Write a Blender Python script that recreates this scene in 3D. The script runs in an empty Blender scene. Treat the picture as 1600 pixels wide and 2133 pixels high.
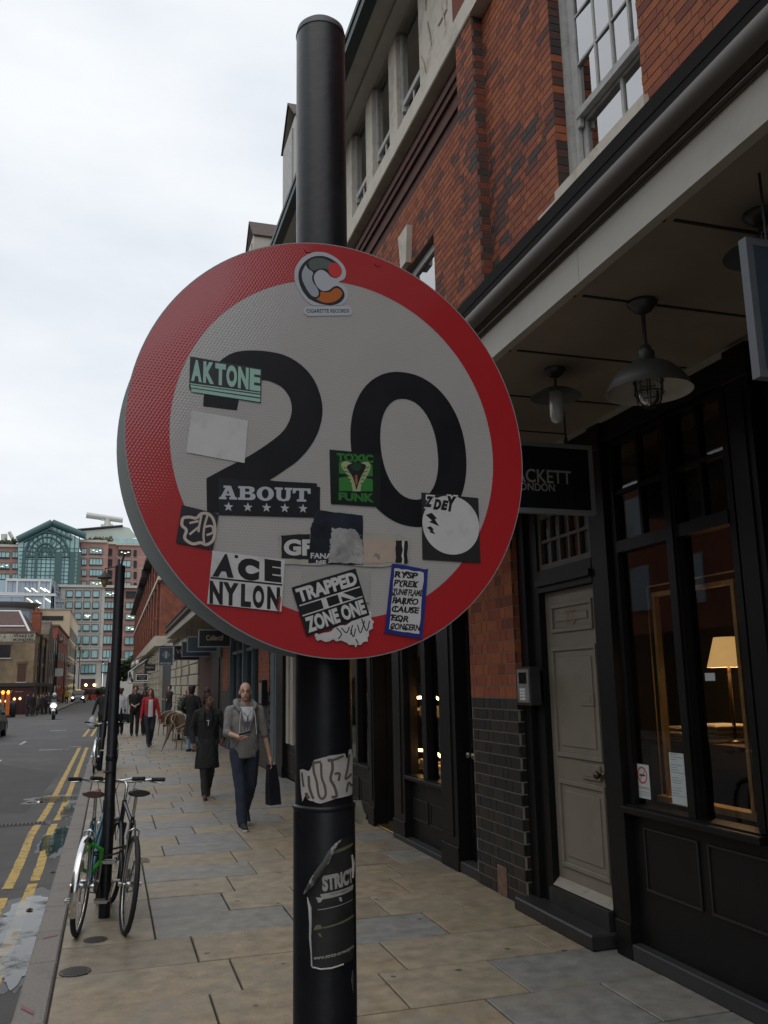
import bpy, math, random
from math import sin, cos, pi, radians
from mathutils import Vector as V, Matrix, noise
from mathutils.geometry import tessellate_polygon
random.seed(7)
RND = random.Random(11)
sc = bpy.context.scene
col = sc.collection
# ---------------------------------------------------------------- camera
# Y runs along the street, X towards the shops, Z up; pavement at z = 0
PITCH, YAW, ROLL, CAMH, FPX = radians(11.0965), radians(17.3597), radians(1.05), 1.80, 1810.0
_fw = V((sin(YAW)*cos(PITCH), cos(YAW)*cos(PITCH), sin(PITCH)))
_r0 = V((cos(YAW), -sin(YAW), 0)); _u0 = _r0.cross(_fw)
CR = _r0*cos(ROLL) - _u0*sin(ROLL); CU = _u0*cos(ROLL) + _r0*sin(ROLL)
CAM = V((0, 0, CAMH))
cd = bpy.data.cameras.new('camera'); cam = bpy.data.objects.new('camera', cd); col.objects.link(cam)
m = Matrix((CR, CU, -_fw)).transposed().to_4x4(); m.translation = CAM; cam.matrix_world = m
cd.sensor_fit = 'VERTICAL'; cd.sensor_height = 36.0; cd.lens = FPX/2133*36.0
cd.clip_start = 0.05; cd.clip_end = 3000
sc.camera = cam
# ---------------------------------------------------------------- overcast sky
world = bpy.data.worlds.new('World'); sc.world = world; world.use_nodes = True
nt = world.node_tree; nt.nodes.clear()
SUN_EL, SUN_AZ = radians(62), radians(215)
wo = nt.nodes.new('ShaderNodeOutputWorld'); bg = nt.nodes.new('ShaderNodeBackground'); bg.inputs['Strength'].default_value = 0.1
sk = nt.nodes.new('ShaderNodeTexSky'); sk.sky_type = 'NISHITA'; sk.sun_disc = False
sk.sun_elevation = SUN_EL; sk.sun_rotation = SUN_AZ; sk.air_density = 1.5; sk.dust_density = 3.0
tc = nt.nodes.new('ShaderNodeTexCoord'); mp = nt.nodes.new('ShaderNodeMapping'); mp.inputs['Scale'].default_value = (1, 1, 2.6)
nz = nt.nodes.new('ShaderNodeTexNoise'); nz.inputs['Scale'].default_value = 2.0; nz.inputs['Detail'].default_value = 6; nz.inputs['Roughness'].default_value = 0.55
cr = nt.nodes.new('ShaderNodeValToRGB')
cr.color_ramp.elements[0].position = 0.30; cr.color_ramp.elements[0].color = (6.6, 7.05, 7.7, 1)
cr.color_ramp.elements[1].position = 0.66; cr.color_ramp.elements[1].color = (8.6, 8.85, 9.1, 1)
mx = nt.nodes.new('ShaderNodeMix'); mx.data_type = 'RGBA'; mx.inputs[0].default_value = 0.93
L = nt.links
L.new(tc.outputs['Generated'], mp.inputs['Vector']); L.new(mp.outputs['Vector'], nz.inputs['Vector']); L.new(nz.outputs['Fac'], cr.inputs['Fac'])
L.new(sk.outputs['Color'], mx.inputs[6]); L.new(cr.outputs['Color'], mx.inputs[7]); L.new(mx.outputs[2], bg.inputs['Color']); L.new(bg.outputs['Background'], wo.inputs['Surface'])
sd = bpy.data.lights.new('sun', 'SUN'); sd.energy = 0.5; sd.angle = radians(50); sd.color = (1, .97, .93)
so = bpy.data.objects.new('sun', sd); col.objects.link(so)
_sd = V((sin(SUN_AZ)*cos(SUN_EL), cos(SUN_AZ)*cos(SUN_EL), sin(SUN_EL)))
so.rotation_euler = _sd.to_track_quat('Z', 'Y').to_euler(); so.location = _sd*60
sc.view_settings.view_transform = 'Standard'; sc.view_settings.look = 'None'; sc.view_settings.exposure = 0.22; sc.view_settings.gamma = 1.0
sc.view_settings.use_curve_mapping = False
sc.render.engine = 'CYCLES'; sc.cycles.max_bounces = 6; sc.cycles.transparent_max_bounces = 8
try:
    sc.cycles.use_denoising = True; sc.cycles.denoiser = 'OPENIMAGEDENOISE'
except Exception: pass
# ---------------------------------------------------------------- measuring helpers (a pixel of the photograph -> a point of the place)
def ray(x, y): return _fw + CR*((x-800)/FPX) - CU*((y-1066.5)/FPX)
def atY(x, y, Y): d = ray(x, y); return CAM + d*(Y/d.y)
def atX(x, y, X): d = ray(x, y); return CAM + d*(X/d.x)
def atZ(x, y, z=0.0): d = ray(x, y); return CAM + d*((z-CAMH)/d.z)
# ---------------------------------------------------------------- materials
MATS = {}
def M(name, c, rough=.6, var=.12, vs=6.0, bump=0.0, bs=40.0, metal=0.0, spec=.5, coat=0.0, emit=None, es=0.0, stain=None, sts=1.5, trans=0.0, world_co=False):
    if name in MATS: return MATS[name]
    mt = bpy.data.materials.new(name); mt.use_nodes = True; n = mt.node_tree.nodes; l = mt.node_tree.links
    b = n['Principled BSDF']
    b.inputs['Roughness'].default_value = rough; b.inputs['Metallic'].default_value = metal
    b.inputs['Specular IOR Level'].default_value = spec; b.inputs['Coat Weight'].default_value = coat
    tcn = n.new('ShaderNodeTexCoord'); oi = n.new('ShaderNodeObjectInfo'); ad = n.new('ShaderNodeVectorMath'); ad.operation = 'ADD'
    mu = n.new('ShaderNodeMath'); mu.operation = 'MULTIPLY'; mu.inputs[1].default_value = 0 if world_co else 57.0
    l.new(oi.outputs['Random'], mu.inputs[0])
    if world_co:
        ge = n.new('ShaderNodeNewGeometry'); l.new(ge.outputs['Position'], ad.inputs[0])
    else: l.new(tcn.outputs['Object'], ad.inputs[0])
    l.new(mu.outputs[0], ad.inputs[1])
    co = ad.outputs[0]
    nz = n.new('ShaderNodeTexNoise'); nz.inputs['Scale'].default_value = vs; nz.inputs['Detail'].default_value = 5; nz.inputs['Roughness'].default_value = .6
    l.new(co, nz.inputs['Vector'])
    rp = n.new('ShaderNodeValToRGB'); rp.color_ramp.elements[0].position = .3; rp.color_ramp.elements[1].position = .7
    lo = [max(0, x*(1-var)) for x in c[:3]]; hi = [min(1, x*(1+var)) for x in c[:3]]
    rp.color_ramp.elements[0].color = (*lo, 1); rp.color_ramp.elements[1].color = (*hi, 1)
    l.new(nz.outputs['Fac'], rp.inputs['Fac'])
    out = rp.outputs['Color']
    if stain:   # blotches of dirt or a second colour with a shape of their own
        n2 = n.new('ShaderNodeTexNoise'); n2.inputs['Scale'].default_value = sts; n2.inputs['Detail'].default_value = 7; n2.inputs['Roughness'].default_value = .65
        l.new(co, n2.inputs['Vector'])
        r2 = n.new('ShaderNodeValToRGB'); r2.color_ramp.elements[0].position = .52; r2.color_ramp.elements[1].position = .64
        r2.color_ramp.elements[0].color = (0, 0, 0, 1); r2.color_ramp.elements[1].color = (stain[3] if len(stain) > 3 else .7,)*3 + (1,)
        mxn = n.new('ShaderNodeMix'); mxn.data_type = 'RGBA'; mxn.inputs[7].default_value = (*stain[:3], 1)
        l.new(n2.outputs['Fac'], r2.inputs['Fac']); l.new(r2.outputs['Color'], mxn.inputs[0]); l.new(out, mxn.inputs[6]); out = mxn.outputs[2]
    l.new(out, b.inputs['Base Color'])
    if bump:
        n3 = n.new('ShaderNodeTexNoise'); n3.inputs['Scale'].default_value = bs; n3.inputs['Detail'].default_value = 4
        l.new(co, n3.inputs['Vector'])
        bp = n.new('ShaderNodeBump'); bp.inputs['Strength'].default_value = bump; bp.inputs['Distance'].default_value = .01
        l.new(n3.outputs['Fac'], bp.inputs['Height']); l.new(bp.outputs['Normal'], b.inputs['Normal'])
    rr = n.new('ShaderNodeMapRange'); rr.inputs[3].default_value = max(0, rough-.1); rr.inputs[4].default_value = min(1, rough+.1)
    l.new(nz.outputs['Fac'], rr.inputs[0]); l.new(rr.outputs[0], b.inputs['Roughness'])
    if emit: b.inputs['Emission Color'].default_value = (*emit, 1); b.inputs['Emission Strength'].default_value = es
    if trans: b.inputs['Transmission Weight'].default_value = trans
    MATS[name] = mt; return mt
def glass_mat(name, tint=(.8, .85, .85), refl=.12, alpha=.0, rough=.02):
    if name in MATS: return MATS[name]
    mt = bpy.data.materials.new(name); mt.use_nodes = True; n = mt.node_tree.nodes; l = mt.node_tree.links
    n.remove(n['Principled BSDF']); o = n['Material Output']
    tr = n.new('ShaderNodeBsdfTransparent'); tr.inputs[0].default_value = (*tint, 1)
    gl = n.new('ShaderNodeBsdfGlossy'); gl.inputs['Roughness'].default_value = rough
    fr = n.new('ShaderNodeFresnel'); fr.inputs[0].default_value = 1.52
    mr = n.new('ShaderNodeMath'); mr.operation = 'MULTIPLY_ADD'; mr.inputs[1].default_value = 1.0; mr.inputs[2].default_value = refl; mr.use_clamp = True
    mxs = n.new('ShaderNodeMixShader')
    l.new(fr.outputs[0], mr.inputs[0]); l.new(mr.outputs[0], mxs.inputs[0]); l.new(tr.outputs[0], mxs.inputs[1]); l.new(gl.outputs[0], mxs.inputs[2]); l.new(mxs.outputs[0], o.inputs[0])
    MATS[name] = mt; return mt
# ---------------------------------------------------------------- mesh helpers
class MB:
    def __init__(s): s.v = []; s.f = []; s.m = []; s.sm = []
    def add(s, vs, fs, mi=0, smooth=False):
        o = len(s.v); s.v += [tuple(p) for p in vs]
        for f in fs: s.f.append([i+o for i in f]); s.m.append(mi); s.sm.append(smooth)
        return s
    def box(s, x0, x1, y0, y1, z0, z1, mi=0, ch=0):
        if x0 > x1: x0, x1 = x1, x0
        if y0 > y1: y0, y1 = y1, y0
        if z0 > z1: z0, z1 = z1, z0
        if ch:   # chamfered box
            vs = []; 
            for z, i in ((z0, ch), (z0+ch, 0), (z1-ch, 0), (z1, ch)):
                for (a, b) in ((x0, y0), (x1, y0), (x1, y1), (x0, y1)):
                    vs.append((a + (i if a == x0 else -i), b + (i if b == y0 else -i), z))
            fs = [(3, 2, 1, 0), (12, 13, 14, 15)]
            for k in range(3):
                for j in range(4): fs.append((k*4+j, k*4+(j+1) % 4, (k+1)*4+(j+1) % 4, (k+1)*4+j))
            return s.add(vs, fs, mi)
        vs = [(x0, y0, z0), (x1, y0, z0), (x1, y1, z0), (x0, y1, z0), (x0, y0, z1), (x1, y0, z1), (x1, y1, z1), (x0, y1, z1)]
        return s.add(vs, [(3, 2, 1, 0), (4, 5, 6, 7), (0, 1, 5, 4), (1, 2, 6, 5), (2, 3, 7, 6), (3, 0, 4, 7)], mi)
    def obox(s, c, a, b, d, mi=0):   # centre and three half-vectors
        c, a, b, d = V(c), V(a), V(b), V(d)
        if a.cross(b).dot(d) < 0: a = -a
        vs = [c+sa*a+sb*b+sz*d for sz in (-1, 1) for (sa, sb) in ((-1, -1), (1, -1), (1, 1), (-1, 1))]
        return s.add(vs, [(3, 2, 1, 0), (4, 5, 6, 7), (0, 1, 5, 4), (1, 2, 6, 5), (2, 3, 7, 6), (3, 0, 4, 7)], mi)
    def tube(s, pts, r, n=8, mi=0, caps=True, closed=False, flat=1.0):
        pts = [V(p) for p in pts]; k = len(pts); rs = r if isinstance(r, (list, tuple)) else [r]*k
        vs = []; up = None
        for i, p in enumerate(pts):
            if closed: t = pts[(i+1) % k]-pts[i-1]
            else: t = pts[min(i+1, k-1)]-pts[max(i-1, 0)]
            t.normalize()
            if up is None: up = t.orthogonal().normalized() if abs(t.z) > .9 else V((0, 0, 1))
            a = up - t*up.dot(t)
            if a.length < 1e-6: a = t.orthogonal()
            a.normalize(); up = a; b = t.cross(a)
            for j in range(n):
                q = 2*pi*j/n; vs.append(p + (a*cos(q) + b*sin(q)*flat)*rs[i])
        fs = []
        for i in range(k if closed else k-1):
            i2 = (i+1) % k
            for j in range(n): fs.append((i*n+j, i*n+(j+1) % n, i2*n+(j+1) % n, i2*n+j))
        s.add(vs, fs, mi, True)
        if caps and not closed:
            s.add(vs[:n], [tuple(reversed(range(n)))], mi); s.add(vs[-n:], [tuple(range(n))], mi)
        return s
    def lathe(s, prof, c=(0, 0, 0), n=20, mi=0, ax=2):
        vs = []
        for (r, h) in prof:
            for j in range(n):
                q = 2*pi*j/n; p = (r*cos(q), r*sin(q), h) if ax == 2 else ((h, r*cos(q), r*sin(q)) if ax == 0 else (r*sin(q), h, r*cos(q)))
                vs.append((p[0]+c[0], p[1]+c[1], p[2]+c[2]))
        fs = []
        for i in range(len(prof)-1):
            for j in range(n): fs.append((i*n+j, i*n+(j+1) % n, (i+1)*n+(j+1) % n, (i+1)*n+j))
        return s.add(vs, fs, mi, True)
    def ell(s, c, r, n=12, mi=0, rot=None):
        vs = []; fs = []; k = n//2
        for i in range(k+1):
            t = pi*i/k
            for j in range(n):
                q = 2*pi*j/n; p = V((r[0]*sin(t)*cos(q), r[1]*sin(t)*sin(q), r[2]*cos(t)))
                if rot: p = rot @ p
                vs.append(V(c)+p)
        for i in range(k):
            for j in range(n): fs.append((i*n+j, (i+1)*n+j, (i+1)*n+(j+1) % n, i*n+(j+1) % n))
        return s.add(vs, fs, mi, True)
    def poly(s, loops, mp, d0, d1=None, mi=0):   # filled 2-D outline(s) (even-odd) -> sheet or slab; mp(u, v, d) -> point
        vv, tt = fill2d(loops); s.sheet(vv, tt, mp, d1 if d1 is not None else d0, mi)
        if d1 is not None:
            for lp in loops:
                k = len(lp); a = [mp(u, v, d0) for u, v in lp]; b = [mp(u, v, d1) for u, v in lp]
                s.add(a+b, [(i, (i+1) % k, k+(i+1) % k, k+i) for i in range(k)], mi)
        return s
    def sheet(s, vv, tt, mp, d, mi=0): return s.add([mp(u, v, d) for u, v in vv], tt, mi)
    def quad(s, a, b, c, d, mi=0): return s.add([a, b, c, d], [(0, 1, 2, 3)], mi)
    def mesh(s, name, mats, off=(0, 0, 0), ang=None):
        me = bpy.data.meshes.new(name); o = V(off)
        me.from_pydata([V(p)-o for p in s.v], [], s.f)
        for mt in (mats if isinstance(mats, (list, tuple)) else [mats]): me.materials.append(mt)
        me.polygons.foreach_set('material_index', s.m); me.polygons.foreach_set('use_smooth', s.sm if ang is None else [True]*len(s.f))
        if ang is not None: me.set_sharp_from_angle(angle=radians(ang))
        me.update(); return me
def fill2d(loops):
    tris = tessellate_polygon([[V((u, v, 0)) for u, v in lp] for lp in loops])
    vv = [p for lp in loops for p in lp]; out = []
    for a, b, c in tris:
        (ax, ay), (bx, by), (cx, cy) = vv[a], vv[b], vv[c]
        out.append((a, b, c) if (bx-ax)*(cy-ay)-(by-ay)*(cx-ax) > 0 else (a, c, b))
    return vv, out
LOC = {}
def wloc(o): return LOC.get(o.name, V((0, 0, 0)))
def tag(o, label=None, cat=None, group=None, kind=None):
    if label: o['label'] = label
    if cat: o['category'] = cat
    if group: o['group'] = group
    if kind: o['kind'] = kind
    return o
def thing(name, label, cat, loc=(0, 0, 0), rz=0.0, group=None):
    o = bpy.data.objects.new(name, None); col.objects.link(o); o.location = loc; o.rotation_euler = (0, 0, rz); o.empty_display_size = .1
    LOC[o.name] = V(loc); return tag(o, label, cat, group)
def part(name, mb, mats, parent=None, local=False, ang=None, kind=None, label=None):
    off = (0, 0, 0) if (local or parent is None) else wloc(parent)
    me = mb.mesh(name, mats, off, ang) if isinstance(mb, MB) else mb
    if not isinstance(mb, MB) and mats is not None and len(me.materials) == 0: me.materials.append(mats)
    o = bpy.data.objects.new(name, me); col.objects.link(o); o.parent = parent
    if parent is not None: LOC[o.name] = V(off)
    return tag(o, label=label, kind=kind)
def solo(name, mb, mats, label, cat, group=None, ang=None, base=None):   # a thing that is one mesh
    if base is None:
        xs, ys, zs = zip(*mb.v); base = ((min(xs)+max(xs))/2, (min(ys)+max(ys))/2, min(zs))
    me = mb.mesh(name, mats, base, ang); o = bpy.data.objects.new(name, me); col.objects.link(o); o.location = base
    LOC[o.name] = V(base); return tag(o, label, cat, group)
def struct(name, mb, mats, ang=None):
    o = part(name, mb, mats, None, ang=ang); return tag(o, kind='structure')
def copy_tree(o, parent=None):
    c = o.copy(); col.objects.link(c); c.parent = parent; LOC[c.name] = wloc(o)
    for ch in list(o.children): copy_tree(ch, c)
    return c
TXT = {}
def text2d(s, bold=0.0, shear=0.0):   # letters as filled outlines in a unit square
    k = (s, bold, shear)
    if k not in TXT:
        cu = bpy.data.curves.new('lettering', 'FONT'); cu.body = s; cu.offset = bold; cu.shear = shear; cu.resolution_u = 4; cu.align_x = 'CENTER'; cu.space_line = .8
        o = bpy.data.objects.new('lettering', cu); me = o.to_mesh()
        vv = [(p.co.x, p.co.y) for p in me.vertices]; ff = [tuple(p.vertices) for p in me.polygons]
        o.to_mesh_clear(); bpy.data.objects.remove(o); bpy.data.curves.remove(cu)
        xs = [p[0] for p in vv]; ys = [p[1] for p in vv]; a, b, c, d = min(xs), max(xs), min(ys), max(ys)
        TXT[k] = ([((x-a)/(b-a), (y-c)/(d-c)) for x, y in vv], ff)
    return TXT[k]
def bil(q):   # unit square -> quad (TL, TR, BR, BL)
    tl, tr, br, bl = [V(p).to_2d() for p in q]
    def f(u, v):
        a = bl.lerp(br, u); b = tl.lerp(tr, u); p = a.lerp(b, v); return (p.x, p.y)
    return f
def text_box(mb, s, p0, ux, uz, w, h, nrm, d=.002, bold=0.0, mi=0, shear=0.0):   # lettering on a flat face: lower-left corner, right and up axes
    vv, ff = text2d(s, bold, shear); p0, ux, uz, nrm = V(p0), V(ux), V(uz), V(nrm)
    mb.add([p0+ux*(u*w)+uz*(v*h)+nrm*d for u, v in vv], ff, mi)
# ================================================================ ground, road, pavement
def slab_mat(name, c, c2, amt):
    mt = M(name, c, rough=.55, var=.28, vs=7.0, bump=.4, bs=38, stain=(*c2, amt), sts=1.5, world_co=True)
    n = mt.node_tree.nodes; l = mt.node_tree.links; b = n['Principled BSDF']
    src = b.inputs['Base Color'].links[0].from_socket
    ge = n.new('ShaderNodeNewGeometry'); vo = n.new('ShaderNodeTexVoronoi'); vo.inputs['Scale'].default_value = 3.0; l.new(ge.outputs['Position'], vo.inputs['Vector'])
    nn = n.new('ShaderNodeTexNoise'); nn.inputs['Scale'].default_value = 30; l.new(ge.outputs['Position'], nn.inputs['Vector'])
    a = n.new('ShaderNodeMath'); a.operation = 'MULTIPLY_ADD'; a.inputs[1].default_value = .05; l.new(nn.outputs['Fac'], a.inputs[0]); l.new(vo.outputs['Distance'], a.inputs[2])
    r = n.new('ShaderNodeValToRGB'); r.color_ramp.elements[0].position = .085; r.color_ramp.elements[0].color = (.75, .75, .75, 1); r.color_ramp.elements[1].position = .10; r.color_ramp.elements[1].color = (0, 0, 0, 1)
    l.new(a.outputs[0], r.inputs['Fac'])
    mx = n.new('ShaderNodeMix'); mx.data_type = 'RGBA'; mx.inputs[7].default_value = (.035, .033, .032, 1)
    l.new(r.outputs['Color'], mx.inputs[0]); l.new(src, mx.inputs[6]); l.new(mx.outputs[2], b.inputs['Base Color'])
    return mt
SLABS = [slab_mat('york_stone_sand', (.265, .212, .142), (.205, .198, .178), .6), slab_mat('york_stone_buff', (.275, .228, .162), (.20, .178, .142), .6),
         slab_mat('york_stone_blue', (.205, .202, .19), (.245, .203, .142), .6), slab_mat('york_stone_grey', (.225, .212, .186), (.175, .17, .16), .6),
         slab_mat('york_stone_brown', (.22, .18, .13), (.19, .185, .17), .6)]
m_ash = M('asphalt', (.078, .075, .073), rough=.75, var=.28, vs=1.3, bump=.6, bs=160, stain=(.108, .102, .097, .8), sts=.35, world_co=True)
m_joint = M('paving_joint_sand', (.03, .027, .024), rough=.9, var=.3, vs=20, world_co=True)
m_kerb = M('granite_kerb', (.20, .18, .16), rough=.7, var=.22, vs=45, bump=.25, bs=90, stain=(.14, .12, .108, .6), sts=2.5, world_co=True)
m_dirt = M('bare_ground', (.10, .095, .09), rough=.9, var=.3, vs=.2)
def sheet(x0, x1, y0, y1, z): return MB().quad((x0, y0, z), (x1, y0, z), (x1, y1, z), (x0, y1, z))
struct('ground', sheet(-900, 900, -900, 1600, -.16), m_dirt)
struct('road', MB().add([(-60, -40, -.12), (-.45, -40, -.12), (-.45, 400, -.12), (-60, 400, -.12)], [(0, 1, 2, 3)]), m_ash)
# pavement bed with kerb face, then every flag laid on it
pav = struct('pavement', MB().box(-.27, 3.9, -6, 150, -.15, -.022), m_joint)
ROWH = .645; SC = {}
def slab_mesh(w, d, k):
    key = (round(w, 3), round(d, 3), k)
    if key not in SC:
        SC[key] = MB().box(-w/2, w/2, -d/2, d/2, -.03, 0, ch=.004).mesh('flagstone', SLABS[k])
    return SC[key]
flags = []
y = 3.125 - ROWH*6; r = random.Random(3); row = 0
while y < 56:
    x = -.262; first = True
    while x < 3.36:
        w = r.choice((.5, .62, .75, .85, .95, 1.05)) if not first else r.choice((.4, .65, .9, 1.1)); first = False
        if 3.37 - (x+w) < .35: w = 3.37-x
        k = r.choices((0, 1, 2, 3, 4), (5, 4, 4, 3, 3))[0]
        flags.append((x, x+w, y, y+ROWH, k, r.uniform(-.005, .0015))); x += w
    y += ROWH; row += 1
def in_view(p):
    v = V(p)-CAM; d = v.dot(_fw)
    return d > .3 and abs(v.dot(CR)/d) < .47 and abs(v.dot(CU)/d) < .62
order = sorted(flags, key=lambda f: (0 if in_view(((f[0]+f[1])/2, f[3], 0)) else 1, f[2]))
rest = MB()
for i, (x0, x1, y0, y1, k, dz) in enumerate(order):
    if i < 300:
        o = part('flagstone', slab_mesh(x1-x0-.014, ROWH-.013, k), None, pav); o.location = ((x0+x1)/2, (y0+y1)/2, dz)
    else: rest.box(x0+.009, x1-.009, y0+.009, y1-.009, -.03, dz, mi=k)
part('flagstones', rest, SLABS, pav, kind='stuff')
struct('pavement', MB().box(-.262, 3.37, 56, 150, -.022, -.001), M('far_flagstones', (.22, .19, .15), rough=.7, var=.2, vs=1.2, world_co=True))
kb = struct('kerb', MB().box(-.446, -.272, -6, 150, -.15, -.02), m_joint)
KM = {}
y = -5.0; r = random.Random(5); n = 0
far = MB()
while y < 150:
    w = r.choice((.8, .9, 1.0, 1.15)); 
    if n < 70:
        if w not in KM: KM[w] = MB().box(-.0925, .0885, -w/2+.004, w/2-.004, -.16, 0, ch=.012).mesh('kerbstone', m_kerb)
        o = part('kerbstone', KM[w], None, kb); o.location = (-.3575, y+w/2, r.uniform(-.002, .001))
    else: far.box(-.45, -.269, y+.004, y+w-.004, -.16, 0)
    y += w; n += 1
part('kerbstones', far, m_kerb, kb, kind='stuff')
struct('pavement', MB().box(-6.2, -4.42, 76, 150, -.16, -.01), M('far_flagstones', (.22, .19, .15)))
struct('kerb', MB().box(-4.418, -4.24, 76, 150, -.16, 0), m_kerb)
# ---- painted lines
m_yel = M('worn_yellow_paint', (.50, .34, .085), rough=.7, var=.2, vs=14, bump=.2, bs=60, stain=(.08, .075, .07, .85), sts=9, world_co=True)
m_wht = M('worn_white_paint', (.5, .5, .49), rough=.7, var=.2, vs=14, stain=(.08, .08, .08, .9), sts=4, world_co=True)
def wob(x, y, s, a): return x + a*noise.noise(V((x*3.1+s, y*s, 1.7)))
def strip(xc, w, y0, y1, z, seed, step=.12, bend=None):
    mb = MB(); k = max(2, int((y1-y0)/step)); L_ = []; R_ = []
    for i in range(k+1):
        yy = y0+(y1-y0)*i/k; c = xc + (bend(yy) if bend else 0)
        L_.append((wob(c-w/2, yy, 2.3+seed, .011), yy, z)); R_.append((wob(c+w/2, yy, 3.7+seed, .011), yy, z))
    for i in range(k): mb.quad(L_[i], R_[i], R_[i+1], L_[i+1])
    return mb
bend = lambda yy: -.045*math.exp(-((yy-13.2)/1.6)**2)
yl = struct('yellow_line', strip(-.665, .095, 3.5, 9.9, -.116, 1, bend=bend), m_yel)
for a, b in ((10.05, 14.0), (14.35, 20.5), (20.7, 31)): struct('yellow_line', strip(-.655, .095, a, b, -.116, a, bend=bend), m_yel)
for a, b in ((3.5, 9.35), (9.75, 14.05), (14.35, 31)): struct('yellow_line', strip(-.885, .10, a, b, -.116, a+.5, bend=bend), m_yel)
for xc in (-.66, -.95): struct('yellow_line', strip(xc, .11, 38, 66, -.116, xc, .5, bend=lambda yy: .012*(yy-38)), m_yel)
for (x0, x1, y0, y1) in ((-1.25, -.86, 31.6, 31.75), (-2.4, -2.28, 19.5, 20.8), (-2.9, -2.78, 25.5, 27), (-3.0, -2.9, 34, 36), (-2.1, -1.2, 30.5, 30.65), (-2.6, -1.9, 44, 44.3)):
    struct('road_marking', sheet(x0, x1, y0, y1, -.116), m_wht)
struct('road_patch', MB().add([(-3.4, 16.5, -.118), (-1.2, 15.4, -.118), (-1.05, 22, -.118), (-2.9, 26, -.118)], [(0, 1, 2, 3)]), M('asphalt_patch', (.064, .061, .06), rough=.8, var=.25, vs=2, bump=.5, bs=150, world_co=True))
# ---- puddles: thin irregular films of rain water by the kerb
mw = glass_mat('puddle_water', (.62, .62, .60), refl=.05, rough=.02)
def break_up(mt, sc_, lo, hi):   # film of water broken by grit standing proud of it
    n = mt.node_tree.nodes; l = mt.node_tree.links; mxs = [q for q in n if q.type == 'MIX_SHADER'][0]; src = mxs.inputs[0].links[0].from_socket
    ge = n.new('ShaderNodeNewGeometry'); nz = n.new('ShaderNodeTexNoise'); nz.inputs['Scale'].default_value = sc_; nz.inputs['Detail'].default_value = 9; nz.inputs['Roughness'].default_value = .7; l.new(ge.outputs['Position'], nz.inputs['Vector'])
    rp = n.new('ShaderNodeValToRGB'); rp.color_ramp.elements[0].position = lo; rp.color_ramp.elements[1].position = hi; l.new(nz.outputs['Fac'], rp.inputs['Fac'])
    mm = n.new('ShaderNodeMath'); mm.operation = 'MULTIPLY'; l.new(src, mm.inputs[0]); l.new(rp.outputs['Color'], mm.inputs[1]); l.new(mm.outputs[0], mxs.inputs[0])
break_up(mw, 2.2, .36, .50)
m_wet = M('wet_asphalt', (.032, .031, .032), rough=.32, var=.25, vs=3, bump=.35, bs=120, world_co=True)
def blob2(cx, cy, rx, ry, seed, amp=.5, n=64, kerb=-.452):
    out = []
    for i in range(n):
        q = 2*pi*i/n; d = 1+amp*(noise.noise(V((cos(q)*1.6+seed, sin(q)*1.6, seed)))+.5*noise.noise(V((cos(q)*5+seed, sin(q)*5, seed*2))))
        out.append((min(kerb, cx+rx*d*cos(q)), cy+ry*d*sin(q)))
    return out
flat = lambda z: (lambda u, v, d: (u, v, z))
for i, (cx, cy, rx, ry) in enumerate(((-.60, 8.75, .20, .62), (-.68, 7.75, .30, .75), (-.54, 7.2, .12, .5), (-.60, 12.4, .15, .9), (-.55, 13.3, .10, .35), (-.82, 17.0, .42, .5), (-.56, 15.3, .10, .7), (-.62, 5.6, .14, .4))):
    struct('wet_patch', MB().poly([blob2(cx, cy, rx*1.35, ry*1.2, i*7.3+1)], flat(-.1178+i*.0002), 0), m_wet)
    struct('puddle', MB().poly([blob2(cx, cy, rx, ry, i*3.1+2)], flat(-.1140+i*.0005), 0), mw)
# ---- iron covers and gully grate
m_iron = M('cast_iron', (.11, .102, .094), rough=.55, var=.25, vs=30, metal=.7, bump=.2, bs=80)
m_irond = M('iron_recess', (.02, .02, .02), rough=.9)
def cover(x, y, rr, label):
    t = thing('manhole_cover', label, 'manhole cover', (x, y, .0))
    mb = MB().lathe([(0, .0016), (rr*.9, .0016), (rr*.9, .003), (rr, .003), (rr, -.012)], (x, y, 0), 36); part('rim', mb, m_iron, t, ang=30)
    g = MB(); s = rr*.2
    for i in range(-5, 6):
        for j in range(-5, 6):
            cx, cy = x+(i+.5*(j % 2))*s, y+j*s*.87
            if math.hypot(cx-x, cy-y) < rr*.8: g.box(cx-s*.36, cx+s*.36, cy-s*.3, cy+s*.3, .0016, .0042)
    part('tread', g, m_iron, t)
cover(-.145, 6.42, .10, 'small round cast iron cover in the paving near the kerb, bare ground around')
cover(-.03, 7.13, .085, 'small round iron cover beside the rear wheel of the teal bicycle')
g = thing('drain_grate', 'black cast iron gully grate across the road by the yellow lines', 'drain grate', (-1.2, 14.15, -.12))
part('frame', MB().box(-1.75, -.75, 14.0, 14.3, -.13, -.113), m_iron, g)
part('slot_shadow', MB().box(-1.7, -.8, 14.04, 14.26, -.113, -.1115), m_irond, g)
for i in range(17): part('bar', MB().box(-1.69+i*.054, -1.67+i*.054, 14.04, 14.26, -.1118, -.106), m_iron, g)
r = random.Random(9)
for (x, y) in ((-.50, 10.35), (-.6, 8.75), (-.83, 7.45), (-.66, 6.6), (-.9, 6.5)):
    mb = MB(); p = [(x+r.uniform(-.04, .04), y+r.uniform(-.05, .05), -.1+r.uniform(-.004, .012)) for _ in range(4)]
    mb.tube([(x-.03, y, -.108), (x, y+.012, -.104), (x+.03, y-.01, -.107)], [.004, .011, .003], 6, flat=.5)
    solo('leaf_litter', mb, M('dead_leaf', (.10, .07, .04), rough=.8), 'small brown fallen leaf lying on the wet road by the kerb', 'leaf', 'fallen leaves in the gutter')
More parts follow.
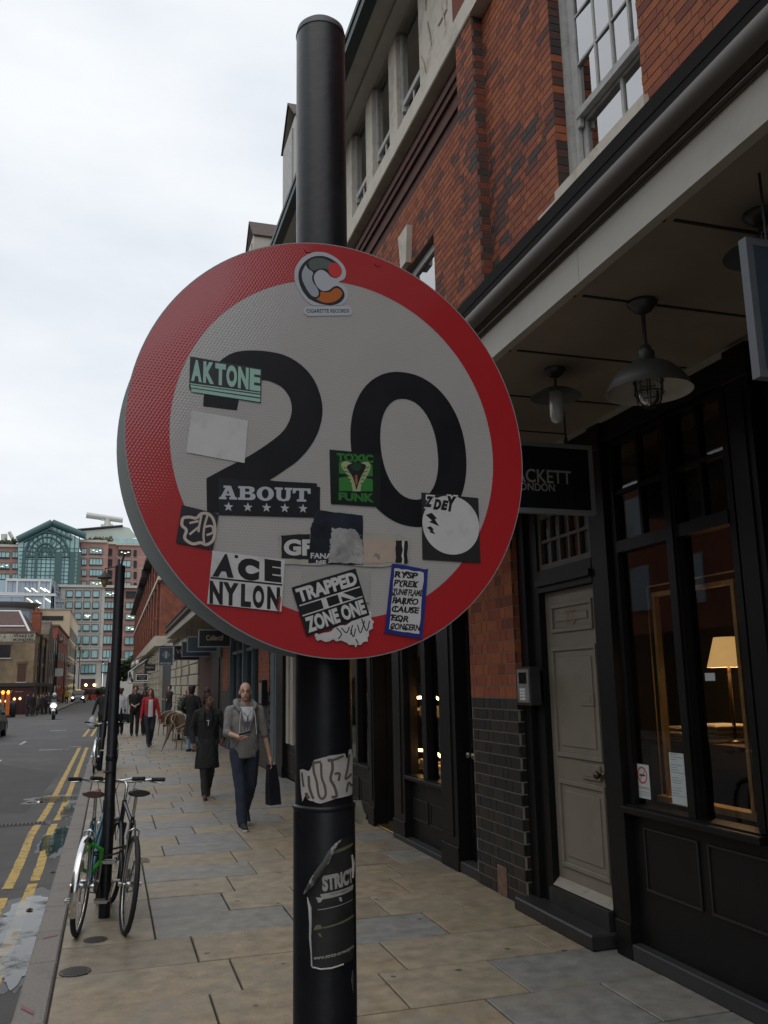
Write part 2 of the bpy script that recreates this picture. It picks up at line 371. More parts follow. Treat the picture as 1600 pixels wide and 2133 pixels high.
m_spray = M('faded_red_spray', (.24, .09, .085), rough=.7, var=.3, vs=30, stain=(.2, .175, .16, .9), sts=14, world_co=True)
for (x0, y0, x1, y1, w) in ((-.42, 5.86, -.34, 5.72, .03), (-.40, 7.30, -.30, 7.36, .018)):
    struct('spray_mark', MB().quad((x0, y0-w, .0035), (x1, y1-w, .0035), (x1, y1+w, .0035), (x0, y0+w, .0035)), m_spray)
# ================================================================ brick building with shopfronts (right-hand side)
XW = 3.38
m_mort = M('mortar', (.16, .125, .10), rough=.95, var=.2, vs=25, bump=.2, bs=120, world_co=True)
m_mortd = M('dark_mortar', (.21, .19, .155), rough=.95, var=.25, vs=25, world_co=True)
BR = [M('brick_orange', (.30, .085, .030), rough=.85, var=.2, vs=9, bump=.35, bs=90, world_co=True), M('brick_red', (.245, .062, .026), rough=.85, var=.2, vs=9, bump=.35, bs=90, world_co=True),
      M('brick_deep_red', (.175, .045, .024), rough=.85, var=.22, vs=9, bump=.35, bs=90, world_co=True), M('brick_burnt', (.085, .036, .026), rough=.85, var=.25, vs=9, bump=.35, bs=90, world_co=True),
      M('brick_sooty', (.042, .03, .027), rough=.8, var=.3, vs=9, bump=.35, bs=90, world_co=True), M('brick_glazed_black', (.016, .0145, .014), rough=.42, var=.4, vs=18, bump=.2, bs=60, world_co=True, spec=.35),
      M('brick_glazed_brown', (.03, .022, .019), rough=.45, var=.4, vs=18, bump=.2, bs=60, world_co=True, spec=.35)]
BM = {}
def bricks(parent, O, U, W, N, ul, vl, course=.075, hole=None, pick=None, quota=0, name='brickwork', st=.215, hd=.1025, gap=.010, depth=.02, proud=.004, lap=0):
    """Flemish bond on the rectangle O + u U + v W facing N; 'quota' bricks nearest the camera are objects, the rest one joined part."""
    O, U, W, N = V(O), V(U), V(W), V(N); R_ = Matrix((U, W, N)).transposed().to_4x4(); L_ = []; nv = int(round(vl/course))
    for j in range(nv):
        v0 = j*course; u = -(st*.5+gap)*((j+lap) % 2)*1.5; k = (j+lap) % 2
        while u < ul-.005:
            w = st if k % 2 == 0 else hd; a, b = max(0, u), min(ul, u+w); u += w+gap; k += 1
            if b-a < .02: continue
            cu, cv = (a+b)/2, v0+course/2
            if hole and hole(cu, cv): continue
            p = O+U*cu+W*cv; L_.append((round(b-a, 3), p, pick(p, cu, cv)))
    L_.sort(key=lambda e: (e[1]-CAM).length)
    rest = MB(); h = course-gap
    lc = wloc(parent)
    for i, (w, p, mi) in enumerate(L_):
        if i < quota and in_view(p):
            key = (w, h, mi, depth, proud)
            if key not in BM: BM[key] = MB().box(-w/2, w/2, -h/2, h/2, -depth, proud).mesh('brick', BR[mi])
            o = part('brick', BM[key], None, parent); mm = R_.copy(); mm.translation = p-lc; o.matrix_local = mm
        else: rest.obox(p+N*((proud-depth)/2), U*(w/2), W*(h/2), N*((proud+depth)/2), mi)
    if rest.v: part(name, rest, BR, parent, kind='stuff')
rb = random.Random(21)
def pick_red(p, u, v):
    n = noise.noise(V((p.y*1.3, p.z*1.5, p.x*.7)))*.55+rb.uniform(-.5, .5)
    return 0 if n < -.14 else 1 if n < .2 else 2 if n < .40 else 3 if n < .60 else 4
def pick_clean(p, u, v): n = rb.random(); return 0 if n < .62 else 1 if n < .93 else 2
def pick_dark(p, u, v): n = rb.random(); return 3 if n < .55 else 4 if n < .9 else 2
def pick_glz(p, u, v): n = rb.random(); return 5 if n < .6 else 6
bld = thing('brick_building', 'long red brick building with black shopfronts under a projecting canopy', 'building', (3.6, 6, 0))
m_stone = M('painted_stone', (.52, .475, .40), rough=.75, var=.1, vs=5, bump=.12, bs=40, stain=(.30, .27, .22, .6), sts=3, world_co=True)
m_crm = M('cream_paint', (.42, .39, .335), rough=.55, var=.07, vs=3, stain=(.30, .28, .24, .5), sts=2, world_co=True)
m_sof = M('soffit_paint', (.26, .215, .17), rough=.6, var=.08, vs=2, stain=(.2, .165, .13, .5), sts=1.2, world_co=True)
m_blk = M('black_gloss_paint', (.0068, .0064, .0062), spec=.22, rough=.45, var=.25, vs=6, bump=.08, bs=25, world_co=True)
m_blk2 = M('black_satin_paint', (.0085, .0078, .0075), spec=.22, rough=.5, var=.25, vs=6, world_co=True)
m_wsash = M('white_sash_paint', (.40, .395, .38), rough=.6, var=.12, vs=9, stain=(.24, .23, .21, .6), sts=6, world_co=True)
m_grn = M('dark_green_gutter', (.012, .030, .030), rough=.5, var=.2, vs=4, world_co=True)
m_gut = M('brown_grey_gutter', (.10, .083, .07), rough=.55, var=.12, vs=4, stain=(.09, .08, .07, .6), sts=3, world_co=True)
m_lead = M('dark_lead', (.013, .0125, .012), spec=.15, rough=.85, var=.25, vs=5, world_co=True)
g_dark = glass_mat('shop_glass', (.9, .92, .92), refl=.015)
g_sky = glass_mat('sash_glass', (.35, .38, .40), refl=.42, rough=.015)
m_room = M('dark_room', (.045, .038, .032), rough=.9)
YN, YF = -6.0, 36.0
# ---- masses
mass = MB()
mass.box(XW+.30, 9, YN, YF, 4.0, 10.6)
part('core_wall', mass, m_mort, bld); part('rear_brickwork', MB().box(XW-.003, XW+.0, YN, 1.98, 4.3, 10.4), BR[2], bld); part('rear_shopfront', MB().box(XW-.02, XW+.15, YN, 2.15, 0, 3.47), M('black_rear_shopfront', (.012, .011, .011), rough=.4), bld)  # unseen rear stretch, added and cut off to shape the sign's reflection
# near bay wall: mortar bed with the opening for the sash window
W0, W1, WZ0, WZ1 = 4.585, 5.80, 5.74, 8.1
bay = part('near_bay_wall', MB().box(XW+.002, XW+.16, YN, W0, 4.0, 8.6).box(XW+.002, XW+.16, W1, 7.13, 4.0, 8.6).box(XW+.002, XW+.16, W0, W1, 4.0, WZ0-.06).box(XW+.002, XW+.16, W0, W1, WZ1, 8.6)
           .box(XW+.002, XW+.16, YN, 7.13, 8.6, 10.5), m_mort, bld)
hol = lambda u, v: W0 < u+2.0 < W1 and WZ0-.05 < v+5.1 < WZ1
for (ya_, yb_, za_, nh, qn) in ((2.0, W0, 5.175, 3.75, 70), (W1, 7.13, 5.175, 3.75, 80), (W0, W1, 5.1, .525, 5)):
    bricks(bay, (XW+.002, ya_, za_), (0, 1, 0), (0, 0, 1), (-1, 0, 0), yb_-ya_, nh, pick=lambda p, u, v: pick_clean(p, u, v) if p.y < 4.6 else pick_red(p, u, v), quota=qn)
bricks(bay, (XW+.002, W1-.002, 5.70), (1, 0, 0), (0, 0, 1), (0, -1, 0), .158, 2.4, pick=lambda p, u, v: pick_dark(p, u, v) if rb.random() < .94 else 0, quota=30, name='jamb_brickwork')
part('stone_course', MB().box(XW-.022, XW+.1, 5.8, 6.14, 5.60, 5.70), m_stone, bld)
part('stone_sill', MB().box(XW-.045, XW+.15, W0-.06, W1-.003, WZ0-.11, WZ0+.0), m_stone, bld)
# ---- sash window
sw = part('sash_window', MB().box(XW+.105, XW+.20, W1-.075, W1-.004, WZ0, WZ1).box(XW+.105, XW+.20, W0, W0+.07, WZ0, WZ1).box(XW+.105, XW+.2, W0+.07, W1-.075, WZ1-.09, WZ1)
          .box(XW+.13, XW+.2, W0+.07, W1-.075, WZ0, WZ0+.03), m_wsash, bld)
U0, U1, RZ = W0+.075, W1-.13, 6.39
up = part('upper_sash', MB().box(XW+.14, XW+.175, U1-.045, U1, RZ, WZ1-.09).box(XW+.14, XW+.175, U0, U0+.045, RZ, WZ1-.09).box(XW+.125, XW+.18, U0, U1, RZ-.035, RZ+.03).box(XW+.135, XW+.172, U1-.042, U1-.008, RZ-.12, RZ-.035, ch=.006)
          .box(XW+.14, XW+.175, U1, W1-.076, WZ0+.03, WZ1-.09), m_wsash, bld)
for yb in (5.35, 5.12, 4.88): part('glazing_bar', MB().box(XW+.143, XW+.172, yb-.012, yb+.012, RZ+.03, WZ1-.09), m_wsash, up)
for zb in (6.84, 7.29, 7.74): part('glazing_bar', MB().box(XW+.144, XW+.171, U0+.045, U1-.045, zb-.011, zb+.011), m_wsash, up)
ys = [U0+.045, 4.88, 5.12, 5.35, U1-.045]; zs = [RZ+.03, 6.84, 7.29, 7.74, WZ1-.09]
for i in range(4):
    for j in range(4):
        t = RND.uniform(-.012, .012)
        part('pane', MB().quad((XW+.158+t, ys[i], zs[j]), (XW+.158+t, ys[i], zs[j+1]), (XW+.158-t, ys[i+1], zs[j+1]), (XW+.158-t, ys[i+1], zs[j])), g_sky, up)
lo = part('lower_sash', MB().box(XW+.185, XW+.22, U1-.05, U1+.02, WZ0+.03, RZ+.05).box(XW+.185, XW+.22, U0, U0+.05, WZ0+.03, RZ+.05).box(XW+.185, XW+.22, U0+.05, U1-.05, WZ0+.03, WZ0+.07).box(XW+.185, XW+.22, U0+.05, U1-.05, RZ-.06, RZ+.05), m_wsash, bld)
part('glazing_bar', MB().box(XW+.188, XW+.217, 5.08, 5.115, WZ0+.07, RZ-.06), m_wsash, lo)
for a, b in ((U0+.05, 5.08), (5.115, U1-.05)): part('pane', MB().quad((XW+.20, a, WZ0+.07), (XW+.20, a, RZ-.06), (XW+.203, b, RZ-.06), (XW+.203, b, WZ0+.07)), g_sky, lo)
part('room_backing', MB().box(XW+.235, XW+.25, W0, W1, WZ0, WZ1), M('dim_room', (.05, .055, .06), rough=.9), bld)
# ---- projecting pier
pier = part('brick_pier', MB().box(XW-.118, XW+.16, 7.132, 7.55, 4.0, 8.5), m_mort, bld)
bricks(pier, (XW-.118, 7.132, 5.2), (0, 1, 0), (0, 0, 1), (-1, 0, 0), .418, 3.3, pick=pick_red, quota=40)
bricks(pier, (XW-.12, 7.132, 5.2), (1, 0, 0), (0, 0, 1), (0, -1, 0), .118, 3.3, pick=lambda p, u, v: pick_dark(p, u, v) if rb.random() < .8 else 2, quota=30, name='side_brickwork', st=.112, hd=.112)
part('pier_upper', MB().box(XW-.02, XW+.16, 7.132, 7.84, 8.78, 10.5), BR[2], bld)
# ---- far bay: brick, moulded brick string, stone sill band, rendered top storey
A0, A1 = 8.75, 10.55   # arched window
fb = part('far_bay_wall', MB().box(XW+.03, XW+.16, 7.55, A0, 4.0, 8.5).box(XW+.03, XW+.16, A1, YF, 4.0, 8.5).box(XW+.03, XW+.16, A0, A1, 6.95, 8.5).box(XW+.03, XW+.16, A0, A1, 4.0, 5.2), m_mort, bld)
for (ya_, yb_, za_, nh, qn) in ((7.55, A0, 5.3, 2.55, 35), (A1, YF, 5.3, 2.55, 0), (A0, A1, 6.95, .9, 10)): bricks(fb, (XW+.03, ya_, za_), (0, 1, 0), (0, 0, 1), (-1, 0, 0), yb_-ya_, nh, pick=pick_red, quota=qn)
part('keystone', MB().poly([[(9.55, 6.98), (9.76, 6.98), (9.83, 7.45), (9.47, 7.45)]], lambda u, v, d: (d, u, v), XW+.05, XW-.05), m_stone, bld)
aw = part('arched_window', MB().box(XW+.10, XW+.16, A0, A0+.09, 5.2, 7.0).box(XW+.10, XW+.16, A1-.09, A1, 5.2, 7.0).box(XW+.10, XW+.155, A0+.09, A1-.09, 6.85, 7.02).box(XW+.10, XW+.15, 9.62, 9.68, 5.2, 6.85), m_wsash, bld)
for a, b in ((A0+.09, 9.62), (9.68, A1-.09)): part('pane', MB().quad((XW+.13, a, 5.2), (XW+.13, a, 6.85), (XW+.13, b, 6.85), (XW+.13, b, 5.2)), g_sky, aw)
mb = MB()
for (dx, z0, z1) in ((.0, 7.86, 7.98), (.03, 7.98, 8.06), (.012, 8.06, 8.18), (.05, 8.18, 8.27), (.075, 8.27, 8.35), (.03, 8.35, 8.50)): mb.box(XW+.026-dx, XW+.15, 7.552, YF-.01, z0, z1)
part('moulded_string', mb, BR[3], bld)
part('sill_band', MB().box(XW-.145, XW+.16, 7.10, YF, 8.502, 8.76, ch=.012).box(XW-.145, XW+.02, 6.86, 7.10, 8.502, 8.76), m_stone, bld)
part('top_storey_wall', MB().box(XW+.10, XW+.3, 7.84, YF, 8.762, 10.56), m_crm, bld)
posts = [(7.84, 8.98, 1)] + [(9.89+1.165*i, 10.23+1.165*i, 0) for i in range(8)]
ps = part('top_storey_posts', MB().box(XW, XW+.099, 7.842, 8.98, 8.762, 10.55), m_stone, bld, label='cream rendered panel with raised leaf pattern')
for k, (a, b, c) in enumerate(((8.1, 9.2, .5), (8.25, 9.6, -.6), (8.55, 9.3, .7), (8.7, 9.9, -.5), (8.35, 10.2, .4), (8.75, 9.05, 1.2))):
    part('raised_leaf', MB().tube([(XW-.002, a, b), (XW-.018, a+.06*c, b+.22), (XW-.002, a+.16*c, b+.42)], [.01, .03, .008], 6, flat=.5), m_stone, ps)
part('raised_panel', MB().box(XW-.02, XW, 8.02, 8.3, 9.35, 9.85, ch=.008), m_stone, ps)
for a, b, c in posts[1:]:
    part('window_post', MB().box(XW, XW+.099, a, b, 8.762, 10.55), m_stone, bld)
for i in range(8):
    a, b = (8.98 if i == 0 else posts[i][1]), posts[i+1][0]
    w = part('casement_window', MB().box(XW+.06, XW+.098, a, a+.06, 8.77, 10.5).box(XW+.06, XW+.098, b-.06, b, 8.77, 10.5).box(XW+.06, XW+.098, a+.06, b-.06, 9.36, 9.44).box(XW+.075, XW+.098, (a+b)/2-.02, (a+b)/2+.02, 8.77, 9.36).box(XW+.06, XW+.098, a+.06, b-.06, 8.77, 8.84)
             .box(XW+.05, XW+.098, b-.12, b-.061, 9.28, 9.36), m_wsash, bld)
    part('pane', MB().quad((XW+.085, a+.06, 8.84), (XW+.085, a+.06, 10.5), (XW+.085, b-.06, 10.5), (XW+.085, b-.06, 8.84)), g_sky, w)
# ---- eaves, gutter, tiled roof
part('eaves_soffit', MB().box(2.96, XW+.3, 7.2, YF, 10.56, 10.62).box(3.2, XW, 7.2, YF, 10.50, 10.56), m_crm, bld)
part('eaves_gutter', MB().box(2.80, 2.955, 6.6, YF, 10.50, 10.64).box(2.78, 2.98, 6.6, YF, 10.64, 10.72), m_grn, bld)
rf = M('slate_roof_tile', (.085, .06, .05), rough=.8, var=.3, vs=8, bump=.4, bs=30, world_co=True)
part('roof', MB().add([(2.85, 6.6, 10.7), (2.85, YF, 10.7), (6.5, YF, 14.2), (6.5, 6.6, 14.2)], [(0, 3, 2, 1)]).box(3.2, 8, 6.6, YF, 10.6, 10.75), rf, bld)
for (y0, z0, zt) in ((16.45, 12.6, 14.6), (22.3, 12.3, 14.9)):
    dm = part('dormer', MB().box(3.32, 6.4, y0, y0+1.5, 10.8, zt-.75).poly([[(y0, zt-.75), (y0+1.5, zt-.75), (y0+.75, zt)]], lambda u, v, d: (d, u, v), 3.32, 6.4), m_crm, bld)
    part('dormer_roof', MB().add([(3.28, y0-.05, zt-.79), (3.28, y0+.75, zt+.03), (6.4, y0+.75, zt+.03), (6.4, y0-.05, zt-.79), (3.28, y0-.05, zt-.82), (3.28, y0+.75, zt-.0), (6.4, y0+.75, zt-.0), (6.4, y0-.05, zt-.82)], [(0, 3, 2, 1), (4, 5, 6, 7), (0, 1, 5, 4)])
         .add([(3.28, y0+1.55, zt-.79), (3.28, y0+.75, zt+.03), (6.4, y0+.75, zt+.03), (6.4, y0+1.55, zt-.79), (3.28, y0+1.55, zt-.82), (3.28, y0+.75, zt-.0)], [(0, 1, 2, 3), (0, 4, 5, 1)]), rf, dm)
    part('dormer_window', MB().box(3.29, 3.318, y0+.3, y0+1.2, 11.2, zt-.9), m_wsash, dm)
# ---- canopy: lead top, big gutter roll, stepped mouldings, fascia, soffit
can = part('canopy_roof', MB().add([(2.0, YN, 4.09), (2.0, YF, 4.09), (3.5, YF, 4.30), (3.5, YN, 4.30), (2.0, YN, 4.04), (2.0, YF, 4.04), (3.5, YF, 4.25), (3.5, YN, 4.25)], [(0, 3, 2, 1), (4, 5, 6, 7), (0, 1, 5, 4), (1, 2, 6, 5), (3, 0, 4, 7)]), m_lead, bld)
part('lead_edge', MB().box(2.003, 2.06, YN, YF, 3.99, 4.112), m_lead, can)
rl = MB(); pr = [(2.02+.055*cos(q)*-1, 3.935+.055*sin(q)) for q in [radians(-80+20*i) for i in range(9)]]
rl.add([(x, YN, z) for x, z in pr]+[(x, YF, z) for x, z in pr], [(i, 9+i, 10+i, i+1) for i in range(8)], 0, True)
rl.box(2.02, 2.07, YN, YF, 3.885, 3.99); part('gutter_roll', rl, m_gut, can)
mo = MB()
for x, z0, z1 in ((2.035, 3.868, 3.884), (2.025, 3.878, 3.883), (2.045, 3.853, 3.868), (2.030, 3.846, 3.853), (2.05, 3.835, 3.846)): mo.box(x, 2.08, YN, YF, z0, z1-.0005)
part('moulding', mo, m_gut, can)
yy = YN
while yy < YF: part('fascia_board', MB().box(2.06, 2.11, yy+.0015, min(yy+2.35, YF)-.0015, 3.655, 3.834), m_crm, can); yy += 2.35
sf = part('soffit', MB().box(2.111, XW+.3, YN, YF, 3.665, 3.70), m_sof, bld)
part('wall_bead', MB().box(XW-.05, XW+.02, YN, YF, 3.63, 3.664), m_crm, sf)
for k in range(-3, 24):
    yb = 3.54+.745*k; 
    if yb > YF-1: break
    part('soffit_slot', MB().box(2.16, 3.30, yb-.008, yb+.008, 3.659, 3.6645), m_irond, sf)
    part('soffit_peg', MB().box(2.11, 2.125, yb+.005, yb+.022, 3.658, 3.6645), m_irond, sf)
# ---- timber shopfronts
def panel(parent, y0, y1, z0, z1, x=XW, mat=None, w=.045):   # raised frame round a sunk field
    f = MB().box(x-.004, x+.03, y0, y1, z0, z1)
    part('panel', f, mat or m_blk2, parent)
    b = MB().box(x-.016, x-.004, y0, y1, z0, z0+.014).box(x-.012, x-.004, y0, y1, z1-.012, z1).box(x-.012, x-.004, y0, y0+.012, z0+.014, z1-.012).box(x-.012, x-.004, y1-.012, y1, z0+.014, z1-.012)
    part('panel_moulding', b, M('panel_moulding_paint', (.016, .015, .014), rough=.4, var=.2), parent)
def post(y0, y1, z0=.0, z1=3.63, x=XW, d=.09, mat=None, flute=True):
    mb = MB().box(x-d, x+.1, y0, y1, z0, z1).box(x-d-.015, x-d+.001, y0-.01, y1+.01, z0, z0+.22, ch=.004)
    if flute:
        w = (y1-y0); mb.box(x-d-.012, x-d+.001, y0+w*.25, y1-w*.25, z0+.3, z1-.25, ch=.005)
    mb.box(x-d-.02, x-d+.001, y0-.015, y1+.015, z1-.2, z1-.14, ch=.005)
    return part('shopfront_post', mb, mat or m_blk, bld)
fas = part('shop_fascia', MB().box(XW-.03, XW+.12, YN, 31.5, 3.48, 3.63).box(XW-.055, XW-.03, YN, 31.5, 3.47, 3.5), m_blk, bld)
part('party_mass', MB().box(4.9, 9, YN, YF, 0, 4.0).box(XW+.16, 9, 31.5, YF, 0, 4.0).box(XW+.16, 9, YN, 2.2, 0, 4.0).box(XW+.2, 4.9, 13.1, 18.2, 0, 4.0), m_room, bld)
# window A (menswear shop): two lights each side of a mullion, stall riser with sunk panels
def shop_window(y0, y1, sill, mull, zt=3.47, trans=2.69, bars=True, mat=None, name='shop_window', gm=None, ub=2):
    mt = mat or m_blk; gm = gm or g_dark
    w = part(name, MB().box(XW-.02, XW+.07, y0, y0+.05, sill, zt).box(XW-.02, XW+.07, y1-.05, y1, sill, zt).box(XW-.02, XW+.07, y0+.05, y1-.05, zt-.03, zt), mt, bld)
    part('sill', MB().box(XW-.09, XW+.08, y0-.03, y1+.03, sill-.055, sill-.012, ch=.006).box(XW-.05, XW+.08, y0, y1, sill-.012, sill), mt, w)
    eds = [y0+.05]
    for a, b in mull:
        part('mullion', MB().box(XW-.035, XW+.07, a, b, sill, zt-.03).box(XW-.05, XW-.035, a+.02, b-.02, sill, zt-.03), mt, w); eds += [a, b]
    eds.append(y1-.05)
    for i in range(0, len(eds), 2):
        a, b = eds[i], eds[i+1]
        part('pane', MB().quad((XW+.02, a, sill), (XW+.02, a, trans-.03), (XW+.02, b, trans-.03), (XW+.02, b, sill)), gm, w)
        if trans < zt-.1:
            part('transom', MB().box(XW-.03, XW+.06, a, b, trans-.03, trans+.05), mt, w)
            n = ub; h0, h1 = trans+.05, zt-.03; hm = (h0+h1)/2
            for j in range(n):
                c0, c1 = a+(b-a)*j/n, a+(b-a)*(j+1)/n
                if j: part('glazing_bar', MB().box(XW-.005, XW+.045, c0-.014, c0+.014, h0, h1), mt, w)
                for q0, q1 in ((h0, hm), (hm, h1)): part('pane', MB().quad((XW+.02, c0, q0), (XW+.02, c0, q1), (XW+.02, c1, q1), (XW+.02, c1, q0)), gm, w)
            part('glazing_bar', MB().box(XW-.006, XW+.046, a, b, hm-.014, hm+.014), mt, w)
    return w
shop_window(4.05, 5.33, .975, [(4.58, 4.69)])
shop_window(2.4, 3.74, .975, [(3.05, 3.15)])
riser = part('stall_riser', MB().box(XW, XW+.1, 2.2, 5.36, .10, .915), m_blk, bld)
for a, b in ((4.66, 5.22), (3.98, 4.57), (3.2, 3.8), (2.5, 3.1)): panel(riser, a, b, .45, .84)
part('plinth', MB().box(XW-.07, XW+.1, 2.2, 5.36, 0, .10, ch=.008), M('slate_plinth', (.03, .03, .031), rough=.6, var=.2, vs=8, world_co=True), bld)
post(3.76, 3.95); post(5.36, 5.52, flute=False, d=.06)
# doorway 75
dw = part('door_frame', MB().box(XW-.02, XW+.09, 5.522, 5.64, .0, 3.48).box(XW-.02, XW+.09, 6.50, 6.66, .0, 3.48).box(XW-.06, XW+.09, 6.66, 6.79, .0, 3.48).box(XW-.025, XW+.09, 5.64, 6.50, 2.50, 2.68).box(XW-.05, XW-.025, 5.64, 6.5, 2.55, 2.60).box(XW-.02, XW+.09, 5.64, 6.50, 3.16, 3.48), m_blk, bld)
fl = part('fanlight', MB().box(XW+.0, XW+.05, 5.64, 5.69, 2.68, 3.16).box(XW, XW+.05, 6.45, 6.5, 2.68, 3.16).box(XW, XW+.05, 5.69, 6.45, 2.68, 2.73).box(XW, XW+.05, 5.69, 6.45, 3.11, 3.16), M('fanlight_paint', (.085, .074, .06), rough=.5), bld)
m_fan = MATS['fanlight_paint']; m_door = (M('grey_brown_door_paint', (.205, .178, .14), rough=.48, var=.07, vs=4, bump=.05, bs=30, stain=(.15, .13, .105, .45), sts=3, world_co=True))
for i in range(5):
    a = 5.69+.152*i; 
    if i: part('glazing_bar', MB().box(XW+.005, XW+.045, a-.012, a+.012, 2.73, 3.11), m_fan, fl)
    for z0, z1 in ((2.73, 2.92), (2.92, 3.11)): part('pane', MB().quad((XW+.03, a, z0), (XW+.03, a, z1), (XW+.03, a+.152, z1), (XW+.03, a+.152, z0)), g_dark, fl)
part('glazing_bar', MB().box(XW+.006, XW+.046, 5.69, 6.45, 2.908, 2.932), m_fan, fl)
XD = XW+.035
door = part('front_door', MB().box(XD, XD+.05, 5.645, 6.495, .23, 2.495), m_door, bld)
def dpan(y0, y1, z0, z1, parent=None, mat=None):
    parent = parent or door
    mb = MB().box(XD-.016, XD, y0-.03, y1+.03, z0-.035, z0, ch=.004).box(XD-.016, XD, y0-.03, y1+.03, z1, z1+.035, ch=.004).box(XD-.016, XD, y0-.03, y0, z0, z1).box(XD-.016, XD, y1, y1+.03, z0, z1)
    mb.box(XD-.008, XD, y0+.05, y1-.05, z0+.05, z1-.05, ch=.003)
    part('door_panel', mb, mat or m_door, parent)
dpan(5.78, 6.36, 2.20, 2.36); dpan(5.76, 6.38, 1.24, 2.02); dpan(5.76, 6.38, .42, 1.0)
part('weather_bar', MB().add([(XD-.002, 5.645, .29), (XD-.002, 6.495, .29), (XD-.06, 6.495, .235), (XD-.06, 5.645, .235), (XD, 5.645, .235), (XD, 6.495, .235)], [(0, 1, 2, 3), (3, 2, 5, 4), (0, 3, 4), (1, 5, 2)]), M('weathered_cream_bar', (.28, .25, .2), rough=.6, stain=(.15, .13, .11, .7), sts=8), door)
mb = MB(); text_box(mb, '75', (XD-.0085, 6.16, 2.225), (0, -1, 0), (0, 0, 1), .15, .11, (-1, 0, 0), .0015, .01); part('house_number', mb, M('faded_gilt', (.26, .15, .09), rough=.6), door)
part('letter_plate', MB().box(XD-.016, XD, 5.80, 5.98, 1.60, 1.70, ch=.004).box(XD-.02, XD-.016, 5.83, 5.95, 1.63, 1.67), m_door, door)
part('letter_plate', MB().box(XD-.018, XD, 5.77, 6.03, 1.07, 1.18, ch=.004).box(XD-.024, XD-.018, 5.80, 6.0, 1.095, 1.155), m_door, door)
m_brass = M('aged_bronze', (.10, .07, .045), rough=.35, metal=.8, var=.2)
part('door_knob', MB().lathe([(0, -.07), (.022, -.066), (.03, -.05), (.024, -.034), (.011, -.026), (.011, -.006), (.03, -.004), (.03, 0)], (XD-.016, 5.735, 1.12), 16, ax=0), m_brass, door)
part('door_step', MB().box(XW-.22, XW+.1, 5.60, 6.80, 0, .10, ch=.012).box(XW-.06, XW+.1, 5.64, 6.5, .10, .228), M('worn_black_stone', (.02, .019, .019), rough=.5, var=.3, vs=8, bump=.2, bs=30), bld)
# brick pier between the shops: red above, glazed dark below
pr2 = part('ground_pier', MB().box(XW-.112, XW+.16, 6.80, 7.78, 0, 3.62), m_mortd, bld)
bricks(pr2, (XW-.112, 6.80, 0), (0, 1, 0), (0, 0, 1), (-1, 0, 0), .98, 1.648, course=.097, pick=pick_glz, quota=110, name='glazed_brickwork', st=.22, hd=.105, gap=.009)
bricks(pr2, (XW-.112, 6.80, 1.65), (0, 1, 0), (0, 0, 1), (-1, 0, 0), .98, 1.94, course=.097, pick=pick_clean, quota=60, name='red_brickwork', st=.22, hd=.105, gap=.008)
bricks(pr2, (XW-.11, 6.80, 0), (1, 0, 0), (0, 0, 1), (0, -1, 0), .11, 1.648, course=.097, pick=pick_glz, quota=20, name='side_brickwork', st=.10, hd=.10)
bricks(pr2, (XW-.11, 6.80, 1.65), (1, 0, 0), (0, 0, 1), (0, -1, 0), .11, 1.94, course=.097, pick=pick_clean, quota=10, name='side_brickwork', st=.10, hd=.10)
part('broken_corner', MB().box(XW-.121, XW-.1, 7.15, 7.33, 0, .24, ch=.005), M('exposed_brick_core', (.16, .10, .065), rough=.9, var=.4, vs=14, bump=.6, bs=40), pr2)
# shop B
d2 = part('black_door', MB().box(XW+.03, XW+.08, 7.80, 8.24, .10, 2.6).box(XW-.02, XW+.03, 7.781, 7.82, 0, 3.48).box(XW, XW+.09, 7.8, 8.24, 2.6, 3.48), m_blk, bld)
XD_ = XD; XD = XW+.03
dpan(7.88, 8.14, 1.45, 2.3, d2, m_blk2); dpan(7.88, 8.14, .4, 1.15, d2, m_blk2); XD = XD_
for yk in (7.99, 8.12): part('door_knob', MB().lathe([(0, -.08), (.025, -.075), (.034, -.055), (.025, -.035), (.012, -.02), (.012, 0)], (XW+.03, yk, 1.09), 14, ax=0), M('dull_nickel', (.25, .22, .18), rough=.3, metal=.9), d2)
part('plinth', MB().box(XW-.10, XW+.1, 7.79, 8.25, 0, .1, ch=.008).box(XW-.10, XW+.1, 8.25, 10.36, 0, .055, ch=.006), MATS['slate_plinth'], bld)
post(8.26, 8.70, x=XW, d=.10)
shop_window(8.74, 9.92, .755, [(9.22, 9.40)])
rz = part('stall_riser', MB().box(XW, XW+.1, 8.70, 9.93, .05, .69), m_blk, bld)
for a, b in ((8.80, 9.30), (9.38, 9.85)): panel(rz, a, b, .27, .50)
post(9.95, 10.36, d=.08)
post(11.2, 11.45, d=.08)
part('door_head', MB().box(XW, XW+.1, 10.36, 11.2, 2.75, 3.48), m_blk, bld)
part('brass_threshold', MB().box(XW-.05, XW+.35, 10.37, 11.19, .0, .022, ch=.004), M('brass', (.45, .32, .12), rough=.3, metal=.9, var=.2, vs=20), bld)
part('open_door', MB().box(XW+.1, XW+.95, 11.15, 11.19, .05, 2.7), m_blk2, bld)
shop_window(11.47, 13.0, .72, [(12.05, 12.2)])
rz = part('stall_riser', MB().box(XW, XW+.1, 11.45, 13.02, .05, .66), m_blk, bld)
for a, b in ((11.55, 12.1), (12.2, 12.9)): panel(rz, a, b, .2, .5)
post(13.03, 13.4)
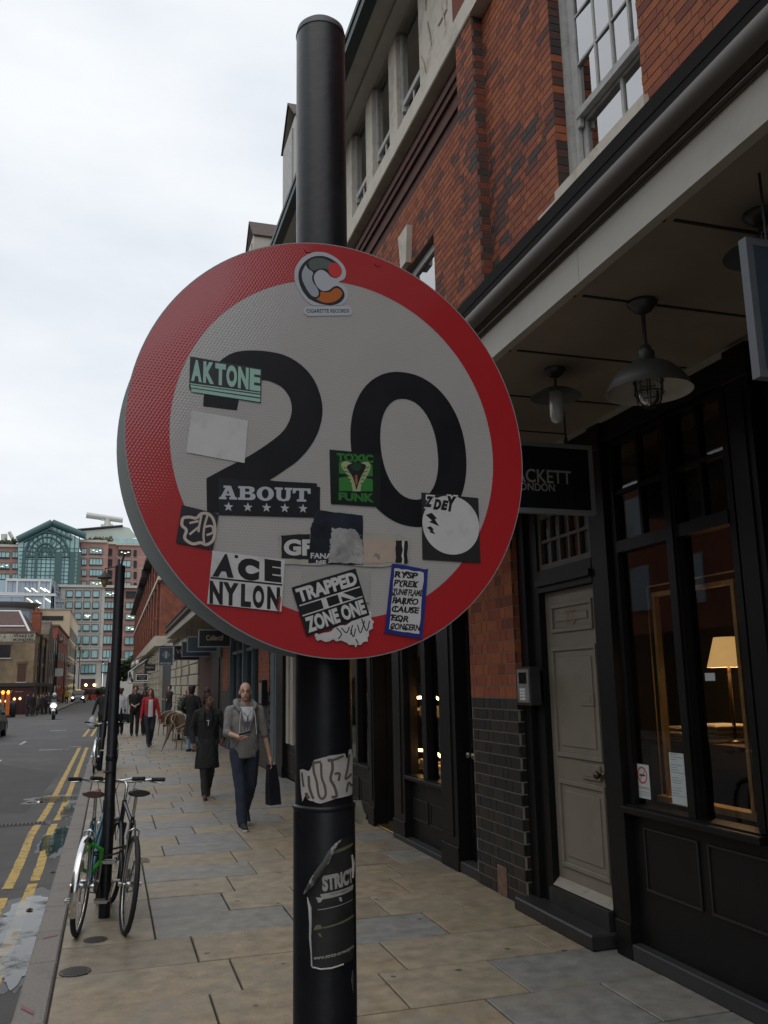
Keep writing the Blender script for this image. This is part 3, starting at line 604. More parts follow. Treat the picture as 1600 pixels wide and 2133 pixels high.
# shop C (hidden behind the sign) to F: plain timber, cream jamb, blue-grey shop, brick piers
m_blue = M('blue_grey_paint', (.075, .105, .12), rough=.5, var=.12, vs=3, world_co=True)
for a, b in ((13.4, 14.9), (15.0, 16.5)):
    shop_window(a, b, .66, [], mat=m_blk2); panel(part('stall_riser', MB().box(XW, XW+.1, a, b, .05, .6), m_blk2, bld), a+.1, b-.1, .15, .5)
part('cream_jamb', MB().box(XW-.04, XW+.1, 16.75, 17.0, .66, 3.48).box(XW-.03, XW+.1, 17.25, 17.5, .66, 3.48), m_crm, bld)
part('warm_blind', MB().box(XW+.02, XW+.04, 17.0, 17.25, .66, 3.48), M('tan_blind', (.40, .26, .15), rough=.8), bld)
panel(part('stall_riser', MB().box(XW, XW+.1, 16.5, 18.2, .02, .65), m_blk2, bld), 16.7, 18.0, .15, .5)
post(17.55, 18.25, flute=False); post(18.28, 18.98, mat=m_blue)
def low_pier(y0, y1):
    p = part('ground_pier', MB().box(XW-.10, XW+.16, y0, y1, 0, 3.62), m_mortd, bld)
    bricks(p, (XW-.1, y0, 0), (0, 1, 0), (0, 0, 1), (-1, 0, 0), y1-y0, 1.65, course=.097, pick=pick_glz, name='glazed_brickwork'); bricks(p, (XW-.1, y0, 1.65), (0, 1, 0), (0, 0, 1), (-1, 0, 0), y1-y0, 1.94, course=.097, pick=pick_clean, name='red_brickwork')
low_pier(19.05, 20.5); low_pier(26.0, 27.4)
for a, b in ((20.6, 23.1), (23.3, 25.8)):
    shop_window(a, b, .75, [((a+b)/2-.06, (a+b)/2+.06)], mat=m_blue); panel(part('stall_riser', MB().box(XW, XW+.1, a, b, .02, .69), m_blue, bld), a+.2, b-.2, .2, .55, mat=m_blue)
post(23.1, 23.3, mat=m_blue, flute=False); post(25.8, 25.99, mat=m_blue, flute=False)
d3 = part('black_door', MB().box(XW+.03, XW+.08, 27.5, 29.3, 0, 2.7).box(XW, XW+.09, 27.4, 31.5, 2.7, 3.48).box(XW, XW+.08, 29.3, 31.5, 0, 2.7), m_blk, bld)
part('end_wall', MB().box(XW, 9, 31.5, YF, 0, 3.65), BR[3], bld)
# ---- shop interior seen through window A
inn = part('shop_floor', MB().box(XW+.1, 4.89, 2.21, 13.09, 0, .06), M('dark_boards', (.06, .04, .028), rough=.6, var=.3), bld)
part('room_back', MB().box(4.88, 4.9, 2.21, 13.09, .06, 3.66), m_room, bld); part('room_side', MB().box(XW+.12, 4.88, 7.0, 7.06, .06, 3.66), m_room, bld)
# ================================================================ far end of the street and the left-hand row
def pbx(x0, y0, x1, y1, Y):   # pixel rectangle on a facade at distance Y -> (X0, X1, Z0, Z1)
    xm, ym = (x0+x1)/2, (y0+y1)/2
    return atY(x0, ym, Y).x, atY(x1, ym, Y).x, atY(xm, y1, Y).z, atY(xm, y0, Y).z
m_pink = M('pink_granite_brick', (.36, .205, .17), rough=.75, var=.14, vs=.8, world_co=True)
m_pst = M('pale_stone', (.50, .47, .42), rough=.75, var=.08, vs=.5, world_co=True)
m_teal = M('teal_glass', (.25, .46, .46), rough=.08, var=.25, vs=.35, spec=.9, coat=.6, world_co=True)  # this glass and the green steel are paled in place of distance haze
m_tealf = M('green_steel', (.05, .115, .115), rough=.5, var=.15)
m_dk = M('dark_sill_metal', (.02, .022, .024), rough=.6)
m_lit = M('lit_ceiling_panel', (.9, .85, .6), emit=(1, .9, .6), es=2.2)
def far_window(parent, x0, y0, x1, y1, Y, bars=0, pane=None, lit=False, name='window'):
    a, b, c, d = pbx(x0, y0, x1, y1, Y); t = (d-c)*.13
    w = part(name, MB().box(a, b, Y-.25, Y-.02, c-.02, c+t).box(a-.08, a, Y-.2, Y, c, d+.08).box(b, b+.08, Y-.2, Y, c, d+.08).box(a, b, Y-.2, Y, d, d+.1), m_dk, parent)
    part('pane', MB().box(a, b, Y-.06, Y+.02, c+t, d), pane or m_teal, w)
    for i in range(bars):
        xb = a+(b-a)*(i+1)/(bars+1); part('bar', MB().box(xb-.05, xb+.05, Y-.11, Y-.06, c+t, d), m_dk, w)
    if lit:
        for i in range(3): xb = a+(b-a)*(.2+.27*i); part('ceiling_light', MB().box(xb, xb+.45, Y-.075, Y-.062, d-.55-.25*(i % 2), d-.42-.25*(i % 2)), m_lit, w)
    return w
# ---- pink office block with the glass arch, behind
P1 = 212.0
off = thing('office_block', 'pink stone office block with a tall green glass arched atrium', 'building', (5, P1, 0))
def wallpx(x0, y0, x1, y1, Y, d, mb): a, b, c, e = pbx(x0, y0, x1, y1, Y); mb.box(a, b, Y, Y+d, c, e)
for z_ in ((-60, 1139, 41, 1240, P1, 14), (165, 1130, 222, 1330, P1, 14), (222, 1134, 243, 1330, P1+1.2, 12), (243, 1137, 330, 1330, P1-.6, 12)):
    wl = MB(); wallpx(*z_, wl); part('wall', wl, m_pink, off)
for (x0, x1, y, Y) in ((-60, 43, 1139, P1), (163, 223, 1130, P1), (222, 244, 1134, P1+1.2), (242, 330, 1137, P1-.6)):
    a, b, c, e = pbx(x0, y-5, x1, y, Y); part('parapet', MB().box(a, b, Y-.5, Y+14, c, e), m_pst, off)
for (x0, x1, Y) in ((-60, 41, P1), (165, 222, P1), (243, 330, P1-.6)):
    for y in (1160, 1183, 1206):
        a, b, c, e = pbx(x0, y, x1, y+.9, Y); part('stone_band', MB().box(a, b, Y-.06, Y, c, e), m_pst, off)
rows = ((1143, 1155), (1165, 1178), (1188, 1201), (1211, 1221))
for k, (a, b) in enumerate(rows):
    far_window(off, 171, a, 180, b, P1, 1); far_window(off, 187, a-1, 213, b, P1, 3, lit=k in (0, 3))
    far_window(off, 224, a+1, 233, b+2, P1+1.2, 0, m_dk); far_window(off, 247, a+3, 272, b+4, P1-.6, 2, m_dk if k == 0 else None, lit=k == 0)
    far_window(off, 279, a+4, 284, b+5, P1-.6, 0, m_dk)
for k, (a, b) in enumerate(((1150, 1163), (1173, 1186), (1196, 1208))):
    far_window(off, -14, a, 20, b, P1, 3, lit=k == 1); far_window(off, 26, a, 37, b, P1, 1)
# glass atrium: gabled glass front, arched bars, side return
GA = P1-1.5
def g2(x, y): p = atY(x, y, GA); return (p.x, p.z)
gm = lambda dy: (lambda u, v, d: (u, GA+dy+d, v))
gl = part('atrium_glass', MB().poly([[g2(38, 1230), g2(165, 1230), g2(165, 1122), g2(109, 1092), g2(38, 1124)]], gm(0), 1.0, 0), m_teal, off)
for i in range(13):
    x = 44+i*9.7; p0, p1 = g2(x, 1230), g2(x, max(1096, 1122-(1-abs(x-109)/72)*28+2)); part('mullion', MB().box(p0[0]-.09, p0[0]+.09, GA-.16, GA-.01, p0[1], p1[1]), m_tealf, gl)
for j in range(11):
    y = 1140+j*8.2; p0, p1 = g2(40, y), g2(164, y); part('transom', MB().box(p0[0], p1[0], GA-.13, GA-.015, p0[1]-.07, p0[1]+.07), m_tealf, gl)
def barp(pts, r, nm='arch_rib'): part(nm, MB().tube([(*[g2(x, y)[0]], GA-.2, g2(x, y)[1]) for x, y in pts], r, 6), m_tealf, gl)
arc = lambda cx, cy, rx, ry: [(cx+rx*cos(pi-pi*i/16), cy-ry*sin(pi-pi*i/16)) for i in range(17)]
barp(arc(98, 1160, 46, 51), .28); barp(arc(98, 1160, 37, 41), .18); barp(arc(95, 1158, 21, 26), .24); barp(arc(95, 1158, 14, 18), .15); barp(arc(95, 1158, 7, 9), .12)
for i in range(1, 12):
    q = pi*i/12; barp([(98+22*cos(q), 1159-27*sin(q)), (98+45*cos(q), 1160-50*sin(q))], .1); barp([(95+7*cos(q), 1158-9*sin(q)), (95+20*cos(q), 1158-25*sin(q))], .09)
for x, w in ((46, .35), (72, .3), (119, .75), (148, .6), (162, .4)): p0, p1 = g2(x, 1230), g2(x, 1150); part('column', MB().box(p0[0]-w, p0[0]+w, GA-.5, GA-.02, p0[1], p1[1]), m_tealf, gl)
barp([(49, 1160), (147, 1160)], .22, 'spring_beam')
ga = MB()
for a, b, r in (((36, 1125), (109, 1089), .8), ((109, 1089), (178, 1117), .8), ((50, 1128), (103, 1103), .3), ((103, 1103), (150, 1124), .3)): ga.tube([(g2(*a)[0], GA-.35, g2(*a)[1]), (g2(*b)[0], GA-.35, g2(*b)[1])], r, 6)
ga.tube([(g2(109, 1090)[0], GA-.3, g2(109, 1090)[1]), (g2(109, 1086)[0], GA-.3, g2(109, 1085)[1])], [.3, .05], 6)
part('gable_frame', ga, m_tealf, gl)
rt = MB(); a = [g2(*p) for p in ((109, 1089), (138, 1092), (178, 1112), (178, 1122), (165, 1122))]
rt.add([(u, GA+.5, v) for u, v in a]+[(u, GA+9, v) for u, v in a], [(0, 1, 6, 5), (1, 2, 7, 6), (2, 3, 8, 7)]); part('atrium_roof', rt, m_tealf, gl)
# roofs, roof gardens, cradle crane
mr = M('pale_green_roof', (.50, .52, .46), rough=.7, var=.05, vs=.3)
mb = MB(); q = [atY(x, y, P1+6) for x, y in ((158, 1104), (254, 1096), (275, 1122), (175, 1122))]
mb.add(q+[p+V((0, 8, 0)) for p in q], [(3, 2, 1, 0), (0, 1, 5, 4), (1, 2, 6, 5)]); q2 = [atY(x, y, P1+6) for x, y in ((254, 1096), (270, 1100), (286, 1120), (275, 1122))]; mb.add(q2, [(3, 2, 1, 0)])
part('mansard_roof', mb, mr, off); part('roof_ridge', MB().tube([atY(158, 1104, P1+5.8), atY(256, 1095.5, P1+5.8)], .3, 6), m_dk, off)
a, b, c, e = pbx(236, 1122, 292, 1137, P1+2); part('penthouse_glass', MB().box(a, b, P1+2, P1+8, c, e), m_teal, off)
def leafmass(name, parent, spots, mats, n, size, seed, kindlabel=None):
    r = random.Random(seed); mb = MB()
    for (c, rad) in spots:
        for i in range(n):
            d = V((r.gauss(0, 1), r.gauss(0, 1), r.gauss(0, 1))).normalized()*(r.random()**.45); p = V(c)+V((d.x*rad[0], d.y*rad[1], d.z*rad[2]))
            a = V((r.uniform(-1, 1), r.uniform(-1, 1), r.uniform(-1, 1))).normalized(); b = a.orthogonal().normalized(); s = size*r.uniform(.6, 1.3)
            mb.add([p-a*s, p+b*s*.6, p+a*s, p-b*s*.6], [(0, 1, 2, 3)], r.randrange(len(mats)))
    return part(name, mb, mats, parent)
LEAF = [M('leaf_dark', (.018, .035, .012), rough=.7, var=.3), M('leaf_mid', (.035, .065, .02), rough=.7, var=.3), M('leaf_light', (.06, .10, .03), rough=.7, var=.3)]
def shrub(px0, px1, py, h, Y, label, seed):
    t = thing('roof_shrub', label, 'shrub', atY((px0+px1)/2, py, Y), group='roof garden shrubs'); sp = []; r = random.Random(seed)
    k = max(3, int((px1-px0)/5))
    for i in range(k):
        p = atY(px0+(px1-px0)*(i+.5)/k, py-h*r.uniform(.2, .55), Y+r.uniform(-.5, 1.5)); sp.append((p, (.9, .9, r.uniform(.7, 1.2))))
    leafmass('foliage', t, sp, LEAF, 90, .26, seed)
    part('stem', MB().tube([atY((px0+px1)/2, py+1, Y+.4), atY((px0+px1)/2, py-h*.5, Y+.4)], [.12, .04], 5), LEAF[0], t)
shrub(179, 232, 1132, 15, P1+2.5, 'long dark green hedge on the roof terrace beside the arched atrium', 3)
shrub(-4, 34, 1136, 12, P1+2.5, 'low green bushes on the roof left of the arched atrium', 4)
cr_ = thing('cradle_crane', 'white window-cleaning crane standing on the pale green office roof', 'crane', atY(224, 1096, P1+8))
mwh = M('dusty_white_steel', (.55, .54, .50), rough=.6, var=.1)
Yc = P1+8
part('boom', MB().tube([atY(180, 1073, Yc), atY(256, 1084, Yc)], [.75, .65], 4), mwh, cr_)
part('mast', MB().tube([atY(224, 1097, Yc), atY(224, 1080, Yc)], [.9, .6], 8), mwh, cr_); part('cab', MB().tube([atY(214, 1079, Yc), atY(214, 1084, Yc)], .5, 4), mwh, cr_)
part('base', MB().tube([atY(210, 1096, Yc), atY(236, 1096, Yc)], .5, 4), mwh, cr_)
t = thing('cradle_crane', 'small white hoist crane standing on the roof behind the low bushes', 'crane', atY(22, 1130, Yc))
part('jib', MB().tube([atY(30, 1128, Yc), atY(19, 1108, Yc)], .4, 4), mwh, t); part('cabinet', MB().tube([atY(9, 1128, Yc), atY(9, 1113, Yc)], .9, 4), mwh, t); part('mast', MB().tube([atY(9, 1128, Yc), atY(30, 1127, Yc)], .35, 4), mwh, t)
# ---- stone-grid office in front of it
P2 = 188.0
so_ = thing('stone_office', 'pale stone office block with a grid of square teal windows', 'building', (5, P2, 0))
wl = MB(); wallpx(120, 1224, 214, 1462, P2, 18, wl); part('stone_wall', wl, m_pst, so_)
wl = MB(); wallpx(214, 1224, 330, 1370, P2+.3, 17, wl); part('pink_wall', wl, m_pink, so_)
wl = MB(); wallpx(214, 1374, 330, 1462, P2+.2, 17, wl); part('podium', wl, m_pst, so_)
a, b, c, e = pbx(118, 1219, 334, 1224, P2-.4); part('cornice', MB().box(a, b, P2-.5, P2+18, c, e), m_pst, so_); a, b, c, e = pbx(118, 1372, 334, 1376, P2-.4); part('string_course', MB().box(a, b, P2-.45, P2+18, c, e), m_pst, so_)
RW = ((1231, 1246), (1254, 1269), (1277, 1292), (1301, 1316), (1325, 1344), (1354, 1373))
for k, (y0, y1) in enumerate(RW):
    sh = -(y0-1231)*.027
    for j, x in enumerate((139, 157.5, 175.5, 194)): far_window(so_, x+sh, y0, x+12.5+sh, y1-1, P2, lit=(k*4+j) in (10,))
    far_window(so_, 218+sh, y0, 239+sh, y1-1, P2+.3, 2, lit=k in (0,)); far_window(so_, 246+sh, y0, 256+sh, y1-1, P2+.3, 0, m_dk); far_window(so_, 263+sh, y0+2, 290+sh, y1, P2+.3, 2, m_dk if k == 0 else None, lit=k in (2, 3))
jb = MB()
for x in (134, 153.5, 172, 190.5, 209):
    a, b, c, e = pbx(x-.5, 1226, x+.3, 1372, P2); jb.box(a, b, P2-.03, P2+.01, c, e)
for y in (1249.5, 1272.5, 1296, 1320, 1349): a, b, c, e = pbx(122, y, 213, y+.6, P2); jb.box(a, b, P2-.031, P2+.01, c, e)
part('stone_joints', jb, M('stone_joint', (.22, .2, .18)), so_)
far_window(so_, 169, 1385, 199, 1404, P2, 3); far_window(so_, 212, 1385, 226, 1402, P2, 1)
a, b, c, e = pbx(168, 1414, 198, 1446, P2); part('entrance', MB().box(a, b, P2-.08, P2+.02, c, e), M('maroon_lobby', (.05, .02, .018), rough=.5), so_)
for x in (179, 196.5): p = atY(x, 1427, P2-.2); part('lobby_lamp', MB().ell(p, (.28, .2, .28), 10), M('lobby_lamp_glow', (1, .8, .4), emit=(1, .75, .35), es=4), so_)
# ---- white glass office behind the roofs on the left
P3 = 172.0
wo_ = thing('glass_office', 'modern white framed office with pale blue glass above the rooftops', 'building', (-14, P3, 0))
m_pale = M('pale_blue_glass', (.34, .44, .52), rough=.1, var=.2, vs=.3, coat=.5, world_co=True); m_wf = M('white_cladding', (.66, .67, .68), rough=.5, var=.04)
gb = MB(); wallpx(-30, 1209, 106, 1290, P3, 14, gb); part('glass_wall', gb, m_pale, wo_)
fr = MB()
for (x0, y0, x1, y1) in ((12, 1206, 108, 1211), (-30, 1236, 116, 1241), (34, 1211, 38, 1236), (80, 1211, 84, 1236), (90, 1241, 94, 1272), (12, 1211, 15, 1236), (104, 1211, 107, 1236)): a, b, c, e = pbx(x0, y0, x1, y1, P3); fr.box(a, b, P3-.35, P3-.02, c, e)
part('white_frame', fr, m_wf, wo_)
ml = MB()
for x in (25, 52, 67, 95, 60, 75, 110): a, b, c, e = pbx(x-.3, 1211, x+.3, 1272, P3); ml.box(a, b, P3-.1, P3-.01, c, e)
part('mullions', ml, M('grey_mullion', (.16, .19, .22)), wo_)
for i in range(9):
    x, y = (58, 72, 90, 98, 62, 70, 80, 75, 100)[i], (1228, 1229, 1228, 1230, 1250, 1257, 1254, 1262, 1250)[i]; p = atY(x, y, P3-.06); part('ceiling_light', MB().obox(p, (.5, 0, -.35), (0, .01, 0), (.04, 0, .06)), m_lit, wo_)
sb = MB(); a = [atY(106, 1212, P3), atY(116, 1222, P3+22), atY(138, 1272, P3+22), atY(106, 1272, P3)]; sb.add(a, [(0, 1, 2, 3)]); sb.add([p+V((.6, 0, 0)) for p in a], [(3, 2, 1, 0)]); part('side_wall', sb, m_pale, wo_)
sf_ = MB()
for i in range(5): p0 = a[0].lerp(a[1], i/4); p1 = a[3].lerp(a[2], i/4); sf_.tube([p0+V((.7, 0, 0)), p1+V((.7, 0, 0))], .16, 4)
for i in range(4): p0 = a[0].lerp(a[3], i/3); p1 = a[1].lerp(a[2], i/3); sf_.tube([p0+V((.7, 0, 0)), p1+V((.7, 0, 0))], .14, 4)
part('side_fins', sf_, M('grey_fin', (.33, .35, .37)), wo_)
# ---- curved grey block
P4 = 120.0
gc = thing('curved_block', 'grey office with a curved corner and heavy cornice above the slate roof', 'building', (-12, P4, 0))
c0 = atY(20, 1290, P4+8); rr = abs(atY(58, 1290, P4).x-c0.x); mb = MB()
z0, z1 = 4.0, atY(30, 1248, P4).z
mb.lathe([(rr, z0), (rr, z1-.6)], (c0.x, P4+8, 0), 40); part('wall', mb, M('grey_render', (.24, .245, .25), rough=.7, var=.1), gc)
part('cornice', MB().lathe([(rr, z1-.62), (rr+.5, z1-.4), (rr+.6, z1-.2), (rr+.9, z1), (rr+.9, z1+.12), (0, z1+.15)], (c0.x, P4+8, 0), 40), M('dark_grey_cornice', (.16, .165, .17), rough=.7), gc)
for i in range(6):
    q = radians(232+i*17); cx, cy = c0.x+rr*cos(q), P4+8+rr*sin(q); tx = V((-sin(q), cos(q), 0)); nn = V((cos(q), sin(q), 0))
    part('window', MB().obox(V((cx, cy, z1-1.7)), tx*.55, nn*.05, V((0, 0, .65))), m_pale, gc)
a, b, c, e = pbx(-20, 1243, 52, 1246, P4+4); part('roof_railing', MB().tube([(a, P4+3, z1+1.1), (b, P4+3, z1+1.1)], .05, 5).tube([(a, P4+3, z1+.6), (b, P4+3, z1+.6)], .04, 5), m_wf, gc)
# ---- left-hand row along the street
XL = -5.8
m_yb = M('london_stock_brick', (.26, .19, .115), rough=.9, var=.25, vs=1.6, bump=.4, bs=12, stain=(.15, .115, .08, .7), sts=.35, world_co=True)  # brick and stone colours of this row lightened to stand in for haze
m_db = M('brown_stock_brick', (.155, .115, .082), rough=.9, var=.25, vs=1.6, stain=(.07, .055, .045, .7), sts=.4, world_co=True)
m_or = M('orange_red_brick', (.30, .095, .055), rough=.85, var=.2, vs=1.2, world_co=True)
m_bg = M('beige_stone', (.60, .48, .33), rough=.8, var=.06, vs=.5, world_co=True)
m_mar = M('maroon_shopfront', (.055, .012, .010), rough=.45, var=.2, vs=1.5, world_co=True)
m_win = M('dark_window', (.018, .018, .02), rough=.15, var=.3)
m_slt = M('brown_roof_tile', (.10, .06, .05), rough=.8, var=.2, vs=2, bump=.4, bs=10, world_co=True)
yb = thing('corner_building', 'yellow stock brick corner building with a maroon restaurant front below', 'building', (-10, 75, -.12))
F0 = 74.0
part('front_wall', MB().box(-16, XL, F0, 89, -.12, 6.13), m_yb, yb)
part('cornice', MB().box(-16, XL+.25, F0-.25, 89, 2.0, 2.28).box(-16, XL+.12, F0-.12, 89, 1.93, 2.0), M('dark_fascia_board', (.04, .035, .03), rough=.6), yb)
part('restaurant_front', MB().box(-16, XL+.08, F0-.08, 82, -.12, 1.93), m_mar, yb)
for i in range(4): part('pilaster', MB().box(-8.2+i*.8, -8.08+i*.8, F0-.14, F0-.08, -.12, 1.4), m_mar, yb)
mb = MB(); text_box(mb, 'URANT', (-8.22, F0-.09, 1.50), (1, 0, 0), (0, 0, 1), 1.02, .2, (0, -1, 0), .01, .02); text_box(mb, 'martys', (-7.05, F0-.09, 1.53), (1, 0, 0), (0, 0, 1), .62, .13, (0, -1, 0), .01, .0, shear=.3); part('fascia_lettering', mb, M('gilt_lettering', (.42, .34, .24), rough=.5), yb)
part('door', MB().box(-7.1, -6.3, F0-.12, F0-.085, -.1, 1.25), M('maroon_door', (.035, .008, .008), rough=.4), yb)
for x, z in ((-7.02, 1.05), (-6.62, 1.07), (-8.02, .9), (-7.6, .9)): part('wall_lamp', MB().tube([(x, F0-.15, z+.1), (x, F0-.3, z)], [.03, .1], 8), M('warm_lamp_glow', (1, .8, .5), emit=(1, .6, .2), es=3), yb)
for (x0, x1, z0, z1) in ((-8.5, -7.55, 4.2, 5.2), (-6.95, -6.35, 2.35, 3.75)): 
    w = part('window', MB().box(x0, x1, F0-.05, F0+.02, z0, z1), m_win if z0 > 3 else M('rusty_shutter', (.09, .04, .025), rough=.7), yb)
    part('lintel', MB().box(x0-.1, x1+.1, F0-.07, F0+.01, z1, z1+.18), m_db, w); part('sill', MB().box(x0-.08, x1+.08, F0-.1, F0+.01, z0-.08, z0), m_pst, w)
part('painted_band', MB().box(-16, XL-.0, F0-.04, F0-.002, 5.45, 6.05), M('pale_mural_paint', (.40, .37, .30), rough=.8, var=.2, stain=(.08, .06, .05, .9), sts=3.2), yb)
mb = MB(); text_box(mb, 'WAKE UP', (-7.4, F0-.045, 5.77), (1, 0, 0), (0, 0, 1), 1.5, .24, (0, -1, 0), .01, .03); text_box(mb, 'MONSTERS', (-7.4, F0-.045, 5.50), (1, 0, 0), (0, 0, 1), 1.45, .2, (0, -1, 0), .01, .03); part('mural_lettering', mb, M('mural_ink', (.05, .04, .035)), yb)
for k, (a, b) in enumerate(((75.6, 76.2), (77.6, 78.2), (79.6, 80.2), (82.5, 83), (84, 84.5), (85.5, 86))):
    part('window', MB().box(XL-.02, XL+.03, a, b, 4.0, 5.5), m_win, yb); part('window', MB().box(XL-.02, XL+.03, a, b, 2.4, 3.7), m_win, yb)
part('downpipe', MB().tube([(XL+.1, 79.0, 0), (XL+.1, 79.0, 6.3)], .09, 6), m_dk, yb); part('downpipe', MB().tube([(XL+.1, 84.5, 0), (XL+.1, 84.5, 6.3)], .07, 6), m_dk, yb)
part('parapet', MB().box(-16, XL+.06, F0-.06, 89, 6.13, 6.25), m_db, yb)
rf_ = MB(); A = [(-16, F0+.6, 6.25), (XL-.5, F0+.6, 6.25), (XL-1.6, F0+3.5, 8.1), (-16, F0+3.5, 8.1)]; Bk = [(XL-.5, 88, 6.25), (XL-1.6, 85, 8.1), (-16, 85, 8.1)]
rf_.add(A+Bk, [(0, 1, 2, 3), (1, 4, 5, 2), (3, 2, 5, 6)]); rr_ = part('mansard_roof', rf_, m_slt, yb)
part('white_flashing', MB().tube([(-16, F0+1.2, 6.72), (XL-.95, F0+1.2, 6.72)], .07, 5).tube([A[1], A[2]], .1, 5).tube([A[2], A[3]], .08, 5), m_wf, rr_)
part('chimney', MB().box(-6.9, -6.2, 83, 85, 6.2, 8.4).box(-6.95, -6.15, 82.95, 85.05, 8.4, 8.55), m_or, rr_)
for i in range(5): part('chimney_pot', MB().lathe([(.12, 8.55), (.09, 8.95)], (-6.55, 83.3+i*.36, 0), 8), m_or, rr_)
db_ = thing('brown_terrace', 'narrow brown brick house with a white painted gable between stock brick and red brick', 'building', (-8, 96, -.12))
part('wall', MB().box(-16, XL+.0, 89.02, 104, -.12, 6.9), m_db, db_); part('gable', MB().poly([[(89.4, 6.9), (96, 6.9), (92.5, 8.4)]], lambda u, v, d: (d, u, v), -12, XL-.02), m_db, db_)
part('white_gable', MB().box(XL-.2, XL+.06, 98.6, 103.6, 5.4, 6.9), m_wf, db_)
part('roof_shed', MB().box(-9, XL-.3, 92, 98, 6.9, 8.0).box(-9.2, XL-.1, 91.8, 98.2, 8.0, 8.2), M('grey_felt', (.15, .15, .16)), db_)
for a, b in ((90.5, 91.3), (93, 93.8), (95.5, 96.3), (98, 98.8), (100.5, 101.3)): part('window', MB().box(XL, XL+.04, a, b, 4.2, 5.6), m_win, db_); part('window', MB().box(XL, XL+.04, a, b, 2.3, 3.6), m_win, db_)
part('shopfront', MB().box(XL, XL+.1, 89.1, 103.9, -.12, 2.0), m_blk2, db_); part('white_door_surround', MB().box(XL+.1, XL+.2, 99, 101, -.1, 2.1), m_wf, db_)
part('downpipe', MB().tube([(XL+.12, 101.8, 0), (XL+.12, 101.8, 7.6)], .1, 6), m_dk, db_)
rd_ = thing('red_terrace', 'tall orange red brick house with small dark windows before the beige block', 'building', (-8, 117, -.12))
part('wall', MB().box(-16, XL, 104.02, 130, -.12, 8.6), m_or, rd_)
for k in range(5):
    a = 106+k*4.8
    for z in (1.0, 3.0, 5.0, 7.0): part('window', MB().box(XL, XL+.05, a, a+1.3, z, z+1.1), m_win, rd_)
part('parapet', MB().box(-16, XL+.1, 103.9, 130, 8.6, 8.8), m_db, rd_)
bg_ = thing('beige_block', 'tall plain beige stone block with rows of narrow slot windows', 'building', (-8, 147, -.12))
part('wall', MB().box(-17.5, XL, 130.02, 162, -.12, 12.6), m_bg, bg_)
part('coping', MB().box(-17.6, XL+.1, 129.9, 162, 12.6, 12.75), M('beige_coping', (.4, .33, .24)), bg_)
a, b, c, e = pbx(80, 1283, 132, 1292, 130); part('roof_void', MB().box(a, b, 129.93, 130.02, c, e), m_dk, bg_)
for z in (1.6, 4.0, 6.4, 8.8):
    for k in range(9): part('window', MB().box(XL, XL+.06, 132+k*3.3, 133.1+k*3.3, z, z+1.6), m_win, bg_)
    part('string', MB().box(XL, XL+.12, 130.05, 162, z-.5, z-.35), m_bg, bg_)
# small sign boards, canopies and lamps of the far shops
for (y, z, w, h, lab, c) in ((98.5, 3.05, .9, .8, 'white square hanging sign on the brown brick house', (.6, .6, .58)), (103, 1.2, .8, .55, 'orange round-cornered hanging sign before the red brick house', (.4, .10, .04))):
    t = solo('hanging_sign', MB().box(XL+.1, XL+.1+w, y, y+.06, z, z+h), M('sign_'+str(y), c), lab, 'sign')
def street_lamp(px, ytop, ybase, Y, label):
    p0, p1 = atY(px, ybase, Y), atY(px, ytop, Y); p0.z = -.1; p0.x = p1.x
    t = thing('street_lamp', label, 'street lamp', p0, group='black lamp posts on the far pavement')
    part('post', MB().tube([p0, p1], [.09, .05], 8), m_dk, t); part('bracket', MB().tube([p1+V((0, 0, -.3)), p1+V((.45, 0, 0)), p1+V((.5, 0, -.15))], .025, 6), m_dk, t)
    part('lantern', MB().lathe([(.03, .1), (.22, -.1), (.20, -.16), (.1, -.42), (0, -.45)], p1+V((.5, 0, -.15)), 10), M('lantern_glass', (.2, .17, .12), rough=.3), t)
street_lamp(117, 1328, 1462, 95, 'black lamp post standing before the brown brick house')
street_lamp(135, 1380, 1462, 118, 'black lamp post standing before the red brick house')
street_lamp(158, 1345, 1455, 135, 'black lamp post standing before the beige block')
street_lamp(167, 1352, 1452, 150, 'black lamp post standing before the stone-grid office')
# tree at the far end
def tree(px, pyb, pyt, Y, rad, label, seed, sz=.22, n=420):
    b = atY(px, pyb, Y); tp = atY(px, pyt, Y); b.z = -.1; h = tp.z-b.z; r = random.Random(seed)
    t = thing('street_tree', label, 'tree', b)
    mb = MB().tube([b, b+V((.1, 0, h*.35)), b+V((0, .1, h*.7))], [.22, .16, .06], 8)
    sp = []
    for i in range(9):
        q = r.uniform(0, 2*pi); e = V((b.x+rad*.62*cos(q), b.y+rad*.62*sin(q), b.z+h*r.uniform(.42, .86))); mb.tube([b+V((.05, 0, h*.33)), (b+V((.05, 0, h*.4))).lerp(e, .6)+V((0, 0, .2)), e], [.08, .05, .02], 5); sp.append((e, (rad*.42, rad*.42, h*.14)))
    sp.append((b+V((0, 0, h*.8)), (rad*.5, rad*.5, h*.18)))
    part('trunk', mb, M('bark', (.06, .05, .04), rough=.9), t); leafmass('crown', t, sp, LEAF, n, sz, seed)
tree(276, 1475, 1362, 150, 2.6, 'bushy green tree at the far end of the pavement', 5)
tree(214, 1462, 1430, 150, 1.2, 'small light green sapling beside the red bus', 6, .16, 200)
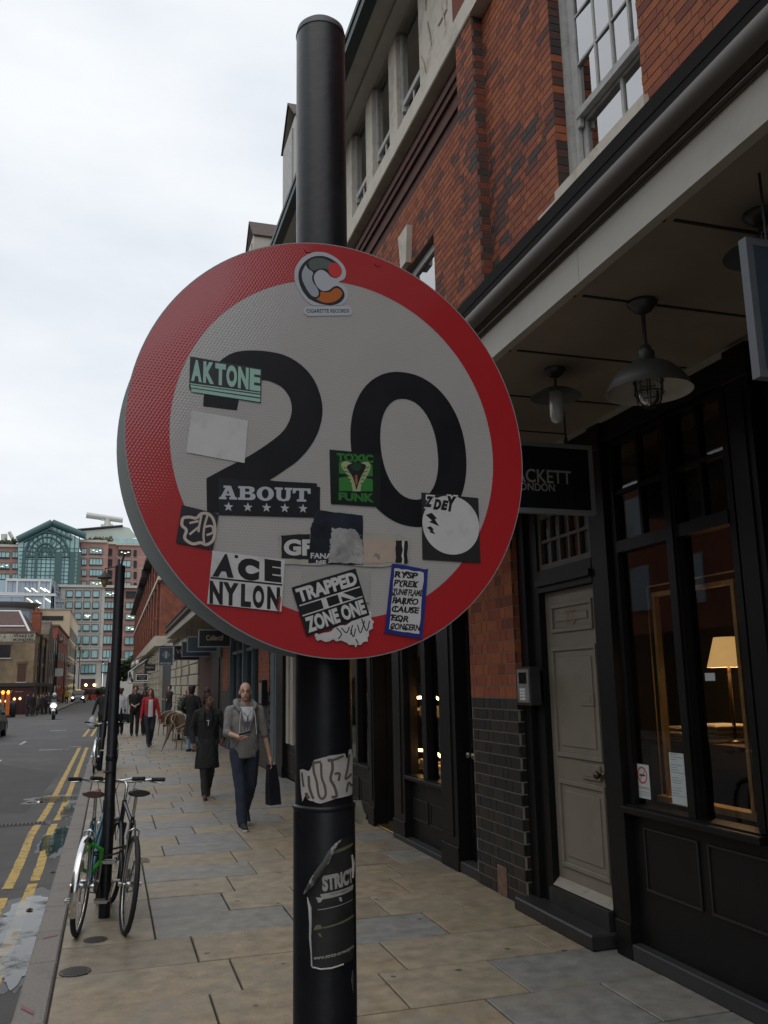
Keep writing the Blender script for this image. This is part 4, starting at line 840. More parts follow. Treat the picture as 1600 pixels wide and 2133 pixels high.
# ---- rusticated stone range and the brick terrace beyond the canopy
m_ashl = M('rusticated_limestone', (.42, .375, .29), rough=.8, var=.12, vs=1.5, bump=.15, bs=12, stain=(.28, .25, .20, .5), sts=.8, world_co=True)
st = thing('stone_range', 'single-storey cream rusticated stone front beyond the canopy', 'building', (4, 44, 0))
part('core', MB().box(XW-.0, 9, 36.01, 52.5, 0, 4.3), M('stone_core', (.20, .175, .14), rough=.9), st)
k = 0; BL = {}
for j in range(9):
    y = 36.02-(.5 if j % 2 else 0)
    while y < 52.4:
        a, b = max(36.02, y), min(52.45, y+1.02); y += 1.06
        if b-a < .1: continue
        if (a+b)/2 > 38 and any(c0 < (a+b)/2 < c0+1.1 for c0 in (40, 44, 48)) and 1 <= j < 7: continue
        w = round(b-a, 2)
        if w not in BL: BL[w] = MB().box(-.06, .02, -w/2, w/2, -.205, .205, ch=.02).mesh('stone_block', m_ashl)
        o = part('stone_block', BL[w], None, st); o.location = V((XW, (a+b)/2, .24+j*.45))-wloc(st)
part('cornice', MB().box(XW-.35, XW+.2, 36.02, 52.5, 4.29, 4.62, ch=.05), m_ashl, st)
part('string_course', MB().box(XW-.16, XW, 36.02, 52.5, 3.5, 3.62), m_ashl, st)
for c0 in (40, 44, 48):
    w = part('window', MB().box(XW-.01, XW+.02, c0, c0+1.1, .9, 3.3), m_win, st); part('sill', MB().box(XW-.14, XW+.02, c0-.1, c0+1.2, .78, .9), m_ashl, w); part('keystone', MB().box(XW-.1, XW+.02, c0+.4, c0+.7, 3.3, 3.62), m_ashl, w)
tr = thing('brick_terrace', 'red brick terrace with stone ground floor and white string courses far along the pavement', 'building', (4, 95, 0))
part('doorway_wall', MB().box(XW+.1, 9, 52.52, 64, 0, 4.2), M('dark_recess', (.03, .032, .036), rough=.8), tr)
part('ground_floor', MB().box(XW-.1, 12, 64, 140, 0, 4.6), m_ashl, tr)
for i in range(30):
    part('stone_pier', MB().box(XW-.18, XW-.1, 64.2+i*2.5, 65.3+i*2.5, .3, 4.2), m_ashl, tr)
    if i % 2: part('window', MB().box(XW-.12, XW-.09, 65.5+i*2.5, 66.5+i*2.5, .9, 3.6), m_win, tr)
for j in range(9): part('rustication', MB().box(XW-.19, XW-.098, 64, 140, .45*j+.2, .45*j+.24), M('stone_joint', (.22, .2, .18)), tr)
part('cornice', MB().box(XW-.55, 12.1, 63.6, 140, 4.6, 5.3), m_ashl, tr)
m_tb = M('terrace_red_brick', (.20, .062, .034), rough=.85, var=.35, vs=2.5, stain=(.11, .04, .026, .75), sts=.9, bump=.4, bs=10, world_co=True)
part('upper_wall', MB().box(XW-.15, 12, 64.5, 140, 5.3, 12.6), m_tb, tr)
for i in range(14):
    y = 66+i*5.2; part('brick_pier', MB().box(XW-.34, XW-.15, y, y+1.2, 5.3, 12.0), m_tb, tr)
    for z in (5.9, 9.9): w = part('window', MB().box(XW-.2, XW-.14, y+1.9, y+4.4, z, z+2.2), m_win, tr); part('window_frame', MB().box(XW-.23, XW-.2, y+1.9, y+4.4, z+1.05, z+1.15).box(XW-.23, XW-.2, y+3.1, y+3.2, z, z+2.2), m_wsash, w)
for i in range(5): part('brick_rib', MB().box(5.2+i*.9, 5.35+i*.9, 64.42, 64.5, 5.3, 9.4), BR[3], tr)
part('string_course', MB().box(XW-.42, 12, 64.2, 140, 9.35, 9.6), m_stone, tr)
part('eaves', MB().box(XW-.9, 12, 64.2, 140, 12.6, 12.8), m_dk, tr); part('top_storey', MB().box(XW+.1, 12, 66, 140, 12.8, 15.0), m_crm, tr); part('roof', MB().add([(XW-.3, 65.5, 15), (XW-.3, 140, 15), (8, 140, 18.5), (8, 65.5, 18.5)], [(0, 3, 2, 1)]).poly([[(XW-.3, 15), (8, 18.5), (8, 15)]], lambda u, v, d: (u, d, v), 65.5, 65.6), rf, tr)
for y in (72, 84, 98): part('eaves_bracket', MB().box(XW-1.0, XW-.4, y, y+1.2, 11.9, 12.6), m_dk, tr)
# ---- brick row across the road, outside the frame (seen only as reflections and shade)
for (y0, y1, h, c, lb) in ((-24, 8, 10.5, m_yb, 'yellow stock brick house across the road facing the near shops'), (8.05, 34, 9.0, m_or, 'orange red brick house across the road facing the blue shop'), (34.05, 58, 10, m_db, 'brown brick house across the road by the junction')):
    t = thing('brick_house', lb, 'building', (-14, (y0+y1)/2, -.12), group='brick houses across the road')
    part('wall', MB().box(-22, -12.5, y0, y1, -.12, h), c, t); part('shopfront', MB().box(-12.5, -12.3, y0+.2, y1-.2, -.12, 3.4), m_blk2, t)
    k = int((y1-y0)/3.2)
    for i in range(k):
        for z in (4.3, 7.0): part('window', MB().box(-12.5, -12.44, y0+1+i*3.2, y0+2.2+i*3.2, z, z+1.7), m_pale, t)
t = thing('brick_house', 'low brown brick house added out of view behind the camera for the sign reflection', 'building', (7, -22, 0)); part('wall', MB().box(3.5, 11, -36, -6.6, 0, 4.9), m_db, t); part('shopfront', MB().box(3.4, 3.5, -35.8, -6.8, 0, 3.2), m_blk2, t)  # unseen added mass; its height shapes the sky mirrored in the road sign
# ================================================================ the speed-limit sign on its post
SC0 = V((.3008, 1.1483, 2.1315)); PSI, TH = .1297, -.0187
E1 = V((cos(PSI), sin(PSI), 0)); N0 = V((sin(PSI), -cos(PSI), 0)); E2 = V((0, 0, 1))*cos(TH) - N0*sin(TH); EN = E1.cross(E2)
def S(x, y):
    d = ray(x, y); t = (SC0-CAM).dot(EN)/d.dot(EN); q = CAM+d*t-SC0; return (q.dot(E1), q.dot(E2))
def smap(u, v, d): return SC0+E1*u+E2*v+EN*d
def Z1(x, y): return S(220+.55*x, 480+.55*y)          # enlarged views of the photograph
def Z2(x, y): return S(340+.225*x, 700+.225*y)
def Z3(x, y): return S(660+.225*x, 900+.225*y)
def Z4(x, y): return S(580+.1125*x, 510+.1125*y)
def Z8(x, y): return S(350+.41875*x, 1000+.41875*y)
def sheeting(name, c, c2, edge):
    mt = bpy.data.materials.new(name); mt.use_nodes = True; n = mt.node_tree.nodes; l = mt.node_tree.links; b = n['Principled BSDF']
    uv = n.new('ShaderNodeTexCoord'); mpn = n.new('ShaderNodeMapping'); k = 1/.0045; mpn.inputs['Scale'].default_value = (k, k, k); l.new(uv.outputs['Object'], mpn.inputs['Vector'])
    sp = n.new('ShaderNodeSeparateXYZ'); l.new(mpn.outputs['Vector'], sp.inputs[0])
    cb = n.new('ShaderNodeCombineXYZ'); l.new(sp.outputs['X'], cb.inputs['X']); l.new(sp.outputs['Z'], cb.inputs['Y'])
    def cell(off):
        a = n.new('ShaderNodeVectorMath'); a.operation = 'ADD'; a.inputs[1].default_value = (off[0]+100, off[1]+173.205, 0); l.new(cb.outputs[0], a.inputs[0])
        m2 = n.new('ShaderNodeVectorMath'); m2.operation = 'MODULO'; m2.inputs[1].default_value = (1, 1.7320508, 1); l.new(a.outputs[0], m2.inputs[0])
        s2 = n.new('ShaderNodeVectorMath'); s2.operation = 'SUBTRACT'; s2.inputs[1].default_value = (.5, .8660254, 0); l.new(m2.outputs[0], s2.inputs[0])
        ln = n.new('ShaderNodeVectorMath'); ln.operation = 'LENGTH'; l.new(s2.outputs[0], ln.inputs[0]); return ln.outputs['Value']
    mn = n.new('ShaderNodeMath'); mn.operation = 'MINIMUM'; l.new(cell((0, 0)), mn.inputs[0]); l.new(cell((.5, .8660254)), mn.inputs[1])
    rp = n.new('ShaderNodeValToRGB'); rp.color_ramp.elements[0].position = .40; rp.color_ramp.elements[0].color = (*c, 1); rp.color_ramp.elements[1].position = .50; rp.color_ramp.elements[1].color = (*edge, 1); l.new(mn.outputs[0], rp.inputs['Fac'])
    nz = n.new('ShaderNodeTexNoise'); nz.inputs['Scale'].default_value = 9; nz.inputs['Detail'].default_value = 6; l.new(uv.outputs['Object'], nz.inputs['Vector'])
    r2 = n.new('ShaderNodeValToRGB'); r2.color_ramp.elements[0].position = .45; r2.color_ramp.elements[0].color = (0, 0, 0, 1); r2.color_ramp.elements[1].position = .75; r2.color_ramp.elements[1].color = (.35, .35, .35, 1); l.new(nz.outputs['Fac'], r2.inputs['Fac'])
    mx = n.new('ShaderNodeMix'); mx.data_type = 'RGBA'; mx.inputs[7].default_value = (*c2, 1); l.new(r2.outputs['Color'], mx.inputs[0]); l.new(rp.outputs['Color'], mx.inputs[6]); l.new(mx.outputs[2], b.inputs['Base Color'])
    bp = n.new('ShaderNodeBump'); bp.inputs['Strength'].default_value = .22; bp.inputs['Distance'].default_value = .0006; l.new(mn.outputs[0], bp.inputs['Height'])
    b.inputs['Roughness'].default_value = .4; b.inputs['Coat Weight'].default_value = 1.0; b.inputs['Coat IOR'].default_value = 1.7; b.inputs['Coat Roughness'].default_value = .07
    l.new(bp.outputs['Normal'], b.inputs['Normal']); l.new(bp.outputs['Normal'], b.inputs['Coat Normal'])
    return mt
m_white = sheeting('white_reflective_sheeting', (.42, .398, .382), (.37, .35, .335), (.53, .505, .49))
m_redr = sheeting('red_reflective_sheeting', (.44, .011, .015), (.40, .011, .015), (.44, .013, .019))
m_vinyl = M('black_vinyl', (.010, .0105, .013), rough=.35, var=.15, vs=20, coat=.1, spec=.4)
m_back = M('grey_sign_back', (.30, .325, .325), rough=.6, var=.06, vs=6)
m_polep = M('black_pole_paint', (.009, .0095, .012), rough=.36, var=.25, vs=14, bump=.06, bs=60, spec=.32, stain=(.016, .016, .018, .6), sts=7)
PX, PY, PR = .297, 1.2605, .0415
sg = thing('speed_limit_sign', 'round red and white 20 speed limit sign covered in stickers on a black post', 'road sign', (PX, PY, 0))
pole = MB().lathe([(PR+.0022, -.02), (PR+.0022, 1.628), (PR+.0012, 1.632), (PR-.0003, 1.6325), (PR-.0006, 2.875), (PR-.003, 2.885), (PR-.010, 2.891), (0, 2.8935)], (PX, PY, 0), 48)
pl = part('post', pole, m_polep, sg, ang=35)
part('post_cap', MB().lathe([(PR-.001, 2.872), (PR+.0005, 2.874), (PR-.002, 2.886), (PR-.009, 2.893), (0, 2.8955)], (PX, PY, 0), 48), M('grey_cap', (.05, .05, .05), rough=.5), pl, ang=35)
def disc(r, n=128): return [(r*cos(2*pi*i/n), r*sin(2*pi*i/n)) for i in range(n)]
def sobj(name, mb, mats, parent=sg):   # sign-plane object: local axes are the sign's own, so its cell pattern follows the sheet
    R3 = Matrix((E1, -EN, E2)).transposed(); ri = R3.transposed()
    me = bpy.data.meshes.new(name); me.from_pydata([ri @ (V(p)-SC0) for p in mb.v], [], mb.f)
    for mt in (mats if isinstance(mats, (list, tuple)) else [mats]): me.materials.append(mt)
    me.polygons.foreach_set('material_index', mb.m); me.update()
    o = bpy.data.objects.new(name, me); col.objects.link(o); o.parent = parent
    mw_ = R3.to_4x4(); mw_.translation = SC0
    pm = PM.get(parent.name, Matrix.Translation(V(sg.location)))
    o.matrix_local = pm.inverted() @ mw_; PM[o.name] = mw_
    return o
PM = {}
plate = sobj('sign_plate', MB().poly([disc(.3)], smap, -.003, -.0004).poly([list(reversed(disc(.3)))], smap, -.0032), m_back)
wc = Z1(848, 850)
inner = []
for (x, y) in ((258, 800), (300, 560), (420, 380), (600, 245), (800, 195), (1000, 240), (1200, 380), (1350, 560), (1435, 760), (1445, 1000), (1380, 1190), (1250, 1340), (1080, 1430), (850, 1455), (640, 1390), (440, 1230), (310, 1020)): inner.append(Z1(x, y))
cu_, cv_ = 0.004, -0.004; ri = sum(math.hypot(u-cu_, v-cv_) for u, v in inner)/len(inner); ri = .2445
ring = [(u, v) for u, v in disc(.2985)]; inn_ = [(cu_*.4+ri*cos(2*pi*i/128), cv_*.4+ri*sin(2*pi*i/128)) for i in range(128)]
sobj('red_border', MB().poly([ring, inn_], smap, 0), m_redr, plate)
sobj('white_field', MB().poly([inn_], smap, -.0002), m_white, plate)
def outline2(pts, n=6):   # Catmull-Rom through points
    out = []; k = len(pts)
    for i in range(k-1):
        p0, p1, p2, p3 = [V(pts[max(0, min(k-1, j))]) for j in (i-1, i, i+1, i+2)]
        for s in range(n):
            t = s/n; out.append(tuple(.5*((2*p1)+(-p0+p2)*t+(2*p0-5*p1+4*p2-p3)*t*t+(-p0+3*p1-3*p2+p3)*t*t*t)))
    out.append(tuple(pts[-1])); return out
outer = outline2([Z2(*p) for p in ((370, 650), (376, 560), (405, 430), (460, 320), (540, 220), (650, 155), (790, 133), (960, 142), (1130, 180), (1280, 270), (1390, 395), (1455, 550), (1475, 700), (1445, 860), (1370, 1010), (1250, 1150), (1120, 1245), (985, 1335))])
inner2 = outline2([Z2(*p) for p in ((400, 1316), (590, 1215), (775, 1120), (950, 1010), (1095, 895), (1165, 790), (1190, 680), (1172, 575), (1105, 480), (1005, 425), (915, 408), (830, 425), (755, 480), (710, 560), (682, 688))])
base = [Z1(812, 972), Z1(812, 1086), Z1(384, 1068)]
sobj('digit', MB().poly([outer+base+inner2], smap, .00025), m_vinyl, plate)
def zero(L, T, R_, B_, ex, n=96):
    (lu, lv), (tu, tv), (ru, rv), (bu, bv) = Z1(*L), Z1(*T), Z1(*R_), Z1(*B_); out = []
    mu, mv = (lu+ru)/2, (tv+bv)/2
    for i in range(n):
        q = 2*pi*i/n; c, s_ = cos(q), sin(q); x = abs(c)**(2/ex)*(1 if c >= 0 else -1); y = abs(s_)**(2/ex)*(1 if s_ >= 0 else -1)
        u = mu+(ru-lu)/2*x; v = mv+(tv-bv)/2*y; sl = (tu-bu)/(tv-bv); out.append((u+sl*(v-mv)*.6, v))
    return out
sobj('digit', MB().poly([zero((928, 810), (1115, 535), (1366, 880), (1175, 1123), 2.12), zero((1042, 830), (1125, 637), (1258, 860), (1178, 1020), 2.15)], smap, .00025), m_vinyl, plate)
for x in (-.055, .055): sobj('fixing_bolt', MB().poly([disc(.006, 16)], lambda u, v, d: smap(u+x, v+.285-.0, d), .0002, .0012), m_redr, plate)
# back-to-back second plate and its clips
part('back_plate', MB().poly([disc(.3)], lambda u, v, d: smap(u+.006, v+.002, d), -.112, -.109).poly([list(reversed(disc(.3)))], lambda u, v, d: smap(u+.006, v+.002, d), -.1122), m_back, sg)
for zz in (.17, -.17):
    part('sign_clip', MB().obox(smap(0, zz, -.035), E1*.05, E2*.018, EN*.03).obox(smap(0, zz, -.105), E1*.05, E2*.018, EN*.006), m_back, sg)
# ---- stickers
LAY = [.0004]
st_w = M('sticker_white', (.60, .59, .58), rough=.45, var=.05, vs=30, stain=(.42, .41, .39, .5), sts=25); st_k = M('sticker_black', (.013, .013, .015), rough=.4, var=.15, vs=30)
def sticker(q, mat=None, label=None, loops=None, name='sticker', step=.00012):
    d = LAY[0]; LAY[0] += step
    lp = loops or [q]
    if sum((lp[0][i][0]*lp[0][(i+1) % len(lp[0])][1]-lp[0][(i+1) % len(lp[0])][0]*lp[0][i][1]) for i in range(len(lp[0]))) < 0: lp = [list(reversed(l_)) for l_ in lp]
    o = sobj(name, MB().poly(lp, smap, d-.0001, d), mat or st_k); 
    if label: o['label'] = label
    return o, d
def put_text(st, d, s, quad, mat, bold=.0, shear=0.0, up=.00012, name='lettering'):
    vv, ff = text2d(s, bold, shear); f = bil(quad); return sobj(name, MB().add([smap(*f(u, v), d+up*.4) for u, v in vv], ff), mat, st)
def put_poly(st, d, loops, mat, up=.00012, name='print'): return sobj(name, MB().poly(loops, smap, d+up*.4), mat, st)
def ragged(q, amp, n=9, seed=1):   # torn paper edge
    r = random.Random(seed); out = []
    for i in range(len(q)):
        a, b = V(q[i]), V(q[(i+1) % len(q)])
        for k in range(n): p = a.lerp(b, k/n); out.append((p.x+r.uniform(-amp, amp), p.y+r.uniform(-amp, amp)))
    return out
# record-label logo at the top
st_l, d = sticker(None, M('sticker_cool_white', (.48, .50, .54), rough=.35, var=.04), 'die-cut C logo sticker with grey, red and orange sections', loops=[outline2([Z4(*p) for p in ((640, 1125), (520, 1040), (410, 900), (325, 740), (295, 590), (310, 450), (380, 310), (500, 200), (650, 140), (760, 133), (900, 155), (1060, 240), (1180, 350), (1240, 460), (1245, 560), (1210, 640), (1110, 692), (1210, 750), (1275, 850), (1285, 950), (1240, 1050), (1165, 1120))], 4)])
put_poly(st_l, d, [outline2([Z4(*p) for p in ((560, 1000), (450, 860), (385, 700), (368, 560), (400, 430), (490, 310), (620, 230), (770, 205), (920, 235), (1080, 330), (1160, 430), (1172, 520), (1130, 590), (1060, 620), (970, 590), (890, 510), (800, 465), (720, 490), (660, 570), (665, 660), (720, 780), (820, 855), (930, 840), (1000, 790), (1075, 762), (1160, 800), (1218, 890), (1215, 980), (1140, 1070), (1000, 1118), (850, 1110), (700, 1070), (560, 1000))], 4)], st_k, .0001)
for pts, mat in ((((550, 330), (640, 260), (780, 245), (900, 280), (1000, 345), (940, 390), (920, 465), (850, 440), (750, 445), (660, 475), (590, 440), (550, 330)), M('sticker_sage', (.10, .125, .115), rough=.4)),
                 (((505, 370), (545, 440), (640, 515), (620, 600), (640, 690), (700, 780), (740, 860), (735, 940), (680, 968), (600, 930), (510, 800), (440, 640), (440, 500), (505, 370)), M('sticker_pale', (.37, .40, .44), rough=.4)),
                 (((700, 1005), (770, 950), (785, 870), (870, 885), (960, 870), (1030, 815), (1090, 805), (1150, 840), (1180, 910), (1130, 990), (1020, 1060), (880, 1075), (780, 1050), (700, 1005)), M('sticker_orange', (.50, .13, .02), rough=.4))):
    put_poly(st_l, d, [outline2([Z4(*p) for p in pts], 4)], mat, .0002)
cx, cy = Z4(1048, 470); put_poly(st_l, d, [[(cx+.0105*cos(q*.25), cy+.0115*sin(q*.25)) for q in range(25)]], M('sticker_scarlet', (.55, .03, .03), rough=.4), .0003)
tb = [Z4(*p) for p in ((455, 1200), (500, 1135), (1300, 1130), (1350, 1190), (1365, 1250), (1330, 1310), (540, 1320), (475, 1270))]
tg, d2_ = sticker(None, MATS['sticker_cool_white'], 'rounded white strip reading CIGARETTE RECORDS', loops=[tb])
put_text(tg, d2_, 'CIGARETTE RECORDS', [Z4(515, 1192), Z4(1310, 1192), Z4(1310, 1258), Z4(520, 1261)], st_k, .02)
# AKTONE
mint = M('sticker_mint', (.34, .56, .47), rough=.45, var=.04)
a_, d = sticker([Z2(250, 190), Z2(912, 305), Z2(905, 622), Z2(262, 520), Z2(240, 485)], M('sticker_charcoal', (.03, .032, .034), rough=.45), 'mint and charcoal AKTONE sticker')
for ch, (x0, x1) in zip('AKTONE', ((262, 360), (372, 472), (482, 580), (586, 684), (694, 792), (802, 902))):
    yo = lambda x: 215+(x-262)*.155
    put_text(a_, d, ch, [Z2(x0, yo(x0)), Z2(x1, yo(x1)), Z2(x1-4, yo(x1)+200), Z2(x0-4, yo(x0)+200)], mint, .055)
for k, (y, h) in enumerate(((437, 10), (455, 22), (486, 30))):
    put_poly(a_, d, [[Z2(248+k*6, y), Z2(898, y+88+k*4), Z2(898, y+88+h+k*4), Z2(248+k*6, y+h)]], mint)
b_, d = sticker([Z2(262, 686), Z2(785, 785), Z2(752, 1176), Z2(214, 1078)], M('sticker_blank_grey', (.60, .59, .575), rough=.6, var=.05, vs=25, stain=(.40, .39, .38, .5), sts=18), 'blank pale grey rectangular sticker')
# ABOUT with stars (slab capitals drawn as outlines)
c_, d = sticker([Z1(425, 938), Z1(800, 958), Z1(800, 972), Z1(812, 974), Z1(808, 1088), Z1(428, 1078)], M('sticker_ink', (.014, .015, .02), rough=.35), 'black sticker reading ABOUT above five stars')
SLAB = {'A': [[(0, 0), (0, .16), (.09, .16), (.36, .84), (.24, .84), (.24, 1), (.66, 1), (.93, .16), (1.02, .16), (1.02, 0), (.58, 0), (.58, .16), (.66, .16), (.62, .28), (.38, .28), (.34, .16), (.42, .16), (.42, 0)], [(.42, .42), (.58, .42), (.5, .68)]],
        'B': [[(0, 0), (0, .16), (.1, .16), (.1, .84), (0, .84), (0, 1), (.68, 1), (.86, .94), (.92, .76), (.86, .6), (.74, .52), (.92, .44), (.98, .26), (.92, .08), (.74, 0)], [(.38, .6), (.58, .6), (.64, .72), (.58, .84), (.38, .84)], [(.38, .16), (.62, .16), (.7, .29), (.62, .43), (.38, .43)]],
        'O': [[(.5+.5*cos(q*pi/12), .5+.53*sin(q*pi/12)) for q in range(24)], [(.5+.2*cos(-q*pi/12), .5+.35*sin(-q*pi/12)) for q in range(24)]],
        'U': [[(0, 1), (.46, 1), (.46, .84), (.37, .84), (.37, .3), (.42, .17), (.52, .13), (.62, .18), (.66, .3), (.66, .84), (.57, .84), (.57, 1), (1, 1), (1, .84), (.91, .84), (.91, .28), (.82, .06), (.52, -.03), (.22, .06), (.1, .28), (.1, .84), (0, .84)]],
        'T': [[(0, 1), (1, 1), (1, .6), (.86, .6), (.8, .82), (.63, .82), (.63, .16), (.76, .16), (.76, 0), (.24, 0), (.24, .16), (.37, .16), (.37, .82), (.2, .82), (.14, .6), (0, .6)]]}
for ch, (x0, x1) in zip('ABOUT', ((430, 497), (502, 570), (572, 637), (640, 706), (708, 776))):
    f = bil([Z1(x0, 966+(x0-430)*.035), Z1(x1, 966+(x1-430)*.035), Z1(x1-1, 1018+(x1-430)*.03), Z1(x0-1, 1018+(x0-430)*.03)])
    put_poly(c_, d, [[f(u, v) for u, v in lp] for lp in SLAB[ch]], MATS['sticker_cool_white'], name='lettering')
for k, x in enumerate((465, 538, 609, 678, 747)):
    cx, cy = Z1(x, 1047+k*1.8); put_poly(c_, d, [[(cx+(.0068 if i % 2 == 0 else .0028)*sin(pi*i/5), cy+(.0068 if i % 2 == 0 else .0028)*cos(pi*i/5)) for i in range(10)]], MATS['sticker_cool_white'], name='star')
# TOXIC FUNK with a hooded snake
t_, d = sticker([Z3(115, 163), Z3(590, 205), Z3(585, 695), Z3(128, 665)], M('sticker_green_black', (.008, .016, .012), rough=.35), 'black and green TOXIC FUNK sticker with a snake')
gn = M('sticker_green', (.035, .19, .035), rough=.4); gd = M('sticker_dark_green', (.012, .06, .025), rough=.4); cz = M('sticker_snake_pale', (.36, .42, .22), rough=.4)
put_text(t_, d, 'TOXIC', [Z3(180, 195), Z3(520, 212), Z3(520, 290), Z3(185, 272)], gn, .05); put_text(t_, d, 'FUNK', [Z3(197, 560), Z3(528, 570), Z3(528, 655), Z3(200, 632)], gn, .05)
for q in (((203, 280), (300, 262), (300, 392), (205, 385)), ((420, 300), (512, 300), (514, 410), (420, 405)), ((203, 425), (300, 410), (360, 545), (206, 548)), ((420, 420), (515, 440), (516, 550), (370, 548))): put_poly(t_, d, [[Z3(*p) for p in q]], gn, .0001)
hood = outline2([Z3(*p) for p in ((330, 550), (320, 490), (280, 400), (230, 330), (228, 290), (262, 270), (330, 290), (400, 290), (450, 275), (490, 295), (488, 350), (450, 430), (410, 490), (402, 550))], 3)
put_poly(t_, d, [hood], cz, .00018); put_poly(t_, d, [outline2([Z3(*p) for p in ((362, 535), (330, 420), (275, 330), (300, 300), (360, 285), (440, 300), (450, 330), (400, 430), (366, 535))], 3)], st_k, .00024)
put_poly(t_, d, [[Z3(*p) for p in ((350, 400), (372, 395), (378, 470), (362, 500), (352, 470))]], M('sticker_tongue', (.3, .08, .03)), .0003)
put_poly(t_, d, [outline2([Z3(*p) for p in ((320, 310), (360, 290), (410, 305), (400, 345), (360, 360), (325, 340), (320, 310))], 3)], gd, .0003)
for i in range(5):
    put_poly(t_, d, [[Z3(240+i*16, 322+i*38), Z3(292+i*8, 338+i*34), Z3(293+i*8, 344+i*34), Z3(241+i*16, 329+i*38)]], st_k, .00026); put_poly(t_, d, [[Z3(482-i*16, 322+i*38), Z3(432-i*8, 338+i*34), Z3(431-i*8, 344+i*34), Z3(481-i*16, 329+i*38)]], st_k, .00026)
# squared black sticker, round white badge and lettering
z_, d = sticker([Z3(965, 560), Z3(1492, 612), Z3(1512, 1213), Z3(975, 1180)], M('sticker_badge_black', (.016, .016, .017), rough=.5), 'square black sticker with a white circle, bolts and the word ZDEY')
(cu0, cv0), (cu1, cv1) = Z3(974, 845), Z3(1500, 860); rx = (cu1-cu0)/2; (tu, tv), (bu, bv) = Z3(1230, 590), Z3(1240, 1135)
put_poly(z_, d, [[((cu0+cu1)/2+rx*cos(q*.13), (tv+bv)/2+(tv-bv)/2*sin(q*.13)) for q in range(48)]], st_w, .0001)
for ch, x0, x1, y0, y1 in (('Z', 1000, 1080, 590, 700), ('D', 1082, 1150, 618, 725), ('E', 1154, 1218, 628, 728), ('Y', 1205, 1292, 590, 742)):
    put_text(z_, d, ch, [Z3(x0-8, y0-12), Z3(x1+14, y0-4), Z3(x1+6, y1+14), Z3(x0-14, y1+8)], st_w, .16, up=.00016); put_text(z_, d, ch, [Z3(x0, y0), Z3(x1, y0+8), Z3(x1-8, y1), Z3(x0-8, y1-6)], st_k, .075, .2, up=.00022)
for (x, y, k) in ((1003, 748, 1.0), (1015, 872, .62)): put_poly(z_, d, [[Z3(x+a*k, y+b*k) for a, b in ((0, 20), (58, 0), (108, 55), (85, 60), (128, 125), (30, 85), (60, 72))]], st_k, .0002, 'bolt')
# torn layered paper in the lower middle
g_, d = sticker(None, M('sticker_torn_cream', (.40, .37, .32), rough=.75, var=.1, vs=40), 'torn remains of a cream sticker with letters G and F', loops=[ragged([Z8(545, 265), Z8(760, 240), Z8(1205, 285), Z8(1195, 400), Z8(1110, 430), Z8(560, 415)], .0016, 9, 3)])
put_poly(g_, d, [ragged([Z8(562, 275), Z8(705, 268), Z8(705, 398), Z8(562, 388)], .0006, 5, 4)], st_k); put_text(g_, d, 'GF', [Z8(575, 295), Z8(720, 295), Z8(720, 378), Z8(575, 375)], st_w, .05, up=.0002)
put_poly(g_, d, [ragged([Z8(1130, 300), Z8(1192, 305), Z8(1188, 415), Z8(1128, 410)], .001, 5, 6)], st_k); put_poly(g_, d, [ragged([Z8(1165, 300), Z8(1176, 300), Z8(1172, 420), Z8(1160, 420)], .0012, 5, 8)], st_w, .0002)
f_, d = sticker(None, M('sticker_navy', (.012, .017, .03), rough=.4, var=.5, vs=30), 'torn navy sticker reading FANATYK', loops=[ragged([Z8(738, 150), Z8(968, 175), Z8(970, 425), Z8(698, 412), Z8(708, 240)], .0007, 8, 9)])
put_text(f_, d, 'FANATYK', [Z8(708, 362), Z8(890, 368), Z8(890, 394), Z8(708, 390)], st_w, .03); put_text(f_, d, 'NIE', [Z8(735, 398), Z8(785, 400), Z8(785, 418), Z8(735, 416)], st_w, .03)
h_, d = sticker(None, M('sticker_scuffed_grey', (.33, .32, .31), rough=.8, var=.45, vs=35, stain=(.06, .06, .065, .8), sts=28), 'scuffed grey paper torn over the navy sticker', loops=[ragged([Z8(815, 238), Z8(935, 250), Z8(968, 300), Z8(968, 418), Z8(800, 412), Z8(805, 330)], .002, 9, 12)])
p_, d = sticker(None, M('sticker_peach', (.46, .36, .29), rough=.7, var=.1, vs=30), 'torn peach coloured paper scrap', loops=[ragged([Z8(972, 290), Z8(1128, 300), Z8(1130, 410), Z8(974, 412)], .0012, 9, 15)])
put_poly(p_, d, [ragged([Z8(1015, 385), Z8(1030, 362), Z8(1052, 372), Z8(1050, 398), Z8(1030, 380)], .0006, 3, 2)], M('sticker_scrap_grey', (.26, .24, .22)))
w_, d = sticker([Z8(668, 430), Z8(1002, 442), Z8(1000, 610), Z8(660, 600)], M('sticker_residue', (.37, .36, .345), rough=.6, var=.08, vs=30), 'faint pale residue of a removed sticker')
